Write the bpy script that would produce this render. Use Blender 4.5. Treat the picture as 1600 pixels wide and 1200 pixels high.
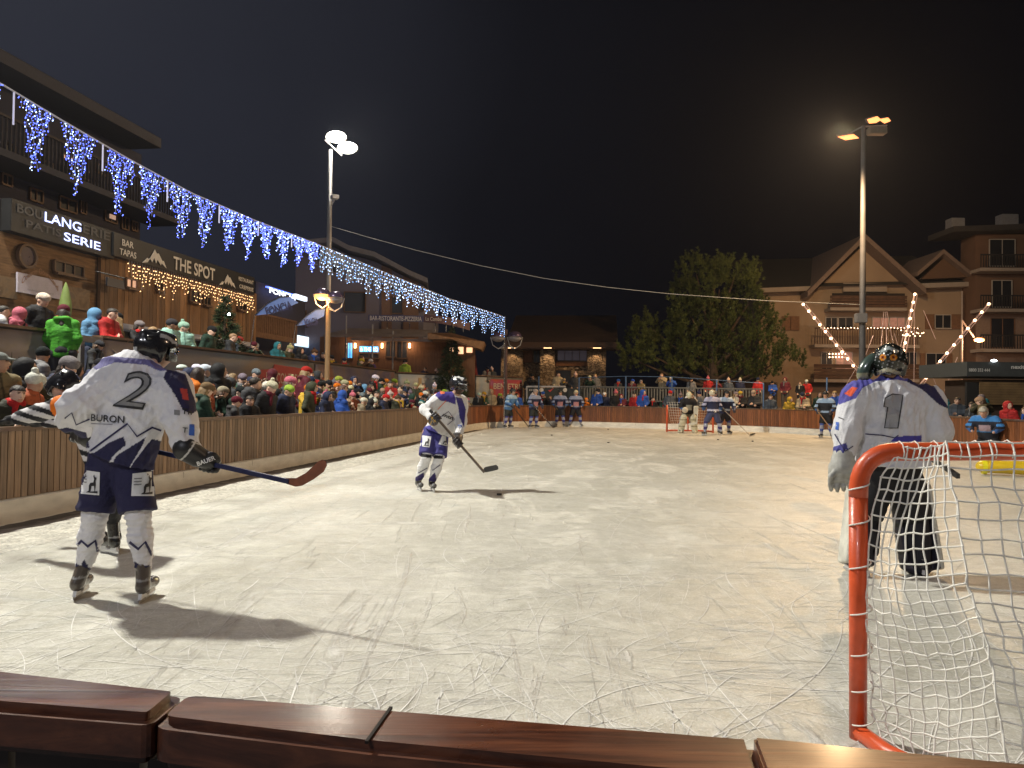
import bpy, bmesh, math, random
import numpy as np
from mathutils import Vector, Matrix
from mathutils.bvhtree import BVHTree
R = math.radians
for _o in list(bpy.data.objects): bpy.data.objects.remove(_o)
SC = bpy.context.scene
COL = SC.collection
# ---------------------------------------------------------------- camera
CAM = Vector((0, 0, 1.45)); FPX = 1200.0
_p = math.atan(20 / FPX); _a = R(0.7)
_f = Vector((0, math.cos(_p), math.sin(_p))); _u0 = Vector((0, -math.sin(_p), math.cos(_p))); _r0 = Vector((1, 0, 0))
CR = _r0 * math.cos(_a) + _u0 * math.sin(_a)
CU = -_r0 * math.sin(_a) + _u0 * math.cos(_a)
cd = bpy.data.cameras.new('camera'); cam = bpy.data.objects.new('camera', cd); COL.objects.link(cam)
cd.sensor_width = 36; cd.lens = 27.0; cd.clip_start = 0.05; cd.clip_end = 2000
m = Matrix((CR, CU, -_f)).transposed().to_4x4(); m.translation = CAM; cam.matrix_world = m
SC.camera = cam
def ray(px, py): return CR * ((px - 800) / FPX) + CU * (-(py - 600) / FPX) + _f
def at(px, py, D):
    d = ray(px, py); return CAM + d * (D / d.y)
def onz(px, py, z=0.0):
    d = ray(px, py); return CAM + d * ((z - CAM.z) / d.z)
def onpl(px, py, P, n):
    d = ray(px, py); return CAM + d * ((P - CAM).dot(n) / d.dot(n))
# ---------------------------------------------------------------- world: night sky with faint lit cloud
w = bpy.data.worlds.new('World'); SC.world = w; w.use_nodes = True
nt = w.node_tree; nt.nodes.clear(); L = nt.links.new
out = nt.nodes.new('ShaderNodeOutputWorld'); bg = nt.nodes.new('ShaderNodeBackground')
tc = nt.nodes.new('ShaderNodeTexCoord'); sep = nt.nodes.new('ShaderNodeSeparateXYZ'); L(tc.outputs['Generated'], sep.inputs[0])
mp = nt.nodes.new('ShaderNodeMapRange'); mp.inputs[1].default_value = 0.42; mp.inputs[2].default_value = -0.62; mp.interpolation_type = 'SMOOTHSTEP'
L(sep.outputs[0], mp.inputs[0])
ns = nt.nodes.new('ShaderNodeTexNoise'); ns.inputs['Scale'].default_value = 1.6; ns.inputs['Detail'].default_value = 4; L(tc.outputs['Generated'], ns.inputs['Vector'])
mul = nt.nodes.new('ShaderNodeMath'); mul.operation = 'MULTIPLY_ADD'; L(ns.outputs[0], mul.inputs[0]); mul.inputs[1].default_value = 0.5; mul.inputs[2].default_value = -0.25
add = nt.nodes.new('ShaderNodeMath'); add.operation = 'ADD'; add.use_clamp = True; L(mp.outputs[0], add.inputs[0]); L(mul.outputs[0], add.inputs[1])
cr = nt.nodes.new('ShaderNodeValToRGB'); L(add.outputs[0], cr.inputs[0])
cr.color_ramp.elements[0].color = (0.0007, 0.0008, 0.0018, 1); cr.color_ramp.elements[1].color = (0.0200, 0.0215, 0.0320, 1)
e = cr.color_ramp.elements.new(0.45); e.color = (0.0040, 0.0043, 0.0070, 1)
L(cr.outputs[0], bg.inputs[0]); bg.inputs[1].default_value = 1.0; L(bg.outputs[0], out.inputs[0])
# ---------------------------------------------------------------- exposure, engine
vs = SC.view_settings; vs.view_transform = 'Standard'; vs.look = 'None'; vs.exposure = 0.0; vs.gamma = 1.0
SC.render.engine = 'CYCLES'; cy = SC.cycles
cy.use_denoising = True; cy.max_bounces = 5; cy.diffuse_bounces = 3; cy.glossy_bounces = 3; cy.transmission_bounces = 3
cy.transparent_max_bounces = 8; cy.caustics_reflective = False; cy.caustics_refractive = False; cy.sample_clamp_indirect = 4
# ---------------------------------------------------------------- the lamps that stand round the rink, plus an added rear fill
LAMP_KEY = Vector((-11.4, 11.5, 14.8))       # floodlight mast just left of the frame
LAMP_LEFT = at(531, 222, 31.0)               # the mast in view on the left
LAMP_RIGHT = at(1330, 208, 33.0)             # sodium mast in view on the right
def spot(name, loc, target, power, color, angle=150, r=0.25, blend=0.6):
    l = bpy.data.lights.new(name, 'SPOT'); l.energy = power; l.color = color; l.spot_size = R(angle); l.spot_blend = blend; l.shadow_soft_size = r
    o = bpy.data.objects.new(name, l); COL.objects.link(o); o.location = loc
    o.rotation_euler = (Vector(target) - Vector(loc)).to_track_quat('-Z', 'Y').to_euler(); return o
spot('floodlight_or_added_fill', LAMP_KEY, (3, 12, 0), 20500, (1.0, 0.965, 0.845), 132, 0.42)
spot('floodlight_or_added_fill', LAMP_LEFT + Vector((0.3, -0.3, -0.25)), (6, 18, 0), 4200, (1.0, 0.92, 0.76), 150, 0.3)
spot('floodlight_or_added_fill', LAMP_RIGHT + Vector((-0.8, -0.9, -0.3)), (6, 27, 0), 8500, (1.0, 0.66, 0.34), 165, 0.3)
spot('floodlight_or_added_fill', LAMP_RIGHT + Vector((2.0, .6, -.2)), (14, 52, 8), 4300, (1.0, 0.64, 0.30), 125, 0.3)
spot('floodlight_or_added_fill', Vector((14.5, 4.0, 12.0)), (3, 6, 0), 1800, (1.0, 0.70, 0.46), 150, 0.5)
spot('floodlight_or_added_fill', Vector((-7.0, -8.0, 12.0)), (1, 8, 0), 3600, (0.92, 0.93, 1.0), 120, 0.7)  # added soft fill behind the camera, brightens the players' backs and net
# ================================================================ helpers
rnd = random.Random(7)
def tag(o, label=None, cat=None, group=None, kind=None):
    if label: o['label'] = label
    if cat: o['category'] = cat
    if group: o['group'] = group
    if kind: o['kind'] = kind
    return o
def empty(name, loc=(0, 0, 0), label=None, cat=None, group=None, rz=0.0, kind=None):
    o = bpy.data.objects.new(name, None); COL.objects.link(o); o.empty_display_size = 0.2
    o.location = loc; o.rotation_euler = (0, 0, rz); return tag(o, label, cat, group, kind)
def srgb(r, g, b): return tuple(((c / 255) / 12.92 if c / 255 <= .04045 else ((c / 255 + .055) / 1.055) ** 2.4) for c in (r, g, b))
MATS = {}
def M(name, color=(.5, .5, .5), rough=.6, metal=0.0, var=.12, scale=8.0, bump=0.0, bscale=40.0, emit=0.0, attr=False, objcol=False, spec=.5, stretch=None, sample=False, coat=0.0, alpha=None, ecol=None, trans=0.0):
    if name in MATS: return MATS[name]
    m = bpy.data.materials.new(name); m.use_nodes = True; nt = m.node_tree; N = nt.nodes; L = nt.links.new
    b = N['Principled BSDF']; b.inputs['Roughness'].default_value = rough; b.inputs['Metallic'].default_value = metal
    b.inputs['Specular IOR Level'].default_value = spec; b.inputs['Coat Weight'].default_value = coat
    if trans: b.inputs['Transmission Weight'].default_value = trans
    if alpha is not None: b.inputs['Alpha'].default_value = alpha
    tc = N.new('ShaderNodeTexCoord'); vec = tc.outputs['Object']
    if stretch:
        mpn = N.new('ShaderNodeMapping'); mpn.inputs['Scale'].default_value = stretch; L(vec, mpn.inputs[0]); vec = mpn.outputs[0]
    src = None
    if attr: a = N.new('ShaderNodeAttribute'); a.attribute_name = 'Col'; src = a.outputs['Color']
    if objcol:
        oi = N.new('ShaderNodeObjectInfo')
        if src:
            mx = N.new('ShaderNodeMix'); mx.data_type = 'RGBA'; mx.blend_type = 'MULTIPLY'; mx.inputs[0].default_value = 1; L(src, mx.inputs[6]); L(oi.outputs['Color'], mx.inputs[7]); src = mx.outputs[2]
        else: src = oi.outputs['Color']
    if var > 0:
        no = N.new('ShaderNodeTexNoise'); no.inputs['Scale'].default_value = scale; no.inputs['Detail'].default_value = 5; L(vec, no.inputs['Vector'])
        mr = N.new('ShaderNodeMapRange'); mr.inputs[1].default_value = .25; mr.inputs[2].default_value = .75; mr.inputs[3].default_value = 1 - var; mr.inputs[4].default_value = 1 + var * .6; L(no.outputs[0], mr.inputs[0])
        mx = N.new('ShaderNodeMix'); mx.data_type = 'RGBA'; mx.blend_type = 'MULTIPLY'; mx.inputs[0].default_value = 1; mx.clamp_result = False
        if src: L(src, mx.inputs[6])
        else: mx.inputs[6].default_value = (*color, 1)
        L(mr.outputs[0], mx.inputs[7]); src = mx.outputs[2]
        rr = N.new('ShaderNodeMapRange'); rr.inputs[3].default_value = max(.02, rough - .08); rr.inputs[4].default_value = min(1, rough + .08); L(no.outputs[0], rr.inputs[0]); L(rr.outputs[0], b.inputs['Roughness'])
    if src: L(src, b.inputs['Base Color'])
    else: b.inputs['Base Color'].default_value = (*color, 1)
    if bump > 0:
        n2 = N.new('ShaderNodeTexNoise'); n2.inputs['Scale'].default_value = bscale; n2.inputs['Detail'].default_value = 4; L(vec, n2.inputs['Vector'])
        bp = N.new('ShaderNodeBump'); bp.inputs['Strength'].default_value = bump; bp.inputs['Distance'].default_value = .02; L(n2.outputs[0], bp.inputs['Height']); L(bp.outputs[0], b.inputs['Normal'])
    if emit > 0:
        b.inputs['Emission Color'].default_value = (*(ecol or color), 1); b.inputs['Emission Strength'].default_value = emit
        if not sample: m.cycles.emission_sampling = 'NONE'
    MATS[name] = m; return m
class B:
    """collects shapes; build() links them as ONE mesh object"""
    def __init__(s): s.v = []; s.f = []; s.c = []; s.col = (1, 1, 1)
    def add(s, vs, fs):
        n = len(s.v); s.v += [tuple(x) for x in vs]; s.f += [tuple(i + n for i in f) for f in fs]; s.c += [s.col] * len(vs); return s
    def box(s, c, sz, rot=None):
        hx, hy, hz = sz[0] / 2, sz[1] / 2, sz[2] / 2; c = Vector(c)
        vs = [Vector((x, y, z)) for x in (-hx, hx) for y in (-hy, hy) for z in (-hz, hz)]
        if rot is not None:
            if isinstance(rot, (int, float)): rot = Matrix.Rotation(rot, 3, 'Z')
            vs = [rot @ v for v in vs]
        return s.add([c + v for v in vs], [(0, 1, 3, 2), (4, 6, 7, 5), (0, 4, 5, 1), (2, 3, 7, 6), (0, 2, 6, 4), (1, 5, 7, 3)])
    def beam(s, p0, p1, w, h, up=Vector((0, 0, 1))):
        p0, p1 = Vector(p0), Vector(p1); d = (p1 - p0).normalized(); sd = d.cross(up)
        if sd.length < 1e-4: sd = d.cross(Vector((1, 0, 0)))
        sd.normalize(); u = sd.cross(d)
        vs = [p + sd * a * w / 2 + u * b * h / 2 for p in (p0, p1) for a, b in ((-1, -1), (1, -1), (1, 1), (-1, 1))]
        return s.add(vs, [(3, 2, 1, 0), (4, 5, 6, 7), (0, 1, 5, 4), (1, 2, 6, 5), (2, 3, 7, 6), (3, 0, 4, 7)])
    def tube(s, pts, r, seg=8, cap=True):
        pts = [Vector(p) for p in pts]; n = len(pts); rs = r if isinstance(r, (list, tuple)) else [r] * n
        t0 = (pts[1] - pts[0]).normalized(); a = t0.cross(Vector((0, 0, 1)))
        if a.length < 1e-3: a = t0.cross(Vector((1, 0, 0)))
        a.normalize(); vs = []
        for i, p in enumerate(pts):
            t = (pts[min(i + 1, n - 1)] - pts[max(i - 1, 0)]).normalized()
            a = (a - t * a.dot(t)).normalized(); b = t.cross(a)
            vs += [p + (a * math.cos(6.28318 * k / seg) + b * math.sin(6.28318 * k / seg)) * rs[i] for k in range(seg)]
        fs = [(i * seg + k, i * seg + (k + 1) % seg, (i + 1) * seg + (k + 1) % seg, (i + 1) * seg + k) for i in range(n - 1) for k in range(seg)]
        if cap: fs += [tuple(range(seg))[::-1], tuple((n - 1) * seg + k for k in range(seg))]
        return s.add(vs, fs)
    def lathe(s, c, prof, seg=20, axis=None):
        c = Vector(c); q = Vector((0, 0, 1)).rotation_difference(Vector(axis)).to_matrix() if axis is not None else Matrix.Identity(3)
        vs = [c + q @ Vector((r * math.cos(6.28318 * k / seg), r * math.sin(6.28318 * k / seg), z)) for r, z in prof for k in range(seg)]
        n = len(prof); fs = [(i * seg + k, i * seg + (k + 1) % seg, (i + 1) * seg + (k + 1) % seg, (i + 1) * seg + k) for i in range(n - 1) for k in range(seg)]
        fs += [tuple(range(seg))[::-1], tuple((n - 1) * seg + k for k in range(seg))]
        return s.add(vs, fs)
    def prism(s, poly, off):
        """poly: points in a plane; off: extrusion vector"""
        poly = [Vector(p) for p in poly]; n = len(poly); off = Vector(off)
        return s.add(poly + [p + off for p in poly], [tuple(range(n))[::-1], tuple(range(n, 2 * n))] + [(i, (i + 1) % n, n + (i + 1) % n, n + i) for i in range(n)])
    def ball(s, c, r, seg=8, rings=6):
        c = Vector(c); r = (r, r, r) if isinstance(r, (int, float)) else r
        vs = [c + Vector((0, 0, r[2]))]
        for i in range(1, rings):
            a = math.pi * i / rings
            vs += [c + Vector((r[0] * math.sin(a) * math.cos(6.28318 * k / seg), r[1] * math.sin(a) * math.sin(6.28318 * k / seg), r[2] * math.cos(a))) for k in range(seg)]
        vs.append(c - Vector((0, 0, r[2]))); e = len(vs) - 1
        fs = [(0, 1 + k, 1 + (k + 1) % seg) for k in range(seg)]
        for i in range(rings - 2): fs += [(1 + i * seg + k, 1 + (i + 1) * seg + k, 1 + (i + 1) * seg + (k + 1) % seg, 1 + i * seg + (k + 1) % seg) for k in range(seg)]
        b = 1 + (rings - 2) * seg; fs += [(b + k, e, b + (k + 1) % seg) for k in range(seg)]
        return s.add(vs, fs)
    def build(s, name, mat, parent=None, smooth=False, bevel=0.0, loc=None):
        return mk(name, s.v, s.f, mat, parent, smooth, s.c, bevel, loc)
def mk(name, v, f, mat, parent=None, smooth=False, cols=None, bevel=0.0, loc=None):
    me = bpy.data.meshes.new(name)
    if loc is not None: v = [(p[0] - loc[0], p[1] - loc[1], p[2] - loc[2]) for p in v]
    me.from_pydata([tuple(p) for p in v] if not isinstance(v, np.ndarray) else v.tolist(), [], f if not isinstance(f, np.ndarray) else f.tolist()); 
    if mat: me.materials.append(mat)
    if cols is not None and len(cols) == len(me.vertices):
        at_ = me.color_attributes.new('Col', 'FLOAT_COLOR', 'POINT'); ca = np.ones((len(me.vertices), 4), np.float32); ca[:, :3] = np.array(cols, np.float32)[:, :3]; at_.data.foreach_set('color', ca.ravel())
    if bevel > 0:
        bm = bmesh.new(); bm.from_mesh(me); bmesh.ops.recalc_face_normals(bm, faces=bm.faces)
        bmesh.ops.bevel(bm, geom=[e for e in bm.edges if len(e.link_faces) == 2 and e.calc_face_angle(0) > .6], offset=bevel, segments=2, affect='EDGES', clamp_overlap=True); bm.to_mesh(me); bm.free()
    if smooth: me.polygons.foreach_set('use_smooth', [True] * len(me.polygons))
    me.update(); o = bpy.data.objects.new(name, me); COL.objects.link(o)
    if parent: o.parent = parent
    if loc is not None: o.location = loc
    return o
def copy_tree(o, parent=None):
    c = o.copy(); COL.objects.link(c)
    if parent: c.parent = parent
    for ch in list(o.children): copy_tree(ch, c)
    return c
# ---------------------------------------------------------------- text and wrapped marks
def text_geo(s, size=1.0, bold=0.0):
    cu = bpy.data.curves.new('t', 'FONT'); cu.body = s; cu.size = size; cu.align_x = 'CENTER'; cu.align_y = 'CENTER'; cu.resolution_u = 3; cu.offset = bold
    o = bpy.data.objects.new('t', cu); COL.objects.link(o); bpy.context.view_layer.update()
    me = bpy.data.meshes.new_from_object(o.evaluated_get(bpy.context.evaluated_depsgraph_get()))
    v = np.array([x.co[:] for x in me.vertices]) if len(me.vertices) else np.zeros((0, 3)); f = [tuple(p.vertices) for p in me.polygons]
    bpy.data.objects.remove(o); bpy.data.curves.remove(cu); bpy.data.meshes.remove(me); return v, f
def text(s, c, xa, ya, height, width=None, name='lettering', mat=None, parent=None, depth=0.006, bold=0.0, bend=None):
    """lettering in the plane (xa, ya) centred at c, as thin raised letters"""
    v, f = text_geo(s, 1.0, bold); xa = Vector(xa).normalized(); ya = Vector(ya).normalized(); n = xa.cross(ya)
    w0 = v[:, 0].max() - v[:, 0].min(); h0 = v[:, 1].max() - v[:, 1].min(); cx = (v[:, 0].max() + v[:, 0].min()) / 2; cyy = (v[:, 1].max() + v[:, 1].min()) / 2
    sy = height / h0; sx = (width / w0) if width else sy
    P = []
    for x, y, z in v:
        u, t = (x - cx) * sx, (y - cyy) * sy
        if bend: t += bend * (1 - (2 * u / (w0 * sx)) ** 2)
        P.append(Vector(c) + xa * u + ya * t + n * depth)
    return mk(name, P, f, mat, parent)
def wrap_marks(name, v, f, c, xa, ya, target, mat, parent, off=.004, cell=.03, col=None):
    """lay a flat drawing (2-D verts, faces) on a curved surface"""
    me = bpy.data.meshes.new(name); me.from_pydata([(p[0], p[1], 0) for p in v], [], f); bm = bmesh.new(); bm.from_mesh(me)
    xs = [p[0] for p in v]; ys = [p[1] for p in v]
    for ax, lo, hi in ((0, min(xs), max(xs)), (1, min(ys), max(ys))):
        k = lo + cell
        while k < hi:
            co = (k, 0, 0) if ax == 0 else (0, k, 0); no = (1, 0, 0) if ax == 0 else (0, 1, 0)
            bmesh.ops.bisect_plane(bm, geom=bm.verts[:] + bm.edges[:] + bm.faces[:], plane_co=co, plane_no=no); k += cell
    bmesh.ops.triangulate(bm, faces=bm.faces[:])
    xa = Vector(xa).normalized(); ya = Vector(ya).normalized(); n = xa.cross(ya); dead = []
    for q in bm.verts:
        p = Vector(c) + xa * q.co.x + ya * q.co.y; hit = target.ray_cast(p + n * .6, -n, 1.2)
        if hit[0] is None: dead.append(q); continue
        q.co = hit[0] + n * off
    bmesh.ops.delete(bm, geom=dead, context='VERTS'); bm.to_mesh(me); bm.free(); me.materials.append(mat)
    me.polygons.foreach_set('use_smooth', [True] * len(me.polygons))
    o = bpy.data.objects.new(name, me); COL.objects.link(o); o.parent = parent; return o
def strip2d(pts, w):
    """polyline to flat strip quads"""
    V = []; F = []; pts = [Vector(p) for p in pts]
    for i, p in enumerate(pts):
        a = pts[max(i - 1, 0)]; b = pts[min(i + 1, len(pts) - 1)]; t = (b - a).normalized(); nn = Vector((-t.y, t.x)) * w / 2
        V += [(p + nn)[:], (p - nn)[:]]
        if i: F.append((2 * i - 2, 2 * i - 1, 2 * i + 1, 2 * i))
    return V, F
# ---------------------------------------------------------------- distance-field modelling: one continuous skin per body or garment
class S:
    def __init__(s, vox=.012): s.p = []; s.vox = vox
    def cone(s, a, b, r0, r1, k=.03, sq=None, sub=False):
        """round cone a->b; sq=(axis, factor) flattens the section along axis"""
        s.p.append(('c', np.array(a, float), np.array(b, float), r0, r1, k, sq, sub)); return s
    def ell(s, c, r, k=.02, rot=None, sub=False):
        s.p.append(('e', np.array(c, float), np.array(r, float), rot, k, sub)); return s
    def box(s, c, h, rd=.01, k=.01, rot=None, sub=False):
        s.p.append(('b', np.array(c, float), np.array(h, float), rot, rd, k, sub)); return s
    def mesh(s):
        lo = np.full(3, 1e9); hi = -lo; bbs = []
        for p in s.p:
            if p[0] == 'c': r = max(p[3], p[4]) * 1.1 + .02; a = np.minimum(p[1], p[2]) - r; b = np.maximum(p[1], p[2]) + r
            else: r = float(np.linalg.norm(p[2])) * (1 if p[0] == 'b' else 0) + (float(max(p[2])) if p[0] == 'e' else 0) + .02; a = p[1] - r; b = p[1] + r
            bbs.append((a, b))
            if not p[-1]: lo = np.minimum(lo, a); hi = np.maximum(hi, b)
        h = s.vox; n = np.ceil((hi - lo) / h).astype(int) + 3; F = np.full(n, .5, np.float32); org = lo - h
        for p, (a, b) in zip(s.p, bbs):
            mg = .05
            i0 = np.maximum(((a - mg - org) / h).astype(int), 0); i1 = np.minimum(((b + mg - org) / h).astype(int) + 2, n)
            if np.any(i1 <= i0): continue
            X, Y, Z = np.meshgrid(*[org[d] + h * np.arange(i0[d], i1[d]) for d in range(3)], indexing='ij'); P = np.stack([X, Y, Z], -1)
            if p[0] == 'c':
                _, A, Bq, r0, r1, k, sq, sub = p; Q = P - A; ba = Bq - A
                if sq is not None:
                    ax = np.array(sq[0], float); ax /= np.linalg.norm(ax); g = 1 / sq[1] - 1
                    Q = Q + ax * ((Q @ ax) * g)[..., None]; ba = ba + ax * ((ba @ ax) * g)
                t = np.clip((Q @ ba) / max(ba @ ba, 1e-9), 0, 1); d = np.linalg.norm(Q - t[..., None] * ba, axis=-1) - (r0 + (r1 - r0) * t)
                if sq is not None: d = d * (.5 + .5 * sq[1])
            elif p[0] == 'e':
                _, C, r, rot, k, sub = p; Q = P - C
                if rot is not None: Q = Q @ np.array(rot)
                k0 = np.linalg.norm(Q / r, axis=-1); k1 = np.linalg.norm(Q / (r * r), axis=-1); d = k0 * (k0 - 1) / np.maximum(k1, 1e-6)
            else:
                _, C, hh, rot, rd, k, sub = p; Q = P - C
                if rot is not None: Q = Q @ np.array(rot)
                q = np.abs(Q) - (hh - rd); d = np.linalg.norm(np.maximum(q, 0), axis=-1) + np.minimum(q.max(-1), 0) - rd
            sl = tuple(slice(i0[d_], i1[d_]) for d_ in range(3)); f = F[sl]
            if sub:
                hk = np.clip(.5 - .5 * (f + d) / max(k, 1e-4), 0, 1); F[sl] = f * (1 - hk) + (-d) * hk + k * hk * (1 - hk)
            else:
                hk = np.clip(.5 + .5 * (f - d) / max(k, 1e-4), 0, 1); F[sl] = f * (1 - hk) + d * hk - k * hk * (1 - hk)
        F[0] = F[-1] = .5; F[:, 0] = F[:, -1] = .5; F[:, :, 0] = F[:, :, -1] = .5
        return surfnet(F, org, h)
def surfnet(F, org, h):
    s = F < 0; c = s[:-1, :-1, :-1].astype(np.int8)
    tot = sum(s[i:s.shape[0] - 1 + i, j:s.shape[1] - 1 + j, k:s.shape[2] - 1 + k].astype(np.int8) for i in (0, 1) for j in (0, 1) for k in (0, 1))
    act = (tot > 0) & (tot < 8); idx = np.full(act.shape, -1, np.int64); ii = np.argwhere(act); idx[act] = np.arange(len(ii))
    acc = np.zeros((len(ii), 3)); cnt = np.zeros(len(ii)); cs = [(i, j, k) for i in (0, 1) for j in (0, 1) for k in (0, 1)]
    fv = {c_: F[ii[:, 0] + c_[0], ii[:, 1] + c_[1], ii[:, 2] + c_[2]] for c_ in cs}
    for a in cs:
        for d in range(3):
            if a[d]: continue
            b = list(a); b[d] = 1; b = tuple(b); fa, fb = fv[a], fv[b]; mk_ = (fa < 0) != (fb < 0); t = np.where(mk_, fa / np.where(mk_, fa - fb, 1), 0)
            pt = np.tile(np.array(a, float), (len(ii), 1)); pt[:, d] += t; acc[mk_] += pt[mk_]; cnt += mk_
    V = org + h * (ii + acc / np.maximum(cnt, 1)[:, None]); Q = []
    for d in range(3):
        e1, e2 = [x for x in range(3) if x != d]; sl0 = [slice(None)] * 3; sl1 = [slice(None)] * 3; sl0[d] = slice(0, -1); sl1[d] = slice(1, None)
        A = s[tuple(sl0)]; Bq = s[tuple(sl1)]; ch = np.argwhere(A != Bq); ok = (ch[:, e1] > 0) & (ch[:, e2] > 0) & (ch[:, e1] < F.shape[e1] - 1) & (ch[:, e2] < F.shape[e2] - 1); ch = ch[ok]
        def g(o1, o2):
            q = ch.copy(); q[:, e1] -= o1; q[:, e2] -= o2; return idx[q[:, 0], q[:, 1], q[:, 2]]
        q = np.stack([g(1, 1), g(0, 1), g(0, 0), g(1, 0)], 1); inside = A[ch[:, 0], ch[:, 1], ch[:, 2]]
        flip = inside if d != 1 else ~inside
        q[~flip] = q[~flip][:, ::-1]; Q.append(q)
    Q = np.concatenate(Q); Q = Q[(Q >= 0).all(1)]; return V, Q
def normals(V, Q):
    n = np.cross(V[Q[:, 2]] - V[Q[:, 0]], V[Q[:, 3]] - V[Q[:, 1]]); N = np.zeros_like(V)
    for i in range(4): np.add.at(N, Q[:, i], n)
    return N / np.maximum(np.linalg.norm(N, axis=1), 1e-9)[:, None]
def relax(V, Q, it=2):
    for _ in range(it):
        A = np.zeros_like(V); c = np.zeros(len(V))
        for i in range(4):
            for j in (1, 3): np.add.at(A, Q[:, i], V[Q[:, (i + j) % 4]]); np.add.at(c, Q[:, i], 1)
        V = V * .4 + .6 * A / np.maximum(c, 1)[:, None]
    return V
def folds(V, Q, amp=.008, lam=.12, seed=0, d=None):
    """cloth folds: ridged warped waves pushed along the normal"""
    rs = np.random.RandomState(seed); N = normals(V, Q); W = np.zeros(len(V))
    for k in range(4):
        a = rs.normal(size=3); a[2] *= .5
        if d is not None and k < 2: a = np.array(d, float) + rs.normal(size=3) * .25
        a /= np.linalg.norm(a); b = rs.normal(size=3) * 6; wv = np.sin(V @ b + rs.rand() * 6) * 1.6 + np.sin(V @ (rs.normal(size=3) * 13)) * .7
        x = np.sin((V @ a) * 6.283 / (lam * (1, .8, .6, .45)[k]) + wv); msk = .5 + .5 * np.sin(V @ (rs.normal(size=3) * 9) + rs.rand() * 6)
        W += (1 - 2 * np.abs(x) ** .7) * msk * (1, .7, .45, .3)[k]
    return V + N * (W * amp)[:, None]
def sdf_obj(name, s, mat, parent, fold=None, colf=None, it=1, loc=None):
    V, Q = s.mesh()
    if fold: V = folds(V, Q, *fold)
    V = relax(V, Q, it); cols = colf(V) if colf else None
    o = mk(name, V, Q, mat, parent, True, cols); return o, V, Q
def bvh(V, Q): return BVHTree.FromPolygons([Vector(p) for p in V], Q.tolist())
def inpoly(X, Y, poly):
    ins = np.zeros(len(X), bool); n = len(poly)
    for i in range(n):
        x1, y1 = poly[i]; x2, y2 = poly[(i + 1) % n]
        c = ((y1 > Y) != (y2 > Y)) & (X < (x2 - x1) * (Y - y1) / ((y2 - y1) if y2 != y1 else 1e-9) + x1); ins ^= c
    return ins
def lerp(a, b, t): return a + (b - a) * t
def V3(x): return Vector(x)
# ================================================================ ground, ice, rink boards
def ground_mat():
    m = M('packed_snow_ground', (.10, .10, .11), .8, var=.35, scale=.5, bump=.5, bscale=6); return m
g = B(); g.add([(-300, -60, -.03), (300, -60, -.03), (300, 500, -.03), (-300, 500, -.03)], [(0, 1, 2, 3)])
tag(g.build('ground', ground_mat()), kind='structure')
BP = [(-3.6, 1.536), (-4.9, 2.1), (-5.75, 3.4), (-5.95, 5.2), (-5.5, 8.2), (-4.55, 14.5), (-3.5, 21.2), (-1.95, 31.0), (-1.1, 35.2), (.7, 37.3), (3.1, 38.1), (7.0, 36.6), (11.2, 34.4), (12.9, 31.6), (13.2, 28.5), (12.5, 21), (12.2, 18.8), (12.0, 10), (11.8, 2.5), (10.9, -.2), (9.4, -1.15), (7.2, -.72)]
def catmull(P, step=.1, z=0):
    P = [Vector((*p, z)) for p in P]; o = []
    for i in range(len(P) - 1):
        a = P[max(i - 1, 0)]; b = P[i]; c = P[i + 1]; d = P[min(i + 2, len(P) - 1)]; n = max(2, int((c - b).length / step))
        for k in range(n):
            t = k / n; o.append(.5 * ((2 * b) + (c - a) * t + (2 * a - 5 * b + 4 * c - d) * t * t + (3 * b - a - 3 * c + d) * t ** 3))
    o.append(P[-1]); return o
CL = catmull(BP)                                        # centre line of the boards, inner face
def resample(pts, step):
    o = [pts[0]]; acc = 0
    for a, b in zip(pts, pts[1:]):
        l = (b - a).length
        while acc + l >= step:
            t = (step - acc) / l; a = a.lerp(b, t); o.append(a.copy()); l = (b - a).length; acc = 0
        acc += l
    return o
PL = resample(CL, .098)
def nrm(pts, i):
    t = pts[min(i + 1, len(pts) - 1)] - pts[max(i - 1, 0)]; t.normalize(); return Vector((-t.y, t.x, 0))   # outward (left of travel, away from ice) for this clockwise loop
BH = 1.055
def ring_strip(b, pts, o0, z0, o1, z1):
    """wall of quads between offset/height pairs along the line"""
    A = [pts[i] + nrm(pts, i) * o0 for i in range(len(pts))]; C = [pts[i] + nrm(pts, i) * o1 for i in range(len(pts))]
    n = len(pts); vs = [Vector((p.x, p.y, z0)) for p in A] + [Vector((p.x, p.y, z1)) for p in C]
    b.add(vs, [(i, i + 1, n + i + 1, n + i) for i in range(n - 1)])
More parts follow.
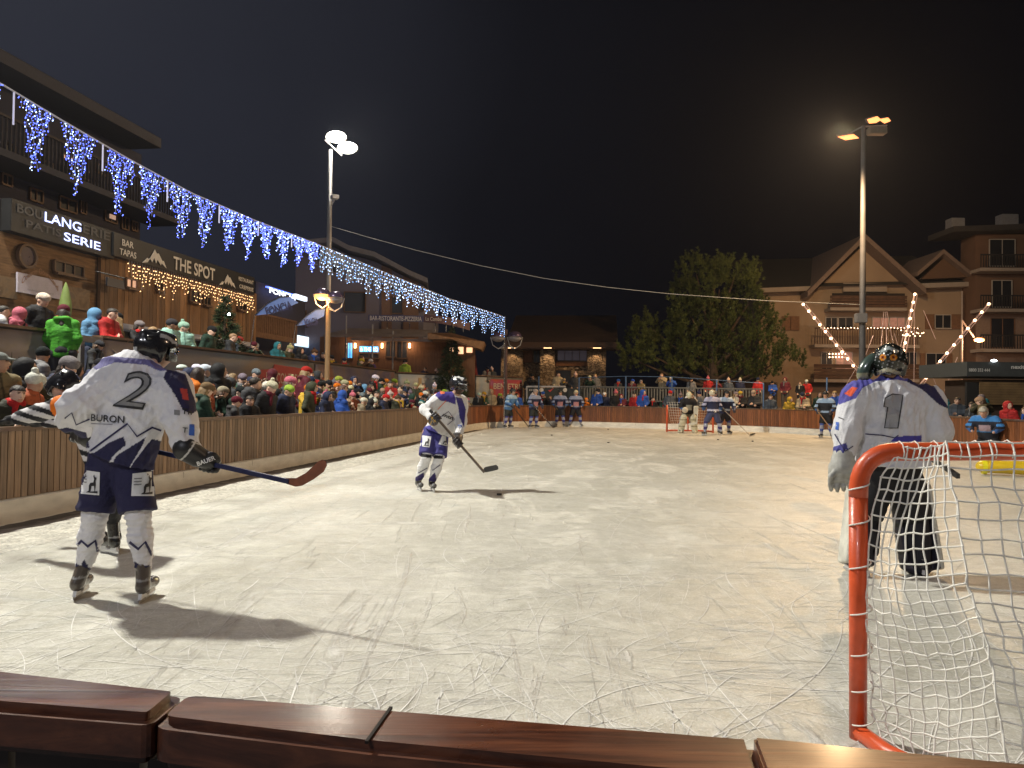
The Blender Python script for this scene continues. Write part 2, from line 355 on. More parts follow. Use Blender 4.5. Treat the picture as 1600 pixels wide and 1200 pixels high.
def ice_mat():
    m = bpy.data.materials.new('scuffed_ice'); m.use_nodes = True; nt = m.node_tree; N = nt.nodes; L = nt.links.new; b = N['Principled BSDF']
    tc = N.new('ShaderNodeTexCoord')
    def noise(sc, det, mapscale=None, rot=0, dist=0.0, rough=.5):
        mp = N.new('ShaderNodeMapping'); mp.inputs['Rotation'].default_value = (0, 0, rot)
        if mapscale: mp.inputs['Scale'].default_value = mapscale
        L(tc.outputs['Object'], mp.inputs[0]); n = N.new('ShaderNodeTexNoise'); n.inputs['Scale'].default_value = sc; n.inputs['Detail'].default_value = det
        n.inputs['Distortion'].default_value = dist; n.inputs['Roughness'].default_value = rough; L(mp.outputs[0], n.inputs['Vector']); return n.outputs[0]
    def rng(x, a, c, lo=0, hi=1):
        r = N.new('ShaderNodeMapRange'); r.interpolation_type = 'SMOOTHSTEP'; r.inputs[1].default_value = a; r.inputs[2].default_value = c; r.inputs[3].default_value = lo; r.inputs[4].default_value = hi; L(x, r.inputs[0]); return r.outputs[0]
    def mix(f, a, c):
        x = N.new('ShaderNodeMix'); x.data_type = 'RGBA'
        if isinstance(f, float): x.inputs[0].default_value = f
        else: L(f, x.inputs[0])
        for s_, v in ((6, a), (7, c)):
            if isinstance(v, tuple): x.inputs[s_].default_value = (*v, 1)
            else: L(v, x.inputs[s_])
        return x.outputs[2]
    def math_(op, a, c):
        x = N.new('ShaderNodeMath'); x.operation = op
        for i, v in enumerate((a, c)):
            if isinstance(v, (int, float)): x.inputs[i].default_value = v
            else: L(v, x.inputs[i])
        return x.outputs[0]
    big = rng(noise(.35, 6, dist=.6), .36, .66); c = mix(big, (.49, .48, .41), (.60, .59, .525))
    mid = rng(noise(1.3, 9, (1, .5, 1), .3, .8, .62), .46, .66); c = mix(math_('MULTIPLY', mid, .35), c, (.70, .69, .63))
    bare = rng(noise(.8, 7, (1, .35, 1), -.5, 1.2), .55, .74); c = mix(math_('MULTIPLY', bare, .3), c, (.46, .44, .39))
    st = rng(noise(4.2, 10, (1, .10, 1), 1.2, 1.6, .7), .57, .70); st2 = rng(noise(4.6, 10, (.10, 1, 1), .5, 1.4, .7), .58, .72); st3 = rng(noise(3.6, 10, (.09, 1, 1), -.35, 1.2, .7), .58, .72)
    s_all = math_('MAXIMUM', st, math_('MAXIMUM', st2, st3)); c = mix(math_('MULTIPLY', s_all, .72), c, (.86, .85, .82))
    fm = rng(noise(9, 8, (1, .6, 1), .6, .5, .72), .40, .66); c = mix(math_('MULTIPLY', fm, .32), c, (.80, .79, .75)); fd = rng(noise(7, 8, (.6, 1, 1), .2, .4, .7), .60, .44); c = mix(math_('MULTIPLY', fd, .35), c, (.36, .35, .31))
    grain = rng(noise(55, 4, rough=.7), .52, .70); c = mix(math_('MULTIPLY', grain, .6), c, (.88, .87, .85))
    pit = rng(noise(30, 3), .30, .22); c = mix(math_('MULTIPLY', pit, .4), c, (.36, .35, .32))
    L(c, b.inputs['Base Color']); L(rng(mid, 0, 1, .36, .66), b.inputs['Roughness']); b.inputs['Specular IOR Level'].default_value = .34
    bp = N.new('ShaderNodeBump'); bp.inputs['Strength'].default_value = .8; bp.inputs['Distance'].default_value = .02
    hh = math_('ADD', math_('MULTIPLY', noise(16, 7, rough=.7), .6), math_('MULTIPLY', s_all, .5)); hh = math_('ADD', hh, math_('MULTIPLY', noise(70, 3), .25)); L(hh, bp.inputs['Height']); L(bp.outputs[0], b.inputs['Normal']); return m
me = B(); ip = [CL[i] for i in range(0, len(CL), 4)]; me.add([(p.x, p.y, 0) for p in ip], [tuple(range(len(ip)))[::-1]])
ice = tag(me.build('ice_sheet', ice_mat()), kind='structure')
# skate marks: countless thin arcs of scraped snow
sm = B(); rr = random.Random(3)
for i in range(6000):
    near = rr.random() < .8
    D = rr.uniform(2.2, 14) if near else rr.uniform(12, 30); x = rr.uniform(-.75, .8) * D
    if x < -5.0 + .16 * (D - 8.2) or x > 11: continue
    rad = rr.choice((1.2, 2, 3.5, 6, 12)) * rr.uniform(.7, 1.4); ln = min(rr.expovariate(1 / .5) + .1, 3.2); a = rr.uniform(0, 6.28); wd = rr.choice((.0011, .0015, .0022, .0026 if i % 30 else .005)) * rr.uniform(.7, 1.2) * (1 if near else 2)
    n = max(5, int(ln / .12)); sg = rr.choice((-1, 1)); px_, py_ = x, D; vs = []
    for k in range(n + 1):
        t = k / n; wk = wd * (max(0, math.sin(t * 3.1416)) ** .5 + .1) * rr.uniform(.5, 1.4); nx, ny = -math.sin(a), math.cos(a)
        vs += [(px_ + nx * wk, py_ + ny * wk, .0035), (px_ - nx * wk, py_ - ny * wk, .0035)]; px_ += math.cos(a) * ln / n; py_ += math.sin(a) * ln / n; a += sg * ln / n / rad
    v_ = rr.uniform(.70, .88); sm.col = (v_, v_ * .99, v_ * .96) if rr.random() < .96 else (.46, .44, .40)
    if any(q[0] < -5.3 + .16 * (q[1] - 8.2) or q[1] < 1.9 for q in vs): continue
    sm.add(vs, [(2 * k, 2 * k + 1, 2 * k + 3, 2 * k + 2) for k in range(n)])
tag(sm.build('skate_marks', M('scraped_snow', rough=.75, attr=True, var=.1, scale=30)), kind='stuff', label='thin white skate scratches curving over the ice', cat='skate marks')
# shaved snow and painted board shadow along the foot of the left boards
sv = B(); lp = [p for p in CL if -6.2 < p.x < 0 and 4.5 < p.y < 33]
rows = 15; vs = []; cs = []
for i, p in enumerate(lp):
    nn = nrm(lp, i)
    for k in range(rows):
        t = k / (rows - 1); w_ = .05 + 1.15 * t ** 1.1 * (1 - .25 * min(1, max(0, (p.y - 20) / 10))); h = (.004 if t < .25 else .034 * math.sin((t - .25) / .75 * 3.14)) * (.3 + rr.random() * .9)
        q = p - nn * (w_ + rr.uniform(-.02, .02)); vs.append((q.x, q.y, .002 + h if 0 < k < rows - 1 else .0015)); e = t + rr.uniform(-.10, .10); g_ = rr.uniform(.8, 1.15); cs.append((.07 * g_, .062 * g_, .055 * g_) if e < .22 else (.26 * g_, .23 * g_, .20 * g_) if e < .42 else (.52 * g_, .50 * g_, .44 * g_))  # dark inner rows put the boards' shadow into the vertex colour
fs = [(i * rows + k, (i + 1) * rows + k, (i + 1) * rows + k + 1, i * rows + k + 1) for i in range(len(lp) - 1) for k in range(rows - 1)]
sv.v = vs; sv.f = fs; sv.c = cs; sno = sv.build('shaved_snow_and_shade', M('granular_snow_and_shade', rough=.7, attr=True, var=.45, scale=26, bump=1.0, bscale=40)); tag(sno, 'low ridge of grainy shaved snow with painted board shadow along the left boards', 'snow', kind='stuff')
# ---- boards: one barrier round the ice
boards = empty('rink_boards', (-5.5, 8.2, 0), 'continuous wooden barrier of upright planks round the ice rink', 'rink boards')
def bpart(b, name, mat, **k): o = b.build(name, mat, **k); o.parent = boards; o.location = Vector((0, 0, 0)) - boards.location; return o
pk = B(); npl = len(PL)
for i in range(npl - 1):
    a, c = PL[i], PL[i + 1]; d = (c - a); ln = d.length; d.normalize(); n_ = Vector((-d.y, d.x, 0)); y = a.y; s_ = i / npl
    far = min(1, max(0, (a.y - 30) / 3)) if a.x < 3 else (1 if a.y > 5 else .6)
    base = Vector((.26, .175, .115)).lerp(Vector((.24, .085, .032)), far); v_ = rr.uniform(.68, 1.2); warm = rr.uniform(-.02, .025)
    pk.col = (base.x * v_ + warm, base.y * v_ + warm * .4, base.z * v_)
    g_ = .0065; j = rr.uniform(-.0015, .0015); p0 = a + d * g_ + n_ * (.012 + j); p1 = c - d * g_ + n_ * (.012 + j)
    pk.add([(p0.x, p0.y, .27), (p1.x, p1.y, .27), (p1.x, p1.y, BH - .045), (p0.x, p0.y, BH - .045), (p0.x + n_.x * .02, p0.y + n_.y * .02, .27), (p1.x + n_.x * .02, p1.y + n_.y * .02, .27), (p1.x + n_.x * .02, p1.y + n_.y * .02, BH - .045), (p0.x + n_.x * .02, p0.y + n_.y * .02, BH - .045)], [(3, 2, 1, 0), (0, 4, 7, 3), (1, 2, 6, 5)])
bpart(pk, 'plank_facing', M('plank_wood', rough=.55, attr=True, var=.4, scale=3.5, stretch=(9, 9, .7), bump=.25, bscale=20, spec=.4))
bk = B(); ring_strip(bk, CL, .035, 0, .035, BH - .045); bpart(bk, 'backing', M('dark_backing', (.03, .022, .016), .9))
ot = B(); ring_strip(ot, CL, .11, BH - .05, .11, 0); bpart(ot, 'outer_panel', M('dark_outer_panel', (.035, .018, .012), .5, var=.3, scale=4))
kp = B(); ring_strip(kp, CL, -.03, .0, -.012, .25); ring_strip(kp, CL, -.012, .25, .03, .268)
bpart(kp, 'kick_plate', M('kick_plate_cream', (.74, .72, .66), .5, var=.22, scale=3, stretch=(1, 1, 3)))
ks = B()
for i in range(6, npl, 22):
    n_ = nrm(PL, i); p = PL[i] - n_ * .023; t = Vector((n_.y, -n_.x, 0)); ks.beam(p + Vector((0, 0, .004)), PL[i] - n_ * .013 + Vector((0, 0, .25)), .006, .004, n_)
bpart(ks, 'kick_plate_joint', M('joint_dark', (.15, .13, .10), .8))
cap = B(); CLf = [p for p in CL if not (p.y < 1.3 and -2.8 < p.x < 7.3)]
lf = [p for p in CL if (p.x < 3 and p.y > 1.6) or p.y > 33.0]; rt = [p for p in CL if p.x > 3 and p.y < 35]
for seg in (CL[8:],):
    ring_strip(cap, seg, -.02, BH, .115, BH); ring_strip(cap, seg, -.02, BH - .045, -.02, BH); ring_strip(cap, seg, .115, BH, .115, BH - .045); ring_strip(cap, seg, .115, BH - .045, -.02, BH - .045)
bpart(cap, 'top_rail', M('rail_wood', (.13, .075, .045), .35, var=.35, scale=4, stretch=(1, 1, 6), coat=.3))
# foreground cap pieces: lacquered hardwood, laid over the near board
lac = bpy.data.materials.new('lacquered_hardwood'); lac.use_nodes = True; nt = lac.node_tree; N = nt.nodes; L = nt.links.new; b_ = N['Principled BSDF']
tcn = N.new('ShaderNodeTexCoord'); mpn = N.new('ShaderNodeMapping'); mpn.inputs['Scale'].default_value = (1.2, 16, 16); mpn.inputs['Rotation'].default_value = (0, 0, .23); L(tcn.outputs['Object'], mpn.inputs[0])
nn_ = N.new('ShaderNodeTexNoise'); nn_.inputs['Scale'].default_value = 2.2; nn_.inputs['Detail'].default_value = 9; nn_.inputs['Distortion'].default_value = 1.2; nn_.inputs['Roughness'].default_value = .65; L(mpn.outputs[0], nn_.inputs[0])
crn = N.new('ShaderNodeValToRGB'); L(nn_.outputs[0], crn.inputs[0]); crn.color_ramp.elements[0].position = .3; crn.color_ramp.elements[0].color = (.022, .007, .004, 1); crn.color_ramp.elements[1].position = .72; crn.color_ramp.elements[1].color = (.17, .058, .025, 1)
e_ = crn.color_ramp.elements.new(.5); e_.color = (.08, .025, .012, 1); L(crn.outputs[0], b_.inputs[0])
n3 = N.new('ShaderNodeTexNoise'); n3.inputs['Scale'].default_value = 6; n3.inputs['Detail'].default_value = 6; L(tcn.outputs['Object'], n3.inputs[0]); r3 = N.new('ShaderNodeMapRange'); r3.inputs[1].default_value = .3; r3.inputs[2].default_value = .7; r3.inputs[3].default_value = .22; r3.inputs[4].default_value = .5; L(n3.outputs[0], r3.inputs[0]); L(r3.outputs[0], b_.inputs['Roughness'])
b_.inputs['Coat Weight'].default_value = .3; b_.inputs['Coat Roughness'].default_value = .16; b_.inputs['Specular IOR Level'].default_value = .45
bn = N.new('ShaderNodeBump'); bn.inputs['Strength'].default_value = .25; bn.inputs['Distance'].default_value = .004; L(nn_.outputs[0], bn.inputs['Height']); L(bn.outputs[0], b_.inputs['Normal'])
ZT = 1.10
def capseg(name, quad, rc, dz=0.0, th=.055):
    """quad: far-left, far-right, near-right, near-left in photo px on the plane z=ZT; rc: corner radii"""
    P = [onz(x, y, ZT + dz) for x, y in quad]; poly = []
    for i in range(len(P)):
        p = P[i]; a = P[i - 1] - p; c = P[(i + 1) % len(P)] - p; r = rc[i]
        if r <= 0: poly.append(p); continue
        for k in range(6):
            t = k / 5; q0 = p + a.normalized() * r; q1 = p + c.normalized() * r; poly.append(q0.lerp(p, t).lerp(p.lerp(q1, t), t))
    b = B(); b.prism([q - Vector((0, 0, th)) for q in poly], (0, 0, th)); o = b.build(name, lac, bevel=.010, loc=boards.location); o.parent = boards; o.location = (0, 0, 0)
    return o
capseg('cap_rail', [(-420, 996), (287, 1076.5), (236, 1120), (-620, 1052)], (0, .014, .018, 0), .004)
capseg('cap_rail', [(287, 1080), (612, 1105), (1176, 1150), (1199, 1222), (571, 1163), (238, 1123)], (.03, 0, 0, 0, 0, .02))
b = B(); q0, q1 = onz(611, 1106.5, ZT), onz(572.5, 1161, ZT); b.beam(q0 + Vector((0, 0, .0005)), q1 + Vector((0, 0, .0005)), .0035, .003); o = b.build('cap_joint', M('joint_black', (.01, .006, .004), .9)); o.parent = boards; o.location = -boards.location
capseg('cap_rail', [(1177, 1150.5), (2300, 1262), (2600, 1420), (1203, 1223)], (0.004, 0, 0, 0.0), .001)
# slats of the near board seen from behind, below the cap
nb = B()
ra, rb_ = onz(100, 1108, 1.1), onz(980, 1200, 1.1); rd_ = (rb_ - ra).normalized(); ri = Vector((-rd_.y, rd_.x, 0)); ra = ra + ri * .03
for i in range(-14, 16):
    q = ra + rd_ * (i * .17); nb.box((q.x, q.y, .523), (.16, .02, 1.045), math.atan2(rd_.y, rd_.x))
o = nb.build('rear_slats', M('dark_slat', (.03, .012, .008), .45, var=.4, scale=3)); o.parent = boards; o.location = -boards.location
# ================================================================ goals
RED = M('goal_red_paint', (.62, .085, .022), .38, var=.3, scale=7, coat=.12, bump=.08, bscale=30)
NETM = M('net_cord', (.78, .76, .70), .8, var=.2, scale=20)
def arc3(a, c, b, n=7): return [a.lerp(c, k / n).lerp(c.lerp(b, k / n), k / n) for k in range(n + 1)]
goal = empty('hockey_goal', (1.51, 3.33, 0), 'large red framed hockey goal with white net in the right foreground', 'goal')
def gp(b, name, mat, smooth=True): o = b.build(name, mat, smooth=smooth, loc=goal.location); o.parent = goal; o.location = (0, 0, 0); return o
P0 = Vector((1.508, 3.33, 0)); P1 = Vector((3.29, 2.91, 0)); ct = at(1341, 775, 3.3); c0 = at(1405, 706, 3.275)
crn_ = Vector((ct.x, ct.y, c0.z)); dirx = (P1 - P0).normalized(); c1 = c0 + dirx * 1.5; c1.z = c0.z + .055; pt1 = Vector((P1.x, P1.y, ct.z))
b = B(); b.tube([P0, P0.lerp(ct, .5), ct], [.036, .037, .038], 16); gp(b, 'post', RED)
b = B(); b.tube([P1, pt1], .038, 14); gp(b, 'post', RED)
b = B(); b.tube([ct - Vector((0, 0, .004))] + arc3(ct, crn_ + Vector((-.005, 0, 0)), c0, 9)[1:] + [c0.lerp(c1, .5)] + arc3(c1, Vector((P1.x, P1.y, c0.z)), pt1, 8), .039, 16); gp(b, 'crossbar', RED)
base = [P0 + Vector((0, 0, .03)), Vector((1.535, 3.13, .03)), Vector((1.66, 2.88, .03)), Vector((1.9, 2.62, .03)), Vector((2.3, 2.4, .03)), Vector((2.75, 2.32, .03)), Vector((3.05, 2.42, .03)), Vector((3.22, 2.62, .03)), P1 + Vector((0, 0, .03))]
b = B(); b.tube(base, .034, 12); gp(b, 'base_frame', RED)
for py in (745, 800, 868, 940, 1004, 1060, 1112):   # lacing cord round the post
    b = B(); q = at(1342 + (py - 775) * .02, py, 3.3); b.tube([q + Vector((.043 * math.cos(a), .043 * math.sin(a) , .012 * a - .02)) for a in [k * .45 - 3.3 for k in range(9)]], .0034, 5); gp(b, 'lacing', NETM)
ridge = [(1478, 690, 3.16), (1484, 738, 3.09), (1496, 795, 3.02), (1505, 860, 2.96), (1512, 915, 2.92), (1530, 965, 2.88), (1545, 1020, 2.84), (1556, 1080, 2.8), (1568, 1150, 2.77), (1580, 1235, 2.75)]
lead = [(1404, 700, 3.25), (1381, 742, 3.25), (1364, 792, 3.26), (1357, 860, 3.27), (1355, 915, 3.28), (1356, 965, 3.28), (1358, 1020, 3.28), (1361, 1080, 3.28), (1366, 1128, 3.26), (1384, 1166, 3.19)]
def curve(P, t):
    x = t * (len(P) - 1); i = min(int(x), len(P) - 2); return P[i].lerp(P[i + 1], x - i)
RG = [at(*p) for p in ridge]; LD = [at(*p) for p in lead]
nr = random.Random(5)
def net(G, name, rad=.0038):
    b = B(); n0, n1 = len(G), len(G[0])
    def spl(line):
        o = []
        for i in range(len(line) - 1):
            a = line[max(i - 1, 0)]; p = line[i]; q = line[i + 1]; d = line[min(i + 2, len(line) - 1)]
            for k in range(2):
                t = k / 2; o.append(.5 * ((2 * p) + (q - a) * t + (2 * a - 5 * p + 4 * q - d) * t * t + (3 * p - a - 3 * q + d) * t ** 3))
        return o + [line[-1]]
    for i in range(n0): b.tube(spl(G[i]), rad, 5, False)
    for j in range(n1): b.tube(spl([G[i][j] for i in range(n0)]), rad, 5, False)
    for r_ in G:
        for p in r_: b.ball(p, rad * 1.55, 5, 3)
    return gp(b, name, NETM)
G = []
for i in range(26):
    v = i / 25; a = curve(LD, v); c = curve(RG, v); row = []
    for j in range(11):
        u = j / 10; p = a.lerp(c, u ** 1.05); sag = .05 * math.sin(u * 3.14); p = p + Vector((0, 0, -sag * (.2 + .8 * v))) + Vector((.03 * math.sin(v * 9 + u * 2), .02 * math.sin(v * 7), 0)) * math.sin(u * 3.14)
        jt = .005 + .005 * v; row.append(p + Vector((nr.uniform(-jt, jt), nr.uniform(-jt, jt), nr.uniform(-jt, jt))))
    G.append(row)
net(G, 'side_net')
BB = [RG[-1], Vector((2.1, 2.5, .05)), Vector((2.4, 2.38, .05)), Vector((2.75, 2.32, .05)), Vector((3.05, 2.42, .05)), Vector((3.22, 2.62, .05))]
TT = [RG[0], RG[0].lerp(c1, .35), RG[0].lerp(c1, .7), c1 + Vector((0, 0, .02)), Vector((P1.x, P1.y, c0.z)), pt1]
G = []
for i in range(21):
    v = i / 20; row = []
    for j in range(29):
        u = j / 28; t = curve(TT, u); q = curve(BB, u); mid = t.lerp(q, v); mid = mid + Vector((0, .12 * math.sin(v * 3.14), -.03 * math.sin(v * 3.14)))
        w_ = max(0, 1 - u * 3); mid = mid.lerp(curve(RG, v), w_ ** 2 if j else 1.0) if w_ > 0 else mid
        if j: mid = mid + (curve(RG, v) - mid) * 0 
        jt = .008; row.append(mid + Vector((nr.uniform(-jt, jt), nr.uniform(-jt, jt), nr.uniform(-jt, jt) - .012 * math.sin(u * 40))) if i else mid)
    G.append(row)
for i in range(21):      # even spacing next to the ridge
    for j in range(1, 8): G[i][j] = G[i][0].lerp(G[i][8], j / 8) + Vector((nr.uniform(-.007, .007), nr.uniform(-.007, .007), nr.uniform(-.007, .007)))
net(G, 'back_net')
for k in range(22):    # loops of cord drawn over the crossbar
    b = B();
    p = c0.lerp(c1, k / 21 * .98) + Vector((.012 * math.sin(k * 5), 0, 0)); b.tube([p + Vector((0, .045 * math.cos(a), .045 * math.sin(a))) for a in (-.6, .2, .9, 1.6, 2.3, 3.1, 3.8)], .0028, 5); gp(b, 'cord_loop', NETM)
# far goal
fg = empty('hockey_goal', at(1042, 675, 33.6), 'small red goal standing at the far end of the ice', 'goal'); fg.location.z = 0
A = fg.location.copy(); Bq = at(1114, 677, 33.1); Bq.z = 0
def fp(b, name, mat): o = b.build(name, mat, smooth=True, loc=fg.location); o.parent = fg; o.location = (0, 0, 0); return o
up = Vector((0, 0, 1.30))
for q in (A, Bq): b = B(); b.tube([q, q + up * .9], .04, 8); fp(b, 'post', RED)
ax = (Bq - A).normalized(); b = B(); b.tube([A + up * .9] + arc3(A + up * .9, A + up, A + up + ax * .14, 4) + arc3(Bq + up - ax * .14, Bq + up, Bq + up * .9, 4), .04, 8); fp(b, 'crossbar', RED)
bk_ = Vector((ax.y * -1, ax.x, 0)) * 1.0; b = B(); b.tube([A + Vector((0, 0, .04)), A + bk_ * .6 + Vector((0, 0, .04)), A + bk_ + ax * .35 + Vector((0, 0, .04)), Bq + bk_ - ax * .35 + Vector((0, 0, .04)), Bq + bk_ * .6 + Vector((0, 0, .04)), Bq + Vector((0, 0, .04))], .035, 6)
b.tube([A + ax * .87 + bk_ + Vector((0, 0, .04)), A + ax * .87 + bk_ * .5 + up * .5], .03, 6); fp(b, 'base_frame', RED)
b = B()
for k in range(19): p = A.lerp(Bq, k / 18) + up; q = A.lerp(Bq, .1 + .8 * k / 18) + bk_ + Vector((0, 0, .04)); b.tube([p, p.lerp(q, .5) + Vector((0, 0, -.06)), q], .005, 4)
for k in range(12): v = k / 11; a = (A + up).lerp(A + bk_ + ax * .2, v); c = (Bq + up).lerp(Bq + bk_ - ax * .2, v); b.tube([a, c], .005, 4)
for q in (A, Bq):
    for k in range(9): b.tube([q + up * (k / 9), (q + bk_ * .9 + Vector((0, 0, .04))).lerp(q + up, k / 9)], .005, 4)
fp(b, 'net', NETM)
# pucks
pm = M('puck_rubber', (.012, .012, .013), .6)
for (x, y, lb) in ((780, 774, 'black puck lying near the stick blade of the white jersey player'), (862, 680.5, 'black puck on the ice nearest the row of waiting players'), (950, 671.5, 'small puck close to the far boards left of the goal'), (950.5, 692, 'puck on open ice in the middle distance'), (1122, 687.5, 'puck in front of the number 13 player'), (1176, 690, 'puck to the right of the far goal, farthest right on the ice')):
    p = onz(x, y, 0); b = B(); b.lathe((0, 0, .0045), [(.036, 0), (.0385, .003), (.0385, .022), (.036, .025)], 20); o = b.build('puck', pm); o.location = p; tag(o, lb, 'puck', 'pucks on the ice')
# yellow mat
ym = empty('crash_mat', at(1592, 738, 15.2), 'long rounded yellow padded mat lying on ice behind the near goal', 'mat'); ym.location.z = 0; ym.rotation_euler.z = -.35
s_ = S(.02); s_.cone((-.6, 0, .17), (1.0, 0, .17), .15, .20, .05, ((0, 0, 1), .8)); sdf_obj('cushion', s_, M('yellow_vinyl', (.75, .52, .02), .4, var=.2, scale=5), ym)
b = B(); b.lathe((-.62, 0, .17), [(.15, -.02), (.152, .06)], 18, (1, 0, 0)); b.build('end_cap', M('bright_yellow_vinyl', (.85, .78, .02), .4), ym)
# ================================================================ people on the ice
SKIN = M('skin', rough=.5, attr=True, objcol=True, var=.06, scale=20)
CLOTH = M('team_cloth', rough=.75, attr=True, var=.07, scale=14, bump=.25, bscale=90, spec=.3)
HARD = M('painted_shell', rough=.22, attr=True, var=.12, scale=12, coat=.4)
STEEL = M('skate_steel', (.62, .63, .66), .25, 1.0, var=.1)
HOLD = M('blade_holder_white', (.62, .62, .62), .4)
MARK = M('print_black', (.012, .012, .016), .6, var=.05); MNAVY = M('print_navy', (.016, .014, .075), .6, var=.05); MGREY = M('print_grey', (.20, .20, .21), .7, var=.1)
MWHITE = M('print_white', (.72, .72, .74), .6, var=.05); MBLUE = M('print_blue', (.02, .09, .42), .6, var=.05); MORANGE = M('print_orange', (.75, .14, .04), .6, var=.05)
NAVY = (.020, .019, .062); WHT = (.66, .655, .70); BLK = (.016, .016, .019)
def proj(P):
    P = np.asarray(P) - np.array(CAM); z = P @ np.array(_f); return 800 + FPX * (P @ np.array(CR)) / z, 600 - FPX * (P @ np.array(CU)) / z
def local(o, root):
    """shift a world-space mesh object so that it hangs on its root"""
    me = o.data; n = len(me.vertices); a = np.empty(n * 3, np.float32); me.vertices.foreach_get('co', a); a = a.reshape(-1, 3) - np.array(root.location, np.float32)
    me.vertices.foreach_set('co', a.ravel()); me.update(); o.parent = root
def mark_px(name, v, f, bv, mat, root, parent=None, off=.004, cell=4.0):
    """a printed mark on cloth: flat drawing carried on to the garment it is printed on"""
    me = bpy.data.meshes.new(name); me.from_pydata([(p[0], p[1], 0) for p in v], [], f); bm = bmesh.new(); bm.from_mesh(me)
    for ax in (0, 1):
        vals = [p[ax] for p in v]; k = min(vals) + cell
        while k < max(vals):
            bmesh.ops.bisect_plane(bm, geom=bm.verts[:] + bm.edges[:] + bm.faces[:], plane_co=(k, 0, 0) if ax == 0 else (0, k, 0), plane_no=(1, 0, 0) if ax == 0 else (0, 1, 0)); k += cell
    bmesh.ops.triangulate(bm, faces=bm.faces[:]); dead = []; ds = []
    for q in bm.verts:
        d = ray(q.co.x, q.co.y).normalized(); h = bv.ray_cast(CAM, d, 60)
        if h[0] is None: dead.append(q); continue
        q.co = h[0] - d * off; ds.append(h[3])
    md = sorted(ds)[len(ds) // 2] if ds else 0
    bmesh.ops.delete(bm, geom=dead, context='VERTS'); bm.to_mesh(me); bm.free(); me.materials.append(mat)
    o = bpy.data.objects.new(name, me); COL.objects.link(o); local(o, root)
    if parent: o.parent = parent; 
    return o
def px_text(s, cx, cy, h, w, rot=0.0, skew=0.0, bold=0.0):
    v, f = text_geo(s, 1.0, bold); mn, mxx = v.min(0), v.max(0); c = (mn + mxx) / 2; sx = w / (mxx[0] - mn[0]); sy = h / (mxx[1] - mn[1]); o = []
    for x, y, z in v:
        u, t = (x - c[0]) * sx, -(y - c[1]) * sy; u -= skew * t; o.append((cx + u * math.cos(rot) - t * math.sin(rot), cy + u * math.sin(rot) + t * math.cos(rot)))
    return o, f
def head_sdf(s, c, f, up, k=.015, r=1.0):
    """head with jaw, nose, ears and neck; c centre, f facing"""
    c = np.array(c); f = np.array(f, float); f /= np.linalg.norm(f); up = np.array(up, float); up -= f * (f @ up); up /= np.linalg.norm(up); rt = np.cross(f, up); Rm = np.stack([rt, f, up], 1)
    s.ell(c + up * .02 * r, (.076 * r, .096 * r, .10 * r), k, Rm); s.ell(c + f * .028 * r - up * .045 * r, (.056 * r, .062 * r, .068 * r), .03, Rm)
    s.cone(c + f * .088 * r + up * .012 * r, c + f * .108 * r - up * .022 * r, .010 * r, .016 * r, .012)
    s.ell(c + f * .088 * r - up * .058 * r, (.026 * r, .012 * r, .012 * r), .01, Rm)
    for q in (-1, 1): s.ell(c + rt * q * .078 * r - up * .005 * r, (.012 * r, .022 * r, .032 * r), .008, Rm)
    return Rm
def head_cols(V, c, Rm, r=1.0, beard=None):
    Q = (V - np.array(c)) @ Rm / r; col = np.tile(np.array([[1., 1., 1.]]), (len(V), 1))
    for q in (-1, 1):
        e = ((Q[:, 0] - q * .031) / .013) ** 2 + ((Q[:, 2] - .022) / .0085) ** 2 < 1; col[e & (Q[:, 1] > .05)] = (.10, .08, .07)
        e = ((Q[:, 0] - q * .031) / .020) ** 2 + ((Q[:, 2] - .042) / .006) ** 2 < 1; col[e & (Q[:, 1] > .05)] = (.25, .18, .14)
    e = (np.abs(Q[:, 0]) < .026) & (np.abs(Q[:, 2] + .058) < .007) & (Q[:, 1] > .05); col[e] = (.75, .38, .36)
    if beard is not None:
        e = (Q[:, 2] < -.035) & (Q[:, 1] > -.01) & (Q[:, 2] > -.13); e2 = (np.abs(Q[:, 0]) < .02) & (np.abs(Q[:, 2] + .058) < .005); col[e & ~e2] = beard
    return col
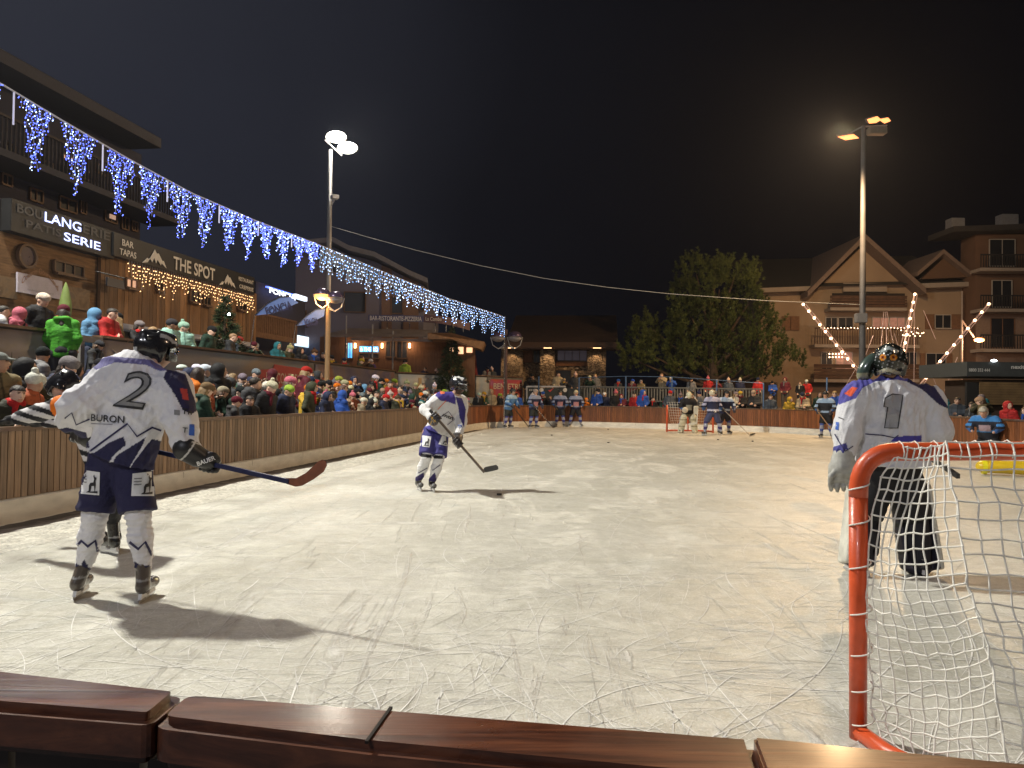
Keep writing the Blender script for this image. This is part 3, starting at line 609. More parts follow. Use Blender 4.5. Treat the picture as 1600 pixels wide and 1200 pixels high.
def body_mesh(root, J, vox=.014, skin=(.55, .33, .24), beard=None, fingers=False, feet=False, slim=1.0):
    """the whole body as one continuous skin"""
    s = S(vox); g = slim; hd = J['head']; Rm = head_sdf(s, hd, J['hf'], J.get('hup', (0, 0, 1)))
    s.cone(Vector(hd) - Vector(J.get('hup', (0, 0, 1))) * .06, J['neck'], .056, .062, .03)
    ch, pv = Vector(J['chest']), Vector(J['pelvis']); bf = Vector(J['bf']); sq = (bf, .68)
    s.cone(J['neck'], ch, .075, .15 * g, .06, sq); s.cone(ch, ch.lerp(pv, .55), .165 * g, .135 * g, .06, sq); s.cone(ch.lerp(pv, .55), pv, .135 * g, .155 * g, .06, sq)
    for q in 'LR':
        s.cone(ch.lerp(Vector(J['neck']), .45), J['sh' + q], .075, .062, .05); s.cone(J['sh' + q], J['el' + q], .056, .042, .04); s.cone(J['el' + q], J['ha' + q], .041, .028, .03)
        h, e = Vector(J['ha' + q]), Vector(J['el' + q]); d = (h - e).normalized(); sd = d.cross(bf)
        if sd.length < .1: sd = d.cross(Vector((0, 0, 1)))
        sd.normalize(); n = sd.cross(d)
        if not fingers: s.cone(h - d * .03, h, .03, .03, .02)
        else:
            s.cone(h, h + d * .075, .032, .036, .02, (n, .55))
            for i, (o, ln) in enumerate(((-.028, .062), (-.01, .075), (.009, .07), (.026, .055))):
                a = h + d * .08 + sd * o; b = a + d * ln * .55 + n * .008; s.cone(a, b, .0105, .0095, .008); s.cone(b, b + d * ln * .4 + n * .025, .0095, .008, .006)
            s.cone(h + d * .02 + sd * .03, h + d * .06 + sd * .058, .013, .011, .01); s.cone(h + d * .06 + sd * .058, h + d * .085 + sd * .055 + n * .012, .011, .009, .008)
        s.cone(pv, J['hi' + q], .12 * g, .095, .05); s.cone(J['hi' + q], J['kn' + q], .088 * g, .058, .04); s.cone(J['kn' + q], Vector(J['kn' + q]).lerp(Vector(J['an' + q]), .35), .056, .060, .03)
        s.cone(Vector(J['kn' + q]).lerp(Vector(J['an' + q]), .35), J['an' + q], .060, .040, .04)
        if feet:
            a = Vector(J['an' + q]); fd = Vector(J['fd' + q]); s.cone(a - Vector((0, 0, .045)) - fd * .03, a - Vector((0, 0, .06)) + fd * .15, .038, .03, .02, ((0, 0, 1), .8))
    V, Q = s.mesh(); V = relax(V, Q, 1); o = mk('body', V, Q, SKIN, None, True, head_cols(V, hd, Rm, 1, beard)); o.color = (*skin, 1); local(o, root); return o, Rm
def skate(root, a, d, sole=.0, boot=(.035, .03, .028), lean=0.0, vox=.010):
    """a: ankle, d: toe direction; the blade edge stands on the ice"""
    a = Vector(a); d = Vector(d); d.z = 0; d.normalize(); z0 = sole; ah = a.z - z0; up = Vector((a.x, a.y, 0)); sx = Vector((d.y, -d.x, 0))
    foot = Vector((a.x, a.y, z0)) + sx * lean
    s = S(vox); s.cone(a + Vector((0, 0, .015)), foot + Vector((0, 0, .11)) - d * .03, .052, .046, .03); s.cone(foot + Vector((0, 0, .105)) - d * .055, foot + Vector((0, 0, .098)) + d * .15, .042, .040, .03, (sx, .85)); s.ell(foot + Vector((0, 0, .10)) + d * .165, (.043, .05, .036), .02)
    s.cone(a + Vector((0, 0, .03)) - d * .045, foot + Vector((0, 0, .12)) - d * .07, .018, .02, .02)
    def cf(V):
        c = np.tile(np.array(boot), (len(V), 1)); z = V[:, 2] - z0; c[z < .075] = (.05, .045, .04); t = (V - np.array(foot)) @ np.array(d); c[(t > .15) & (z > .09)] = (.12, .12, .12); c[(z > .15) & (z < .165)] = (.30, .30, .30); return c
    o, V, Q = sdf_obj('skate', s, HARD, None, None, cf); local(o, root)
    b = B(); zt = foot.z + .066; pts = [(-.075, .068), (-.09, .030), (.19, .030), (.17, .068), (.09, .066), (.06, .040), (.02, .040), (-.005, .066)]
    b.prism([foot + d * x + Vector((0, 0, z)) - sx * .011 for x, z in pts], sx * .022); h = b.build('blade_holder', HOLD, root, loc=root.location); h.location = (0, 0, 0)
    b = B(); pts = [(-.10, .032), (-.105, .012), (-.08, .001), (.17, .001), (.205, .014), (.21, .034)]
    b.prism([foot + d * x + Vector((0, 0, z)) - sx * .0022 for x, z in pts], sx * .0044); h = b.build('blade', STEEL, root, loc=root.location); h.location = (0, 0, 0)
def glove(root, w, h, a, col=(.015, .015, .017), acc=(.55, .55, .55), vox=.008, side=1, trap=False, g=1.28):
    """w wrist, h hand centre (on the shaft), a shaft axis"""
    w, h, a = Vector(w), Vector(h), Vector(a).normalized(); f = (h - w); f = (f - a * f.dot(a))
    if f.length < .02: f = a.cross(Vector((0, 0, 1)))
    f.normalize(); n = a.cross(f) * side; s = S(vox); d = (h - w).normalized()
    s.cone(w - d * .06, w + d * .03, .066 * g, .056 * g, .02); s.cone(w + d * .02, h - f * .035, .054 * g, .048 * g, .03, (n, .8)); rad = .036 * g
    Rm = np.stack([np.array(a), np.array(f), np.array(n)], 1)
    s.box(h - f * .035 + n * .018, (.052 * g, .034 * g, .036 * g), .018, .02, Rm)
    for i, t in enumerate((-.042, -.014, .014, .042)):
        pr = None; rr_ = rad * (1, 1.08, 1.05, .95)[i]
        for k, th in enumerate((150, 95, 35, -25, -75)):
            p = h + a * (t * g + .004 * k * (i - 1.5) * .2) + (f * math.cos(R(th)) + n * math.sin(R(th))) * rr_
            if pr is not None: s.cone(pr, p, (.0165 - .001 * k) * g, (.0155 - .001 * k) * g, .004)
            pr = p
        s.box(h + a * t * g + (f * math.cos(R(118)) + n * math.sin(R(118))) * (rad + .018), (.012 * g, .024 * g, .011 * g), .008, .004, Rm)
    pt = h - f * .03 - n * .02 - a * .03 * side
    s.cone(pt, pt + a * .02 - n * .02 + f * .03, .019, .017, .01); s.cone(pt + a * .02 - n * .02 + f * .03, pt + a * .045 + f * .062 - n * .008, .017, .014, .006)
    def cf(V):
        c = np.tile(np.array(col), (len(V), 1)); Q = V - np.array(h); t = Q @ np.array(a); q = (V - np.array(w)) @ np.array(d)
        c[(np.abs(q + .045) < .006)] = acc; ff = Q @ np.array(f); nn = Q @ np.array(n); c[(nn > .04) & (np.abs(np.abs(t) - .028) < .004)] = acc; c[(nn > .03) & (np.abs(ff - .012) < .0035)] = acc; return c
    o, V, Q = sdf_obj('glove', s, M('glove_leather', rough=.45, attr=True, var=.15, scale=25), None, None, cf); local(o, root); return o, V, Q
def helmet(root, c, f, up, colf=None, vox=.008, r=1.0, vents=True):
    c = Vector(c); f = Vector(f).normalized(); up = Vector(up); up = (up - f * up.dot(f)).normalized(); rt = f.cross(up); Rm = np.stack([np.array(rt), np.array(f), np.array(up)], 1); s = S(vox); q = lambda x, y, z: c + (rt * x + f * y + up * z) * r
    s.ell(q(0, -.005, .03), (.103 * r, .133 * r, .112 * r), .01, Rm)
    s.cone(q(0, .08, .10), q(0, -.10, .10), .03 * r, .035 * r, .03); s.cone(q(0, -.11, .04), q(0, -.105, -.035), .05 * r, .04 * r, .03)
    for x in (-1, 1): s.cone(q(x * .085, 0, .0), q(x * .078, .005, -.065), .026 * r, .018 * r, .02); s.cone(q(x * .06, .09, .075), q(x * .07, -.09, .085), .012 * r, .014 * r, .006)
    s.box(q(0, .10, -.06), (.09 * r, .10 * r, .085 * r), .01, .008, Rm, True); s.box(q(0, -.02, -.135), (.14 * r, .2 * r, .05 * r), .01, .008, Rm, True)
    if vents:
        for x in (-.03, .03):
            for y in (-.05, .03): s.box(q(x, y, .145), (.009 * r, .022 * r, .02 * r), .004, .003, Rm, True)
    def cf(V): return colf((V - np.array(c)) @ Rm / r, V) if colf else np.tile(np.array(BLK), (len(V), 1))
    o, V, Q = sdf_obj('helmet', s, HARD, None, None, cf); local(o, root); return o, Rm
GLASS = M('visor_plastic', (.8, .85, .9), .05, var=0, trans=1.0, spec=.5)
def visor(root, helm, c, Rm, r=1.0):
    b = B(); n = 12; vs = []
    for z in (.045, -.055):
        for k in range(n + 1): a = R(-78 + 156 * k / n); vs.append(Vector(c) + Vector(Rm @ np.array([math.sin(a) * .108 * r, math.cos(a) * .135 * r + .006, z * r])))
    b.add(vs, [(k, k + 1, n + 2 + k, n + 1 + k) for k in range(n)]); o = b.build('visor', GLASS, helm, smooth=True, loc=root.location); o.location = (0, 0, 0); sm_ = o.modifiers.new('thick', 'SOLIDIFY'); sm_.thickness = .003
def stick(name_label, p_top, p_heel, toe, group='hockey sticks held by the players', shaft=(.02, .02, .03), blade=(.02, .02, .02), sw=.030, taped=False, goalie=False, outline=None):
    """p_top butt end, p_heel heel of the blade, toe end of the blade"""
    p0, p1, p2 = Vector(p_top), Vector(p_heel), Vector(toe); root = empty('hockey_stick', p0, name_label, 'hockey stick', group); d = (p1 - p0).normalized(); up = (p2 - p1).normalized(); up = (up - d * up.dot(d)).normalized()
    b = B(); b.col = shaft; b.beam(p0, p1, sw * .7, sw, up); b.col = (.03, .03, .03)
    b.beam(p0 - d * .004, p0 + d * .16, sw * .78, sw * 1.1, up)
    if taped:
        for k in range(9): b.col = (.6, .6, .55); b.beam(p0 + d * (.3 + .11 * k), p0 + d * (.34 + .11 * k), sw * .76, sw * 1.06, up)
    o = b.build('shaft', M('stick_paint', rough=.35, attr=True, var=.15), root, loc=p0); o.location = (0, 0, 0)
    if outline:
        b = B(); b.col = blade; b.prism([at(*q) for q in outline], ray(outline[0][0], outline[0][1]).normalized() * .008); o = b.build('blade', M('stick_blade', rough=.6, attr=True, var=.25, scale=30), root, loc=p0, bevel=.002); o.location = (0, 0, 0); return root
    nrm_ = d.cross(up); n = 10; vs = []; fs = []; wd = .072 if not goalie else .09
    tdir = (p2 - p1); ln = tdir.length; tdir.normalize(); wdir = nrm_.cross(tdir).normalized()
    if wdir.dot(d) > 0: wdir = -wdir
    for k in range(n + 1):
        t = k / n; c = p1.lerp(p2, t) + nrm_ * (.03 * t * t); hw = wd * (1 - .04 * t) * (1 if t < .85 else math.sqrt(max(.05, 1 - ((t - .85) / .16) ** 2))); hw *= (.62 + .38 * min(1, t * 8))
        cc = c + wdir * (wd - hw) * .35
        for sgn in (-1, 1):
            vs += [cc - wdir * .006 + nrm_ * .004 * sgn, cc + wdir * hw + nrm_ * .004 * sgn]
    for k in range(n):
        i = 4 * k; fs += [(i, i + 1, i + 5, i + 4), (i + 2, i + 6, i + 7, i + 3), (i, i + 4, i + 6, i + 2), (i + 1, i + 3, i + 7, i + 5)]
    fs += [(0, 2, 3, 1), (4 * n, 4 * n + 1, 4 * n + 3, 4 * n + 2)]
    b = B(); b.col = blade; b.add(vs, fs); o = b.build('blade', M('stick_blade', rough=.6, attr=True, var=.25, scale=30), root, loc=p0, bevel=.002); o.location = (0, 0, 0)
    return root
def jersey(root, J, colf, vox=.008, amp=.006, seed=1, hem=None, wide=1.0, sleeve=1.0, extra=None, shoulder=.098, sqf=.66):
    s = S(vox); bf = J['bf']; sq = (bf, sqf); nk, ch, pv = Vector(J['neck']), Vector(J['chest']), Vector(J['pelvis']); hm = Vector(hem) if hem is not None else pv - Vector((0, 0, .03)); ax = (ch - hm).normalized()
    s.cone(nk, ch, .095, .215 * wide, .07, sq); s.cone(ch, hm, .215 * wide, .262 * wide, .05, sq)
    for q in 'LR':
        sh, el, ha = Vector(J['sh' + q]), Vector(J['el' + q]), Vector(J['ha' + q]); s.cone(nk.lerp(ch, .25), sh, .10, shoulder, .06); s.cone(sh, el, shoulder, .094 * sleeve, .03); s.cone(el, el.lerp(ha, .72), .098 * sleeve, .078 * sleeve, .03)
        s.cone(ch.lerp(sh, .4), sh.lerp(el, .3), .12, .09, .08)
    if extra: extra(s)
    zz = np.array(ax); Rm = np.array(Vector((0, 0, 1)).rotation_difference(ax).to_matrix()); s.box(hm - ax * .26, (.5, .5, .25), .004, .004, Rm, True)
    V, Q = s.mesh(); V = folds(V, Q, amp, .26, seed, (.8, .3, .5)); V = relax(V, Q, 2); V = folds(V, Q, amp * .5, .13, seed + 9, (1, 0, -.2)); V = relax(V, Q, 3); o = mk('jersey', V, Q, CLOTH, None, True, colf(V)); local(o, root); return o, V, Q
def pants(root, J, col, vox=.010, r=1.0, hemk=.12, seed=2, colf=None):
    s = S(vox); pv = Vector(J['pelvis']); sq = (J['bf'], .8); s.cone(pv + Vector((0, 0, .03)), pv, .165 * r, .18 * r, .05, sq)
    for q in 'LR':
        hi, kn = Vector(J['hi' + q]), Vector(J['kn' + q]); e = hi.lerp(kn, 1 - hemk + .0); s.cone(hi.lerp(pv, .3), e, .138 * r, .128 * r, .014); d = (kn - hi).normalized(); Rm = np.array(Vector((0, 0, 1)).rotation_difference(-d).to_matrix()); s.box(e + d * .15, (.2, .2, .13), .004, .006, Rm, True)
    V, Q = s.mesh(); V = folds(V, Q, .006, .2, seed); V = relax(V, Q, 2); o = mk('pants', V, Q, CLOTH, None, True, colf(V) if colf else np.tile(np.array(col), (len(V), 1))); local(o, root); return o, V, Q
def socks(root, J, colf, vox=.009, r=1.0, top=.12):
    outs = []
    for q in 'LR':
        s = S(vox); hi, kn, an = Vector(J['hi' + q]), Vector(J['kn' + q]), Vector(J['an' + q]); bf = Vector(J['bf']); s.cone(hi.lerp(kn, .7), kn, .102 * r, .086 * r, .03); s.cone(kn, kn.lerp(an, .12), .088 * r, .074 * r, .01); s.cone(kn.lerp(an, .12), kn.lerp(an, .4), .074 * r, .080 * r, .02); s.cone(kn.lerp(an, .4), an + Vector((0, 0, .02)), .080 * r, .056 * r, .04)
        s.cone(kn.lerp(an, .1) + bf * .03, kn.lerp(an, .75) + bf * .025, .06 * r, .05 * r, .03)
        V, Q = s.mesh(); V = folds(V, Q, .0055, .10, 5, (0, 0, 1)); V = relax(V, Q, 1); o = mk('sock', V, Q, CLOTH, None, True, colf(V)); local(o, root); outs.append((V, Q))
    return outs
def paint(V, base, polys):
    """base colour plus printed areas given as outlines"""
    X, Y = proj(V); c = np.tile(np.array(base, float), (len(V), 1))
    for poly, col in polys: c[inpoly(X, Y, poly)] = col
    return c
def joined(bvs): return bvs
# ---------------------------------------------------------------- player 2, back to the camera on the left
J = dict(head=at(246, 549, 5.52), hf=Vector((.75, .65, -.12)), neck=at(233, 583, 5.45), chest=at(222, 622, 5.42), pelvis=at(187, 704, 5.4), bf=Vector((.25, .95, -.1)),
  shL=at(178, 592, 5.42), elL=at(118, 634, 5.30), haL=at(138, 682, 5.85), shR=at(270, 602, 5.38), elR=at(285, 662, 5.28), haR=at(302, 709, 5.27),
  hiL=at(162, 722, 5.4), hiR=at(210, 723, 5.4), knL=at(148, 806, 5.36), knR=at(216, 806, 5.32), anL=at(131, 888, 5.42), anR=at(224, 888, 5.36), fdL=Vector((.15, .98, 0)), fdR=Vector((.45, .89, 0)))
r2 = empty('person', (-2.95, 5.45, 0), 'ice hockey player in white jersey number 2 and navy pants, back turned, holding a stick', 'person', 'hockey players in white')
body_mesh(r2, J, .012)
jp = [([(140, 570), (168, 556), (236, 562), (262, 578), (250, 580), (228, 570), (180, 566), (150, 578)], (.13, .12, .30)), ([(262, 575), (290, 585), (310, 640), (300, 647), (286, 641), (272, 615), (255, 590)], (.02, .018, .06)),
      ([(281, 606), (292, 608), (295, 625), (286, 624)], (.45, .05, .04)), ([(148, 707), (170, 692), (193, 682), (197, 695), (178, 711), (165, 730), (130, 730), (132, 709)], NAVY), ([(182, 712), (228, 683), (222, 697), (210, 717), (200, 735), (170, 735)], NAVY), ([(213, 717), (232, 692), (238, 686), (256, 690), (256, 735), (200, 735)], NAVY),
      ([(84, 672), (105, 668), (135, 676), (140, 700), (90, 700)], NAVY)]
def x2(s): s.cone(at(122, 630, 5.30), at(108, 655, 5.4), .125, .10, .06); s.cone(at(176, 594, 5.42), at(148, 636, 5.36), .135, .13, .08); s.cone(at(200, 590, 5.42), at(215, 640, 5.42), .20, .22, .08, ((.25, .95, 0), .7)); s.cone(at(282, 660, 5.28), at(284, 688, 5.27), .105, .085, .05); s.cone(at(270, 606, 5.38), at(280, 650, 5.3), .125, .105, .06)
jo, V, Q = jersey(r2, J, lambda V: paint(V, WHT, jp), .0075, .010, 3, hem=at(187, 716, 5.4), extra=x2, sleeve=1.0, wide=.98, sqf=.78); bj = bvh(V, Q)
for nm, (v, f), mt in (('number_edge', px_text('2', 212, 609, 60, 48, .12, .30, .022), MARK), ('number', px_text('2', 212, 609, 53, 42, .12, .30, -.012), MGREY), ('lettering', px_text('BURON', 168, 654, 11, 52, .06, 0, .01), MARK)):
    mark_px(nm, v, f, bj, mt, r2, off=.006 if nm == 'number_edge' else .009)
for pts, w_ in (([(139, 706), (199, 662), (214, 682), (238, 668), (252, 673)], 3.0), ([(101, 654), (112, 645), (119, 664), (140, 655)], 2.2), ([(142, 662), (176, 663)], .8)): v, f = strip2d(pts, w_); mark_px('jersey_stripe', v, f, bj, MNAVY, r2, off=.005)
for t_, x, y, h_, w_ in (('Tn', 292, 643, 9, 16), ('T', 289, 672, 8, 8)): v, f = px_text(t_, x, y, h_, w_, .1, 0, .01); mark_px('sleeve_lettering', v, f, bj, MARK, r2, off=.006)
mark_px('sleeve_patch', [(296, 663), (304, 663), (304, 681), (295, 680)], [(0, 1, 2, 3)], bj, MBLUE, r2, off=.005); mark_px('sleeve_patch', [(272, 640), (281, 641), (281, 649), (272, 648)], [(0, 1, 2, 3)], bj, MGREY, r2, off=.005)
po, V, Q = pants(r2, J, NAVY, .009, .98); bp_ = bvh(V, Q)
deer = [(.10, .0), (.30, .10), (.30, .38), (.40, .52), (.62, .56), (.66, .74), (.60, .90), (.66, .98), (.70, .86), (.84, .84), (.82, .74), (.78, .66), (.80, .44), (.76, .10), (.72, .10), (.68, .38), (.50, .36), (.44, .10), (.40, .06), (.95, .12), (.95, .0)]
for qd in ([(122, 733), (156, 738), (155, 774), (119, 771)], [(207, 740), (243, 736), (241, 775), (205, 775)]):
    mark_px('pants_patch', qd, [(0, 1, 2, 3)], bp_, MWHITE, r2, off=.005); a, b_2, c, d = [Vector(p) for p in qd]
    def bi(u, w_): return (a.lerp(b_2, u).lerp(d.lerp(c, u), 1 - w_))[:]
    mark_px('deer_emblem', [bi(.35 + .6 * u, .08 + .8 * w_) for u, w_ in deer], [tuple(range(len(deer)))], bp_, MARK, r2, off=.009, cell=3)
    for k in range(3): mark_px('patch_lettering', [bi(.08, .78 - .13 * k), bi(.42, .78 - .13 * k), bi(.42, .74 - .13 * k), bi(.08, .74 - .13 * k)], [(0, 1, 2, 3)], bp_, MGREY, r2, off=.009)
sp = [([(113, 908), (119, 880), (126, 885), (131, 874), (139, 886), (149, 893), (150, 908)], NAVY), ([(203, 908), (205, 892), (211, 877), (221, 886), (232, 882), (240, 896), (240, 908)], NAVY)]
for (V, Q), zz_ in zip(socks(r2, J, lambda V: paint(V, WHT, sp)), ([(116, 858), (127, 845), (137, 854), (149, 845), (153, 862)], [(202, 847), (216, 858), (227, 847), (238, 868)])):
    v, f = strip2d(zz_, 4.6); mark_px('sock_stripe', v, f, bvh(V, Q), MNAVY, r2, off=.005)
skate(r2, J['anL'], (-.20, .98, 0), 0, (.10, .085, .075), -.03); skate(r2, J['anR'], (-.10, 1, 0), 0, (.10, .085, .075), .01)
s0, s1, s2 = at(104, 674, 6.05), at(466, 757, 4.95), at(508, 723, 4.85)
stick('long dark blue stick with a red brown blade held by player number 2', s0, at(452, 752.5, 4.98), s2, shaft=(.015, .02, .07), blade=(.20, .06, .03), outline=[(446, 747, 4.99), (463, 747, 4.95), (478, 739, 4.92), (497, 721, 4.88), (504, 718, 4.87), (510, 721, 4.86), (511, 727, 4.86), (506, 737, 4.87), (490, 749, 4.90), (472, 759, 4.93), (462, 760.5, 4.95), (447, 756, 4.99)])
ax = (s1 - s0).normalized(); gr = at(322, 724, 5.3); gc, V, Q = glove(r2, J['haR'], s0 + ax * ((gr - s0).dot(ax)), ax, side=1); bg_ = bvh(V, Q); v, f = px_text('BAUER', 322, 720, 7, 30, -.35, 0, .03); mark_px('glove_lettering', v, f, bg_, MWHITE, r2, gc, off=.004)
glove(r2, J['haL'], s0 + ax * .22, ax, side=-1)
def hc2(Q, V):
    c = np.tile(np.array(BLK), (len(V), 1)); c[(Q[:, 1] < -.09) & (np.abs(Q[:, 0]) < .035) & (np.abs(Q[:, 2] + .01) < .016)] = (.5, .5, .5); c[(np.abs(np.abs(Q[:, 0]) - .07) < .012) & (Q[:, 2] > .07) & (Q[:, 1] > -.02)] = (.35, .35, .36); return c
ho, Rm = helmet(r2, J['head'], J['hf'], (.1, -.05, 1), hc2, r=1.06); visor(r2, ho, J['head'], Rm)
# ---------------------------------------------------------------- referee behind player 2
J = dict(head=at(99, 606, 6.75), hf=Vector((-.55, -.2, -.6)), hup=(-.3, .3, .9), neck=at(118, 628, 6.8), chest=at(140, 650, 6.85), pelvis=at(172, 712, 6.9), bf=Vector((-.8, .5, -.2)),
  shL=at(112, 632, 6.6), elL=at(62, 645, 6.75), haL=at(18, 656, 6.95), shR=at(140, 632, 7.1), elR=at(110, 655, 7.4), haR=at(60, 660, 7.45),
  hiL=at(168, 722, 6.8), hiR=at(182, 722, 7.0), knL=at(172, 775, 6.75), knR=at(182, 775, 7.0), anL=at(176, 818, 6.9), anR=at(178, 815, 7.15), fdL=Vector((-.8, .6, 0)), fdR=Vector((-.8, .6, 0)))
rf = empty('person', (-3.6, 6.95, 0), 'referee in striped shirt with orange armband leaning on the left boards behind player 2', 'person')
body_mesh(rf, J, .014)
def refcol(V):
    ax_ = np.array((J['elL'] - J['shL']).normalized()); t = V[:, 0] * 9 + V[:, 2] * 34 + V[:, 1] * 4; c = np.where((np.sin(t * 2.0) > 0)[:, None], np.array([[.62, .6, .62]]), np.array([[.015, .015, .02]])); X, Y = proj(V); u = (V - np.array(J['shL'])) @ ax_
    q_ = V - np.array(J['shL']); pd = np.linalg.norm(q_ - u[:, None] * ax_, axis=1); c[(u > -.02) & (u < .13) & (pd < .15)] = (.75, .17, .01); return c
jersey(rf, J, refcol, .010, .004, 8, wide=.85, sleeve=.85, shoulder=.085); pants(rf, J, BLK, .012, .72, hemk=-.0); socks(rf, J, lambda V: np.tile(np.array(BLK), (len(V), 1)), .012)
skate(rf, J['anL'], (-.8, .5, 0), 0, (.02, .02, .02)); skate(rf, J['anR'], (-.8, .5, 0), 0, (.02, .02, .02)); helmet(rf, J['head'], J['hf'], (-.3, .2, .9))
for q in 'LR':
    s = S(.01); h, e = Vector(J['ha' + q]), Vector(J['el' + q]); d = (h - e).normalized(); s.cone(h - d * .03, h + d * .05, .045, .045, .01)
    for i in range(4): s.cone(h + d * .06 + Vector((0, .03 * (i - 1.5), 0)), h + d * (.12 - .01 * abs(i - 1.5)) + Vector((0, .034 * (i - 1.5), -.015)), .017, .014, .006)
    s.cone(h + d * .03 + Vector((0, -.05, 0)), h + d * .08 + Vector((0, -.075, 0)), .018, .014, .008); o, V, Q = sdf_obj('glove', s, M('glove_leather'), None, None, lambda V: np.tile(np.array(BLK), (len(V), 1))); local(o, rf)
# ---------------------------------------------------------------- skater in the middle of the ice
J = dict(head=at(717, 603, 11.75), hf=Vector((.9, -.42, -.14)), hup=(.22, 0, 1), neck=at(709, 622, 11.8), chest=at(703, 635, 11.8), pelvis=at(681, 671, 11.85), bf=Vector((.55, -.82, -.1)),
  shL=at(690, 622, 11.72), elL=at(664, 640, 11.55), haL=at(678, 656, 11.35), shR=at(721, 627, 11.95), elR=at(721, 658, 11.75), haR=at(715, 684, 11.5),
  hiL=at(670, 677, 11.8), hiR=at(691, 679, 11.8), knL=at(666, 714, 11.6), knR=at(686, 716, 11.65), anL=at(654, 751, 11.8), anR=at(675, 754, 11.7), fdL=Vector((.5, -.8, 0)), fdR=Vector((.4, -.9, 0)))
r3 = empty('person', (-1.3, 11.8, 0), 'bearded hockey player in white jersey skating mid ice towards a puck, glancing right', 'person', 'hockey players in white')
body_mesh(r3, J, .012, (.5, .3, .22), beard=(.12, .08, .06))
jp3 = [([(690, 600), (705, 604), (712, 622), (712, 632), (700, 628), (688, 626), (680, 618)], (.07, .05, .28)), ([(712, 620), (722, 622), (728, 640), (725, 668), (718, 652), (716, 636)], (.05, .04, .2)), ([(687, 608), (694, 607), (695, 615), (688, 616)], (.72, .16, .07)), ([(672, 664), (684, 676), (700, 690), (660, 690), (660, 668)], (.10, .09, .40))]
jo, V, Q = jersey(r3, J, lambda V: paint(V, (.70, .70, .72), jp3), .010, .006, 12, hem=at(686, 676, 11.8), wide=.95, sleeve=.92); bj = bvh(V, Q)
for pts, w_ in (([(687, 652), (701, 643), (710, 655), (699, 664)], 1.0), ([(684, 640), (697, 626)], 1.0)): v, f = strip2d(pts, w_); mark_px('jersey_stripe', v, f, bj, MNAVY if w_ < 1.01 and pts[0][1] > 645 else MORANGE, r3, off=.008)
v, f = px_text('mtn', 700, 651, 5, 17, .35, 0, .02); mark_px('lettering', v, f, bj, MARK, r3, off=.01); v, f = px_text('TX', 719, 666, 5, 8, -.1, 0, .02); mark_px('lettering', v, f, bj, MBLUE, r3, off=.01)
po, V, Q = pants(r3, J, (.05, .045, .20), .011, .95); bp_ = bvh(V, Q)
for qd in ([(659, 680), (674, 682), (671, 699), (656, 697)], [(691, 680), (702, 684), (699, 697), (685, 694)]): mark_px('pants_patch', qd, [(0, 1, 2, 3)], bp_, MWHITE, r3, off=.008); a, b_2, c, d = [Vector(p) for p in qd]; mark_px('deer_emblem', [(a.lerp(b_2, .25 + .7 * u).lerp(d.lerp(c, .25 + .7 * u), .9 - .75 * w_))[:] for u, w_ in deer], [tuple(range(len(deer)))], bp_, MARK, r3, off=.012, cell=3)
sp = [([(656, 708), (674, 711), (674, 716), (656, 713)], BLK), ([(676, 711), (692, 712), (692, 717), (676, 716)], BLK), ([(645, 748), (662, 738), (664, 762), (645, 762)], (.04, .03, .12)), ([(666, 752), (680, 738), (684, 765), (666, 765)], (.04, .03, .12))]
for (V, Q), zz_ in zip(socks(r3, J, lambda V: paint(V, (.70, .70, .72), sp), .011), ([(651, 734), (654, 739), (668, 731)], [(672, 727), (676, 735), (688, 726)])): v, f = strip2d(zz_, 1.3); mark_px('sock_stripe', v, f, bvh(V, Q), MNAVY, r3, off=.007)
skate(r3, J['anL'], (.35, -1, 0), 0, (.02, .02, .02)); skate(r3, J['anR'], (.3, -1, 0), 0, (.02, .02, .02))
t0, t1, t2 = at(672, 641, 11.15), at(757, 738, 10.95), at(780, 733, 10.9)
stick('stick with a dark blade reached out by the bearded player mid ice', t0, t1, t2, shaft=(.10, .075, .06), blade=(.03, .03, .03), sw=.034)
ax = (t1 - t0).normalized(); glove(r3, J['haL'], t0 + ax * .14, ax, (.02, .018, .025), (.65, .35, .03), vox=.011); glove(r3, J['haR'], t0 + ax * ((at(718, 693, 11.2) - t0).dot(ax)), ax, (.02, .015, .015), (.3, .3, .3), vox=.011)
def hc3(Q, V): c = np.tile(np.array(BLK), (len(V), 1)); c[(np.abs(np.abs(Q[:, 0]) - .05) < .02) & (Q[:, 2] > .04) & (np.abs(Q[:, 1]) < .08)] = (.62, .62, .62); return c
ho, Rm = helmet(r3, J['head'], J['hf'], J['hup'], hc3, .011, 1.06); visor(r3, ho, J['head'], Rm)
# ---------------------------------------------------------------- goalkeeper number 1
J = dict(head=at(1390, 570, 6.42), hf=Vector((.50, .87, -.05)), neck=at(1390, 598, 6.42), chest=at(1394, 640, 6.42), pelvis=at(1392, 716, 6.42), bf=Vector((0, 1, -.05)),
  shL=at(1338, 622, 6.42), elL=at(1324, 672, 6.38), haL=at(1318, 722, 6.3), shR=at(1448, 628, 6.42), elR=at(1462, 676, 6.42), haR=at(1440, 712, 6.85),
  hiL=at(1372, 735, 6.42), hiR=at(1414, 735, 6.42), knL=at(1352, 806, 6.5), knR=at(1428, 808, 6.5), anL=at(1345, 875, 6.42), anR=at(1440, 885, 6.4), fdL=Vector((-.2, 1, 0)), fdR=Vector((.2, 1, 0)))
r1 = empty('person', (3.15, 6.42, 0), 'goalkeeper in white jersey number 1 with painted mask, seen from behind the near goal', 'person', 'hockey players in white')
body_mesh(r1, J, .013)
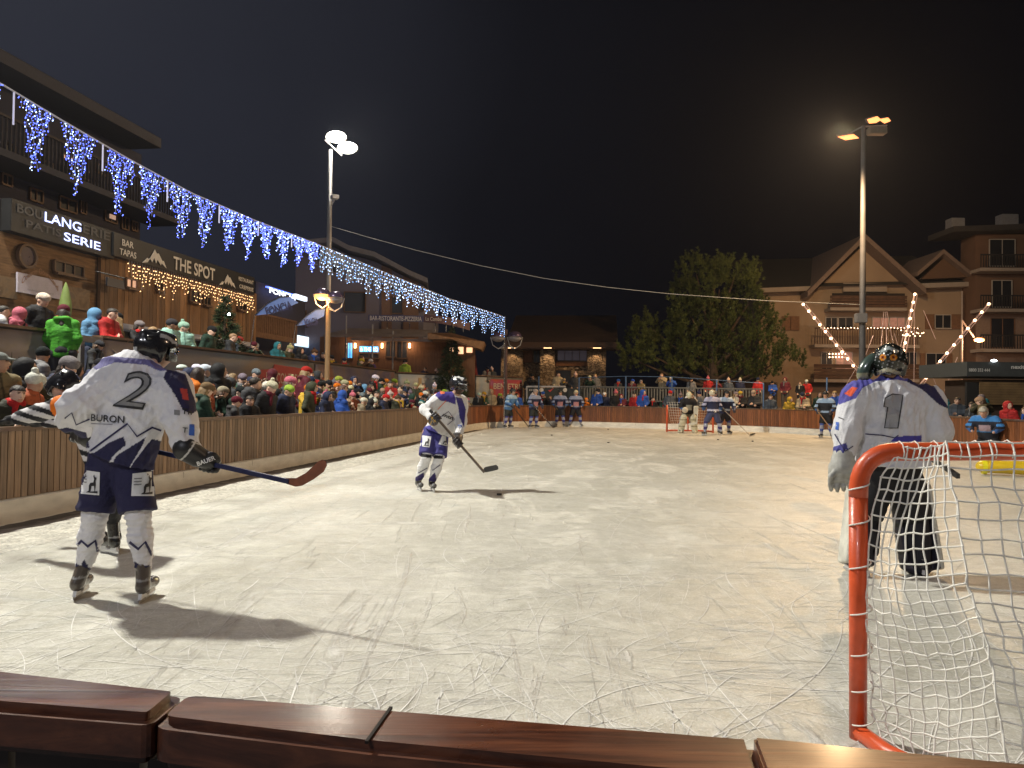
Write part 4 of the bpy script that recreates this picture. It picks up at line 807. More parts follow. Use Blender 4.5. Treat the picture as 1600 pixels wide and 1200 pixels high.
jp1 = [([(1355, 585), (1425, 585), (1422, 597), (1400, 593), (1368, 596), (1348, 606), (1338, 622), (1312, 632), (1300, 625), (1330, 590)], (.085, .08, .34)), ([(1418, 585), (1450, 590), (1485, 640), (1467, 632), (1440, 608), (1418, 597)], (.02, .018, .07)),
       ([(1332, 604), (1340, 606), (1330, 620), (1319, 615)], (.70, .10, .04)), ([(1290, 702), (1322, 692), (1330, 716), (1290, 720)], (.06, .06, .25)), ([(1400, 682), (1440, 680), (1440, 690), (1392, 690)], (.06, .05, .3))]
def x1(s):
    s.cone(at(1345, 622, 6.42), at(1446, 628, 6.42), .15, .15, .05, ((0, 1, 0), .9))
    s.cone(at(1462, 672, 6.40), at(1462, 690, 6.46), .135, .115, .03); s.cone(at(1448, 634, 6.42), at(1461, 672, 6.38), .13, .14, .03); s.cone(at(1336, 630, 6.42), at(1324, 676, 6.34), .12, .115, .025); s.cone(at(1324, 676, 6.34), at(1319, 706, 6.30), .115, .085, .03)
jo, V, Q = jersey(r1, J, lambda V: paint(V, (.60, .60, .64), jp1), .007, .012, 21, hem=at(1392, 727, 6.42), wide=1.22, sleeve=1.15, shoulder=.13, extra=x1, sqf=.75); bj = bvh(V, Q)
one = [(1383, 622), (1395, 615.5), (1411, 617), (1403, 669), (1382, 668.5), (1387, 636), (1381, 635.5)]
mark_px('number', one, [tuple(range(7))], bj, M('print_light_grey', (.30, .30, .32), .7, var=.12), r1, off=.006); v, f = strip2d(one + [one[0], one[1]], 1.8); mark_px('number_edge', v, f, bj, MARK, r1, off=.009)
for pts, w_ in (([(1352, 678), (1378, 680), (1398, 684), (1404, 680)], 1.6), ([(1304, 678), (1312, 692), (1321, 705), (1333, 697)], 1.6)): v, f = strip2d(pts, w_); mark_px('jersey_stripe', v, f, bj, MNAVY, r1, off=.007)
mark_px('sleeve_patch', [(1306, 659), (1311, 660), (1310, 672), (1305, 671)], [(0, 1, 2, 3)], bj, MBLUE, r1, off=.006); v, f = strip2d([(1310, 652), (1318, 655)], 1.5); mark_px('sleeve_stripe', v, f, bj, MARK, r1, off=.006)
pants(r1, J, BLK, .011, 1.12, hemk=.05)
for q, sx_, an_, kn_ in (('L', -1, J['anL'], J['knL']), ('R', 1, J['anR'], J['knR'])):
    s = S(.011); a, k = Vector(an_), Vector(kn_); f_ = Vector((0, 1, 0)); top = k + (k - a).normalized() * .28; ax_ = (top - a).normalized(); sd = Vector((1, 0, 0)); c = (a + Vector((0, 0, -.03))).lerp(top, .5) + f_ * .06; hl = (top - a).length / 2 + .03
    Rm = np.stack([np.array(sd), np.array(f_), np.array(ax_)], 1); Rm[:, 0] -= Rm[:, 2] * (Rm[:, 0] @ Rm[:, 2]); Rm[:, 0] /= np.linalg.norm(Rm[:, 0]); Rm[:, 1] = np.cross(Rm[:, 2], Rm[:, 0])
    s.box(c, (.145, .05, hl), .04, .02, Rm); s.box(c + sd * sx_ * .13 - f_ * .05, (.03, .09, hl * .96), .02, .02, Rm); s.box(c - sd * sx_ * .12 - f_ * .03, (.02, .06, hl * .8), .02, .02, Rm); s.cone(a + f_ * .06 - Vector((0, 0, .03)), a + f_ * .2 - Vector((0, 0, .05)), .10, .07, .03, ((0, 0, 1), .6))
    def cf(V, c=c, sx_=sx_):
        Qv = (V - np.array(c)) @ Rm; co = np.tile(np.array((.035, .032, .05)), (len(V), 1)); co[(Qv[:, 0] * sx_ > .12)] = (.60, .59, .52); co[Qv[:, 1] > .01] = (.62, .61, .56); co[(np.abs(np.sin(Qv[:, 2] * 14)) < .22) & (Qv[:, 1] < 0) & (Qv[:, 0] * sx_ < .1)] = (.012, .012, .012); return co
    o, V, Q = sdf_obj('leg_pad', s, M('pad_leather', rough=.5, attr=True, var=.25, scale=10), None, (.003, .1, 4), cf); local(o, r1)
    s = S(.011); s.cone(k + Vector((0, 0, .08)), k.lerp(a, .5), .105, .10, .03); s.cone(k.lerp(a, .5), a, .10, .075, .03); V, Q = s.mesh(); V = folds(V, Q, .007, .1, 6); V = relax(V, Q, 1); o = mk('trouser_leg', V, Q, CLOTH, None, True, np.tile(np.array((.02, .02, .028)), (len(V), 1))); local(o, r1)
skate(r1, J['anL'], (-.3, 1, 0), 0, (.03, .03, .04)); skate(r1, J['anR'], (.3, 1, 0), 0, (.03, .03, .04))
s = S(.009); w_ = Vector(J['haL']); s.cone(w_ + Vector((0, 0, .06)), w_ - Vector((.01, 0, .04)), .085, .10, .03); s.box(w_ + Vector((-.02, .02, -.09)), (.085, .055, .075), .025, .02)
for i in range(4):
    a_ = w_ + Vector((-.090 + .052 * i, .02, -.135)); m_ = a_ + Vector((-.012, -.015, -.065 + .008 * abs(i - 1))); s.cone(a_, m_, .026, .023, .006); s.cone(m_, m_ + Vector((.018, .035, -.040)), .023, .018, .005)
s.cone(w_ + Vector((-.07, -.04, -.06)), w_ + Vector((-.125, -.045, -.115)), .028, .024, .008); s.cone(w_ + Vector((-.125, -.045, -.115)), w_ + Vector((-.120, -.02, -.165)), .024, .018, .006); s.box(w_ + Vector((.0, -.04, -.02)), (.09, .02, .035), .012, .006)
o, V, Q = sdf_obj('catching_glove', s, M('glove_pale', (.38, .38, .36), .6, var=.35, scale=14), None, (.004, .06, 7)); local(o, r1)
g0, g1 = at(1440, 706, 6.75), at(1497, 744, 6.0); stick('black goalkeeper stick carried by number 1, butt end poking out to the right', g1, at(1404, 684, 7.25), at(1392, 676, 7.45), shaft=(.012, .012, .012), blade=(.02, .02, .02), sw=.034, goalie=True)
glove(r1, Vector(J['haR']), at(1425, 725, 6.9), (g1 - g0), (.05, .05, .06))
def hc1(Q, V):
    c = np.tile(np.array((.012, .016, .014)), (len(V), 1)); b = Q[:, 1] < .02; x, z = Q[:, 0], Q[:, 2]
    for cx in (-.032, .03): c[b & ((x - cx) ** 2 + (z - .035) ** 2 < .021 ** 2)] = (.55, .20, .02); c[b & ((x - cx) ** 2 + (z - .035) ** 2 < .009 ** 2)] = (.12, .02, .01)
    w = b & (np.abs(z + .045 + .25 * np.abs(x)) < .012) & (np.abs(x) < .07); c[w] = (.42, .40, .30); w = b & (np.abs(z - .10 + .5 * np.abs(x)) < .012) & (np.abs(x) < .05); c[w] = (.32, .36, .36)
    n = np.sin(x * 160 + z * 90) * np.sin(z * 140 - x * 60); c[b & (n > .75) & (np.abs(z) < .09)] = (.28, .28, .30); return c
ho, Rm = helmet(r1, J['head'], J['hf'], (0, -.05, 1), hc1, .008, 1.26, vents=False)
s = S(.009); c = Vector(J['head']); q = Vector((-.16, .03, -.02)); s.ell(c + q, (.075, .06, .14), .02, np.array(Matrix.Rotation(R(35), 3, 'Y'))); s.ell(c + q + Vector((.035, -.02, .0)), (.05, .05, .10), .01, np.array(Matrix.Rotation(R(35), 3, 'Y')), True)
o, V, Q = sdf_obj('face_mask', s, HARD, None, None, lambda V: np.where((V[:, 2] < J['head'].z - .07)[:, None], np.array([[.25, .25, .16]]), np.array([[.05, .075, .065]]))); local(o, r1); o.parent = ho
# ================================================================ spectators
COAT = M('padded_coat', rough=.75, attr=True, objcol=True, var=.16, scale=9, bump=.3, bscale=30, spec=.3)
KNIT = M('knitted_wool', rough=.9, attr=True, objcol=True, var=.2, scale=30, bump=.6, bscale=70, spec=.2)
HAIR = M('hair', rough=.6, objcol=True, var=.35, scale=30, bump=.5, bscale=60)
TR = M('trouser_cloth', rough=.85, objcol=True, var=.15, scale=12)
def Z(*a): return Vector(a)
POSES = {
 'pocket': dict(shL=(-.19, 0, 1.42), elL=(-.27, -.04, 1.16), haL=(-.19, .10, 1.0), shR=(.19, 0, 1.42), elR=(.27, -.04, 1.16), haR=(.19, .10, 1.0), head=(0, .05, 1.63), chest=(0, 0, 1.28)),
 'crossed': dict(shL=(-.19, 0, 1.42), elL=(-.24, .10, 1.18), haL=(.02, .24, 1.20), shR=(.19, 0, 1.42), elR=(.24, .10, 1.16), haR=(-.02, .26, 1.14), head=(.01, .06, 1.63), chest=(0, .01, 1.28)),
 'photo': dict(shL=(-.19, 0, 1.42), elL=(-.26, .16, 1.30), haL=(-.08, .33, 1.46), shR=(.19, 0, 1.42), elR=(.26, .14, 1.30), haR=(.08, .33, 1.46), head=(0, .05, 1.63), chest=(0, 0, 1.28)),
 'lean': dict(shL=(-.19, .16, 1.36), elL=(-.26, .30, 1.14), haL=(-.10, .46, 1.12), shR=(.19, .16, 1.36), elR=(.26, .30, 1.14), haR=(.10, .46, 1.12), head=(.0, .30, 1.53), chest=(0, .12, 1.24)),
 'turned': dict(shL=(-.18, .05, 1.42), elL=(-.25, .02, 1.16), haL=(-.12, .22, 1.06), shR=(.18, -.05, 1.42), elR=(.25, -.08, 1.17), haR=(.22, .10, 1.04), head=(-.02, .04, 1.63), chest=(0, 0, 1.28), hf=(-.75, .66, 0)),
}
HATS = {}
def person_proto(pose):
    p = POSES[pose]; J = dict(bf=Z(0, 1, 0), hf=Z(*p.get('hf', (.0, 1, -.06))), neck=Vector(p['head']) + Z(0, -.035, -.13), pelvis=Z(0, 0, .95), hiL=Z(-.1, 0, .9), hiR=Z(.1, 0, .9), knL=Z(-.11, .02, .5), knR=Z(.11, .02, .5), anL=Z(-.11, -.01, .1), anR=Z(.12, -.01, .1), fdL=Z(-.15, 1, 0), fdR=Z(.15, 1, 0))
    for k in ('shL', 'elL', 'haL', 'shR', 'elR', 'haR', 'head', 'chest'): J[k] = Vector((p[k][0] * .84, p[k][1], p[k][2]))
    root = bpy.data.objects.new('tmp', None)
    body, Rm = body_mesh(root, J, .015, fingers=True, feet=True); 
    s = S(.02); sq = ((0, 1, 0), .72); ch, pv, nk = J['chest'], J['pelvis'], J['neck']
    s.cone(nk, ch, .085, .18, .06, sq); s.cone(ch, pv - Z(0, 0, .06), .185, .195, .05, sq); s.cone(nk - Z(0, 0, .01), nk + Z(0, .01, .02), .085, .08, .02)
    for q in 'LR': s.cone(nk.lerp(ch, .3), J['sh' + q], .09, .085, .05); s.cone(J['sh' + q], J['el' + q], .078, .068, .03); s.cone(J['el' + q], J['el' + q].lerp(J['ha' + q], .93), .068, .052, .03)
    for a_, b_h in (((-.09, -.02, .0), (-.07, -.09, .01)), ((-.07, -.09, .01), (.07, -.09, .01)), ((.07, -.09, .01), (.09, -.02, .0))): s.cone(nk + Z(*a_), nk + Z(*b_h), .045, .05, .03)
    s.box((0, 0, .60), (.4, .4, .22), .01, .01, None, True)
    V, Q = s.mesh(); V = folds(V, Q, .010, .13, 4, (0, 0, 1)); V = relax(V, Q, 1); c = np.ones((len(V), 3)); c[(np.abs(V[:, 0]) < .012) & (V[:, 1] > 0)] = .35; c[V[:, 2] < .86] = .75; c *= np.where((np.abs(np.sin(V[:, 2] * 3.14159 / .075 + .6 * np.sin(V[:, 0] * 20))) < .22)[:, None], .62, 1.0) if pose in ('pocket', 'lean', 'turned') else 1.0; c *= np.where((V[:, 2] > 1.36)[:, None], .7, 1.0) if pose == 'crossed' else 1.0
    jk = mk('jacket', V, Q, COAT, root, True, c)
    s = S(.022)
    for q in 'LR': s.cone(J['pelvis'], J['hi' + q], .14, .11, .04); s.cone(J['hi' + q], J['kn' + q], .105, .08, .02); s.cone(J['kn' + q], J['an' + q] + Z(0, 0, .03), .08, .065, .02); s.cone(J['an' + q] - Z(0, 0, .03), J['an' + q] + Z(0, .15, -.05), .055, .045, .02)
    V, Q = s.mesh(); tr = mk('trousers', V, Q, TR, root, True)
    hd = J['head']; hats = {}; rt, ff, up = [Vector(Rm[:, i]) for i in range(3)]; at_ = lambda x, y, z: hd + rt * x + ff * y + up * z
    def hat(name, f, mat=KNIT, fold=None, cf=None):
        s = S(.014); f(s); V, Q = s.mesh()
        if fold: V = folds(V, Q, *fold)
        V = relax(V, Q, 1); o = mk(name, V, Q, mat, None, True, cf(V) if cf else np.ones((len(V), 3))); hats[name] = o.data; bpy.data.objects.remove(o)
    RmM = Rm
    def beanie(s): s.ell(at_(0, -.005, .055), (.094, .112, .098), .01, RmM); s.box(at_(0, .08, -.03), (.12, .07, .065), .01, .01, RmM, True); s.box(at_(0, 0, -.085), (.14, .16, .06), .01, .01, RmM, True); s.cone(at_(0, .055, .052), at_(0, .06, .05), .075, .075, .02)
    hat('beanie', beanie)
    hat('bobble_hat', lambda s: (beanie(s), s.ell(at_(0, -.01, .175), (.042, .042, .04), .012)))
    hat('hood', lambda s: (s.ell(at_(0, -.03, .015), (.115, .135, .145), .01, RmM), s.ell(at_(0, .10, -.01), (.072, .10, .105), .02, RmM, True), s.cone(at_(0, -.06, -.12), at_(0, -.05, -.16), .10, .12, .04)), COAT)
    hat('short_hair', lambda s: (s.ell(at_(0, -.008, .036), (.089, .114, .094), .01, RmM), s.box(at_(0, .085, -.035), (.12, .075, .085), .02, .01, RmM, True), s.box(at_(0, 0, -.12), (.14, .16, .07), .01, .01, RmM, True)), HAIR, (.004, .04, 5))
    hat('long_hair', lambda s: (s.ell(at_(0, -.012, .030), (.090, .110, .095), .01, RmM), s.cone(at_(-.06, -.045, -.02), at_(-.085, -.06, -.20), .05, .045, .03), s.cone(at_(.06, -.045, -.02), at_(.085, -.06, -.20), .05, .045, .03), s.cone(at_(0, -.07, 0), at_(0, -.09, -.22), .07, .07, .03), s.box(at_(0, .10, -.03), (.065, .075, .085), .02, .01, RmM, True)), HAIR, (.005, .04, 3))
    hat('cap', lambda s: (s.ell(at_(0, -.005, .05), (.092, .110, .075), .01, RmM), s.box(at_(0, 0, -.03), (.14, .16, .055), .01, .01, RmM, True), s.cone(at_(0, .09, .04), at_(0, .15, .025), .06, .045, .01, (tuple(up), .16))), COAT)
    s = S(.016); a = nk + Z(0, .0, .01); s.cone(a + Z(-.05, .03, 0), a + Z(.05, .04, 0), .062, .062, .03); s.cone(a + Z(-.05, -.04, .01), a + Z(.05, -.04, .01), .06, .06, .04); s.cone(a + Z(.03, .09, 0), a + Z(.05, .12, -.22), .035, .03, .02); V, Q = s.mesh(); V = folds(V, Q, .005, .05, 2); sc = mk('scarf', V, Q, KNIT, None, True, np.ones((len(V), 3)))
    scarf = sc.data; bpy.data.objects.remove(sc)
    b = B(); m_ = (J['haL'] + J['haR']) / 2 + Z(0, .05, .06); b.box(m_, (.15, .009, .075)); ph = b.build('ph', None); phd = ph.data; bpy.data.objects.remove(ph)
    return dict(body=body.data, jacket=jk.data, trousers=tr.data, hats=hats, scarf=scarf, phone=phd, objs=(body, jk, tr, root))
PR = {k: person_proto(k) for k in POSES}
for p in PR.values():
    for o in p['objs']: bpy.data.objects.remove(o)
PHM = M('phone_case', (.02, .02, .02), .3); 
JC = {'black': (.012, .012, .014), 'charcoal': (.035, .036, .04), 'navy': (.016, .022, .06), 'dark olive': (.04, .042, .022), 'grey': (.16, .16, .17), 'brown': (.09, .05, .028), 'khaki': (.16, .125, .06), 'dark green': (.015, .045, .03), 'burgundy': (.10, .012, .022), 'red': (.42, .02, .02), 'orange': (.60, .16, .012), 'mustard': (.48, .30, .03), 'beige': (.36, .29, .19), 'cream': (.52, .47, .38), 'royal blue': (.02, .08, .38), 'teal': (.02, .17, .21), 'light blue': (.12, .28, .48), 'purple': (.07, .035, .19), 'pink': (.48, .12, .17), 'white': (.60, .60, .62), 'mint': (.24, .42, .36), 'lime': (.28, .40, .05), 'rust': (.28, .06, .02), 'slate': (.07, .085, .11)}
JW = ['black'] * 9 + ['charcoal'] * 7 + ['navy'] * 9 + ['dark olive'] * 4 + ['grey'] * 3 + ['brown'] * 3 + ['khaki'] * 2 + ['dark green'] * 2 + ['slate'] * 3 + ['burgundy'] * 2 + ['red'] * 3 + ['orange', 'mustard', 'beige', 'beige', 'cream', 'royal blue', 'royal blue', 'teal', 'light blue', 'purple', 'pink', 'white', 'rust']
HW = [('beanie', 'black')] * 4 + [('beanie', 'grey')] * 3 + [('beanie', 'navy')] * 2 + [('beanie', 'beige')] * 3 + [('beanie', 'burgundy'), ('beanie', 'mustard'), ('beanie', 'white'), ('beanie', 'white'), ('beanie', 'cream'), ('beanie', 'red'), ('beanie', 'royal blue'), ('beanie', 'orange'), ('beanie', 'lime')] + [('bobble_hat', 'white'), ('bobble_hat', 'cream'), ('bobble_hat', 'cream'), ('bobble_hat', 'grey'), ('bobble_hat', 'pink'), ('bobble_hat', 'beige'), ('bobble_hat', 'brown'), ('bobble_hat', 'navy')] + [('hood', None)] * 7 + [('short_hair', 'dark brown')] * 4 + [('short_hair', 'blond'), ('long_hair', 'dark brown'), ('long_hair', 'blond'), ('long_hair', 'brown'), ('long_hair', 'brown'), ('cap', 'black'), ('cap', 'grey'), ('cap', 'white')]
HC = dict(JC); HC.update({'dark brown': (.022, .014, .010), 'blond': (.26, .17, .08)})
SK = [(.62, .40, .30), (.55, .34, .25), (.66, .44, .34), (.42, .25, .17)]
cr_ = random.Random(11); USED = set()
def part_obj(name, data, parent, color, rz=None, mat=None):
    o = bpy.data.objects.new(name, data); COL.objects.link(o); o.parent = parent; o.color = (*color, 1); return o
def spectator(loc, face, h, phrase, group, jac=None, hat=None, pose=None, label=None, scarf=None, trous=None, fat=1.0):
    """loc: ground point; face: direction looked at; h: standing height"""
    for _ in range(60):
        j = jac or cr_.choice(JW); ht = hat or cr_.choice(HW); key = (j, ht, phrase)
        if key not in USED or (jac and hat): break
    USED.add(key); pose = pose or cr_.choice(['pocket', 'crossed', 'pocket', 'turned', 'photo', 'pocket', 'crossed', 'turned']); P = PR[pose]
    hn = {'beanie': 'beanie', 'bobble_hat': 'bobble hat', 'hood': 'raised hood', 'short_hair': 'short hair', 'long_hair': 'long hair', 'cap': 'cap'}[ht[0]]; hcname = ht[1] or j
    hd = hn if ht[0] == 'hood' else f"{hcname} {hn}"
    lb = label or f"person in {j} jacket with {hd}, {phrase}"
    root = empty('person', loc, lb, 'person', group, math.atan2(-face[0], face[1])); k = h / 1.76; root.scale = (k * fat * 1.1, k * fat * 1.08, k); root.rotation_euler.x = -cr_.uniform(-.03, .12); root.rotation_euler.y = cr_.uniform(-.09, .09)
    v = cr_.uniform(.75, 1.25); jc = tuple(c * v for c in JC[j]); part_obj('body', P['body'], root, cr_.choice(SK)); part_obj('jacket', P['jacket'], root, jc); part_obj('trousers', P['trousers'], root, trous or cr_.choice([(.012, .012, .016), (.02, .025, .05), (.03, .03, .03), (.06, .05, .04)]))
    part_obj(ht[0], P['hats'][ht[0]], root, jc if ht[0] == 'hood' else tuple(c * cr_.uniform(.8, 1.1) for c in HC[hcname]))
    if scarf or cr_.random() < .38: part_obj('scarf', P['scarf'], root, HC[scarf] if scarf else HC[cr_.choice(['red', 'grey', 'cream', 'royal blue', 'black', 'mustard', 'burgundy'])])
    if ht[0] in ('beanie', 'bobble_hat', 'cap') and cr_.random() < .35: part_obj('long_hair', P['hats']['long_hair'], root, HC[cr_.choice(['dark brown', 'brown', 'blond', 'dark brown'])]).scale = (.97, .97, .985)
    if pose == 'photo': o = part_obj('phone', P['phone'], root, (.02, .02, .02)); 
    return root
for p in PR.values(): p['phone'].materials.clear(); p['phone'].materials.append(PHM)
RC = Vector((5, 17, 0))
def look(p, spread=.5):
    d = (RC + Vector((cr_.uniform(-4, 4), cr_.uniform(-16, 16), 0))) - Vector((p[0], p[1], 0)); d.normalize(); return (d.x, d.y)
STEPZ = ((.85, 0.0), (1.5, .06), (2.25, .18), (9, .34))
def by_px(px, py_top, D, h, **k):
    """someone whose hat top is seen at px,py at depth D"""
    g = k.get('group'); zg = None; k['pose'] = {'lean': 'crossed'}.get(k.get('pose'), k.get('pose'))
    if g == G2 and px < 480: D = 10.9 / (.156 + (800 - px) / 1200) + .72; zg = TZ
    if g == G1 and k.get('zg') is None:
        while True:
            t = at(px, py_top, D); q_ = Vector((t.x, t.y, 0)); i_ = min(range(0, len(LB), 5), key=lambda j: (LB[j] - q_).length); off = (q_ - LB[i_]).dot(nrm(LB, i_))
            if off > .5: break
            D += .1
        zg = [z for o, z in STEPZ if off < o][0]
    if k.get('zg') is not None: zg = k.pop('zg')
    t = at(px, py_top, D)
    if zg is None: zg = max(0, t.z - h)
    h = max(1.0, min(1.98, t.z - zg)); loc = Vector((t.x, t.y, zg))
    return spectator(loc, look(loc) if 'face' not in k else k.pop('face'), h, k.pop('phrase', ''), k.pop('group'), **k)
LB = [p for p in CL if p.x < 0 and 3 < p.y < 36]
TZ = 1.4                                            # height of the upper street
G1 = 'spectators crowded behind the left boards'; G2 = 'spectators on the terrace above the banner wall'; G3 = 'spectators behind the far boards'; G4 = 'spectators on the raised walkway at the far end'; G5 = 'spectators behind the right boards'
# the ones one can single out near the camera
by_px(40, 583, 9.0, 1.60, group=G1, jac='rust', hat=('bobble_hat', 'white'), pose='turned', label='person in red orange jacket with white bobble hat at the left boards near the referee', face=(.9, .4))
by_px(86, 557, 9.9, 1.66, group=G1, jac='navy', hat=('beanie', 'grey'), pose='crossed', scarf='pink', label='child in navy jacket with grey beanie and pink scarf below the terrace gap')
by_px(9, 549, 9.3, 1.80, group=G1, jac='khaki', hat=('cap', 'grey'), pose='turned', label='person in brown coat and grey cap at the far left edge')
by_px(37, 561, 10.4, 1.75, group=G1, jac='black', hat=('hood', None), pose='pocket', label='person with black hood up between the grey cap and the grey beanie')
by_px(6, 600, 8.7, 1.5, group=G1, jac='dark olive', hat=('short_hair', 'dark brown'), pose='crossed', label='short dark haired child in olive jacket at lower left edge against the boards')
by_px(72, 600, 9.2, 1.5, group=G1, jac='dark olive', hat=('hood', None), pose='lean', label='person in olive hooded jacket just right of the red orange jacket')
by_px(137, 531, 15.3, 1.35, zg=1.1, group=G1, jac='charcoal', hat=('beanie', 'charcoal'), pose='crossed', label='child in dark grey jacket standing in the dark doorway of the banner wall')
gm = by_px(101, 476, 14.3, 1.80, zg=1.2, group=G1, jac='lime', hat=('beanie', 'burgundy'), pose='pocket', label='man in bright green ski jacket seen from behind in the wall gap', face=(-.3, .95), fat=1.0)
for ch in gm.children:
    if ch.name.startswith('jacket'): ch.color = (.05, .26, .018, 1)
for a in ((18, 479, 13.4, 'pink', ('hood', None), 'turned', 'person in pink jacket with hood up leaning on the terrace wall, far left'), (56, 457, 13.6, 'black', ('beanie', 'cream'), 'pocket', 'man in black jacket and cream beanie above the pine banner'), (2, 476, 13.2, 'white', ('short_hair', 'dark brown'), 'lean', 'person in white coat cut by the left edge on the terrace'),
          (144, 481, 14.6, 'light blue', ('hood', None), 'turned', 'person with pale blue hood left of the man in red jacket'), (160, 480, 13.9, 'red', ('short_hair', 'dark brown'), 'lean', 'dark haired man in red jacket leaning on the terrace wall'), (186, 488, 14.6, 'khaki', ('beanie', 'black'), 'turned', 'man in brown coat and black beanie right of the red jacket'),
          (216, 502, 15.4, 'black', ('beanie', 'grey'), 'photo', 'person in black jacket and grey beanie behind the player number 2 helmet'), (234, 510, 15.8, 'royal blue', ('short_hair', 'blond'), 'pocket', 'fair haired child in bright blue jacket on the terrace'), (265, 499, 16.2, 'mint', ('beanie', 'charcoal'), 'turned', 'person in grey green coat and dark beanie leaning on terrace wall'), (292, 504, 17.0, 'mint', ('bobble_hat', 'mint'), 'turned', 'person in pale mint coat and matching bobble hat on the terrace'),
          (322, 509, 17.8, 'dark green', ('beanie', 'black'), 'pocket', 'person in dark green jacket and black beanie left of the fir tree')):
    by_px(a[0], a[1], a[2], 1.72, group=G2, jac=a[3], hat=a[4], pose=a[5], label=a[6])
for a in ((297, 572, 13.6, 1.7, 'orange', ('long_hair', 'dark brown'), 'turned', 'person in bright orange jacket with long dark hair behind player 2 arm'), (318, 570, 15.6, 1.9, 'black', ('beanie', 'white'), 'pocket', 'man in black jacket and white beanie behind the orange jacket'), (340, 569, 15.4, 1.9, 'black', ('hood', None), 'turned', 'person in black coat with hood up behind the white beanie'),
          (303, 597, 11.9, 1.5, 'dark green', ('beanie', 'khaki'), 'lean', 'child in dark green jacket and khaki beanie near the boards'), (325, 616, 12.2, 1.35, 'red', ('short_hair', 'blond'), 'lean', 'fair child in red jacket leaning on left boards'), (355, 619, 12.8, 1.38, 'charcoal', ('beanie', 'burgundy'), 'lean', 'child in grey jacket and burgundy beanie leaning on left boards'), (386, 617, 13.6, 1.4, 'black', ('short_hair', 'dark brown'), 'lean', 'dark haired child in black jacket leaning on left boards'),
          (388, 588, 15.0, 1.75, 'charcoal', ('short_hair', 'dark brown'), 'turned', 'bare headed young man in grey jacket in the left crowd'), (403, 594, 14.8, 1.6, 'black', ('bobble_hat', 'cream'), 'pocket', 'person in black with large cream bobble hat in the left crowd'), (418, 597, 14.6, 1.62, 'dark olive', ('beanie', 'white'), 'turned', 'person in dark coat and off white beanie beside the cream bobble hat'), (436, 601, 15.4, 1.6, 'navy', ('beanie', 'lime'), 'pocket', 'person in navy jacket with bright lime green beanie'),
          (450, 589, 16.6, 1.7, 'charcoal', ('beanie', 'pink'), 'pocket', 'person in grey coat with pink beanie in the left crowd'), (478, 597, 17.2, 1.65, 'dark olive', ('hood', None), 'pocket', 'person in long olive coat with raised hood mid crowd'), (505, 612, 17.6, 1.5, 'navy', ('hood', None), 'lean', 'child in navy hooded jacket on left boards'), (528, 610, 18.2, 1.5, 'royal blue', ('hood', None), 'lean', 'child in bright blue hooded jacket on left boards'), (473, 571, 19.5, 1.9, 'burgundy', ('beanie', 'red'), 'pocket', 'person in dark red jacket and red beanie near the banner wall'),
          (634, 562, 36.5, 1.8, 'lime', ('beanie', 'black'), 'pocket', 'person in fluorescent yellow jacket seen from behind on the terrace')):
    by_px(a[0], a[1], a[2], a[3], group=G2 if a[0] == 634 else G1, jac=a[4], hat=a[5], pose=a[6], label=a[7], **({'face': (.1, .99)} if a[0] == 634 else {}))
TAKEN = [o for o in COL.objects if o.name.startswith('person') and o.get('group') in (G1, G2)]
def free(p, r=.42): return all((Vector((q.location.x, q.location.y)) - Vector((p.x, p.y))).length > r for q in TAKEN)
steps = B(); sl = [p for p in CL if p.x < 0 and 5 < p.y < 35]
for (o0, z), (o1, _) in zip(((.85, .06), (1.5, .18), (2.25, .34)), ((1.5, 0), (2.25, 0), (3.6, 0))): ring_strip(steps, sl, o0, 0, o0, z); ring_strip(steps, sl, o0, z, o1, z)
tag(steps.build('standing_steps', M('step_snow', (.20, .20, .21), .85, var=.3, scale=3)), kind='structure')
left = [p for p in resample(CL, .02) if p.x < 0 and 6.9 < p.y < 35.5]
def along(y, off):
    i = min(range(len(left)), key=lambda k: abs(left[k].y - y)); return left[i] + nrm(left, i) * off
for r, (off, zg, hm, sp_, ph) in enumerate(((.56, 0, 1.40, .55, 'front row behind left boards'), (1.12, .06, 1.56, .60, 'second row behind left boards'), (1.75, .18, 1.66, .68, 'third row behind left boards'), (2.5, .34, 1.70, .80, 'back row below the banner wall'))):
    y = 7.6 + r * .2
    while y < 34.5:
        p = along(y, off + cr_.uniform(-.15, .15)); y += sp_ * cr_.uniform(.8, 1.25)
        if not free(p): continue
        h = hm * cr_.uniform(.86, 1.08); q = spectator((p.x, p.y, zg), look(p), h, ph, G1, pose=cr_.choice(['pocket', 'crossed', 'crossed', 'turned']) if r == 0 else cr_.choice(['pocket', 'crossed', 'turned', 'photo']))
y = 18.6
while y < 35:
    p = Vector((-10.9 + .156 * y - cr_.uniform(.45, .8), y, TZ)); y += cr_.uniform(.65, 1.15)
    if free(p): spectator(p, look(p), 1.68 * cr_.uniform(.88, 1.06), 'on the terrace above the banners', G2)
y = 0
for k in range(7):
    p = Vector((-5.2 + k * .72 + cr_.uniform(-.2, .2), 36.4 + k * .72, TZ))
    if free(p): spectator(p, look(p), 1.66 * cr_.uniform(.8, 1.06), 'where the banner wall turns the corner', G2)
endl = [p for p in resample(CL, .02) if p.y > 27 and p.x > -1.0]
n = len(endl); tot = n * .02
s_ = .3
while s_ < tot - .2:
    i = int(s_ / .02); p = endl[i] + nrm(endl, i) * cr_.uniform(.5, 1.1); s_ += cr_.uniform(.32, .62)
    spectator((p.x, p.y, 0), look(p), 1.70 * cr_.uniform(.84, 1.12), 'behind the far boards', G3)
WZ = 1.0
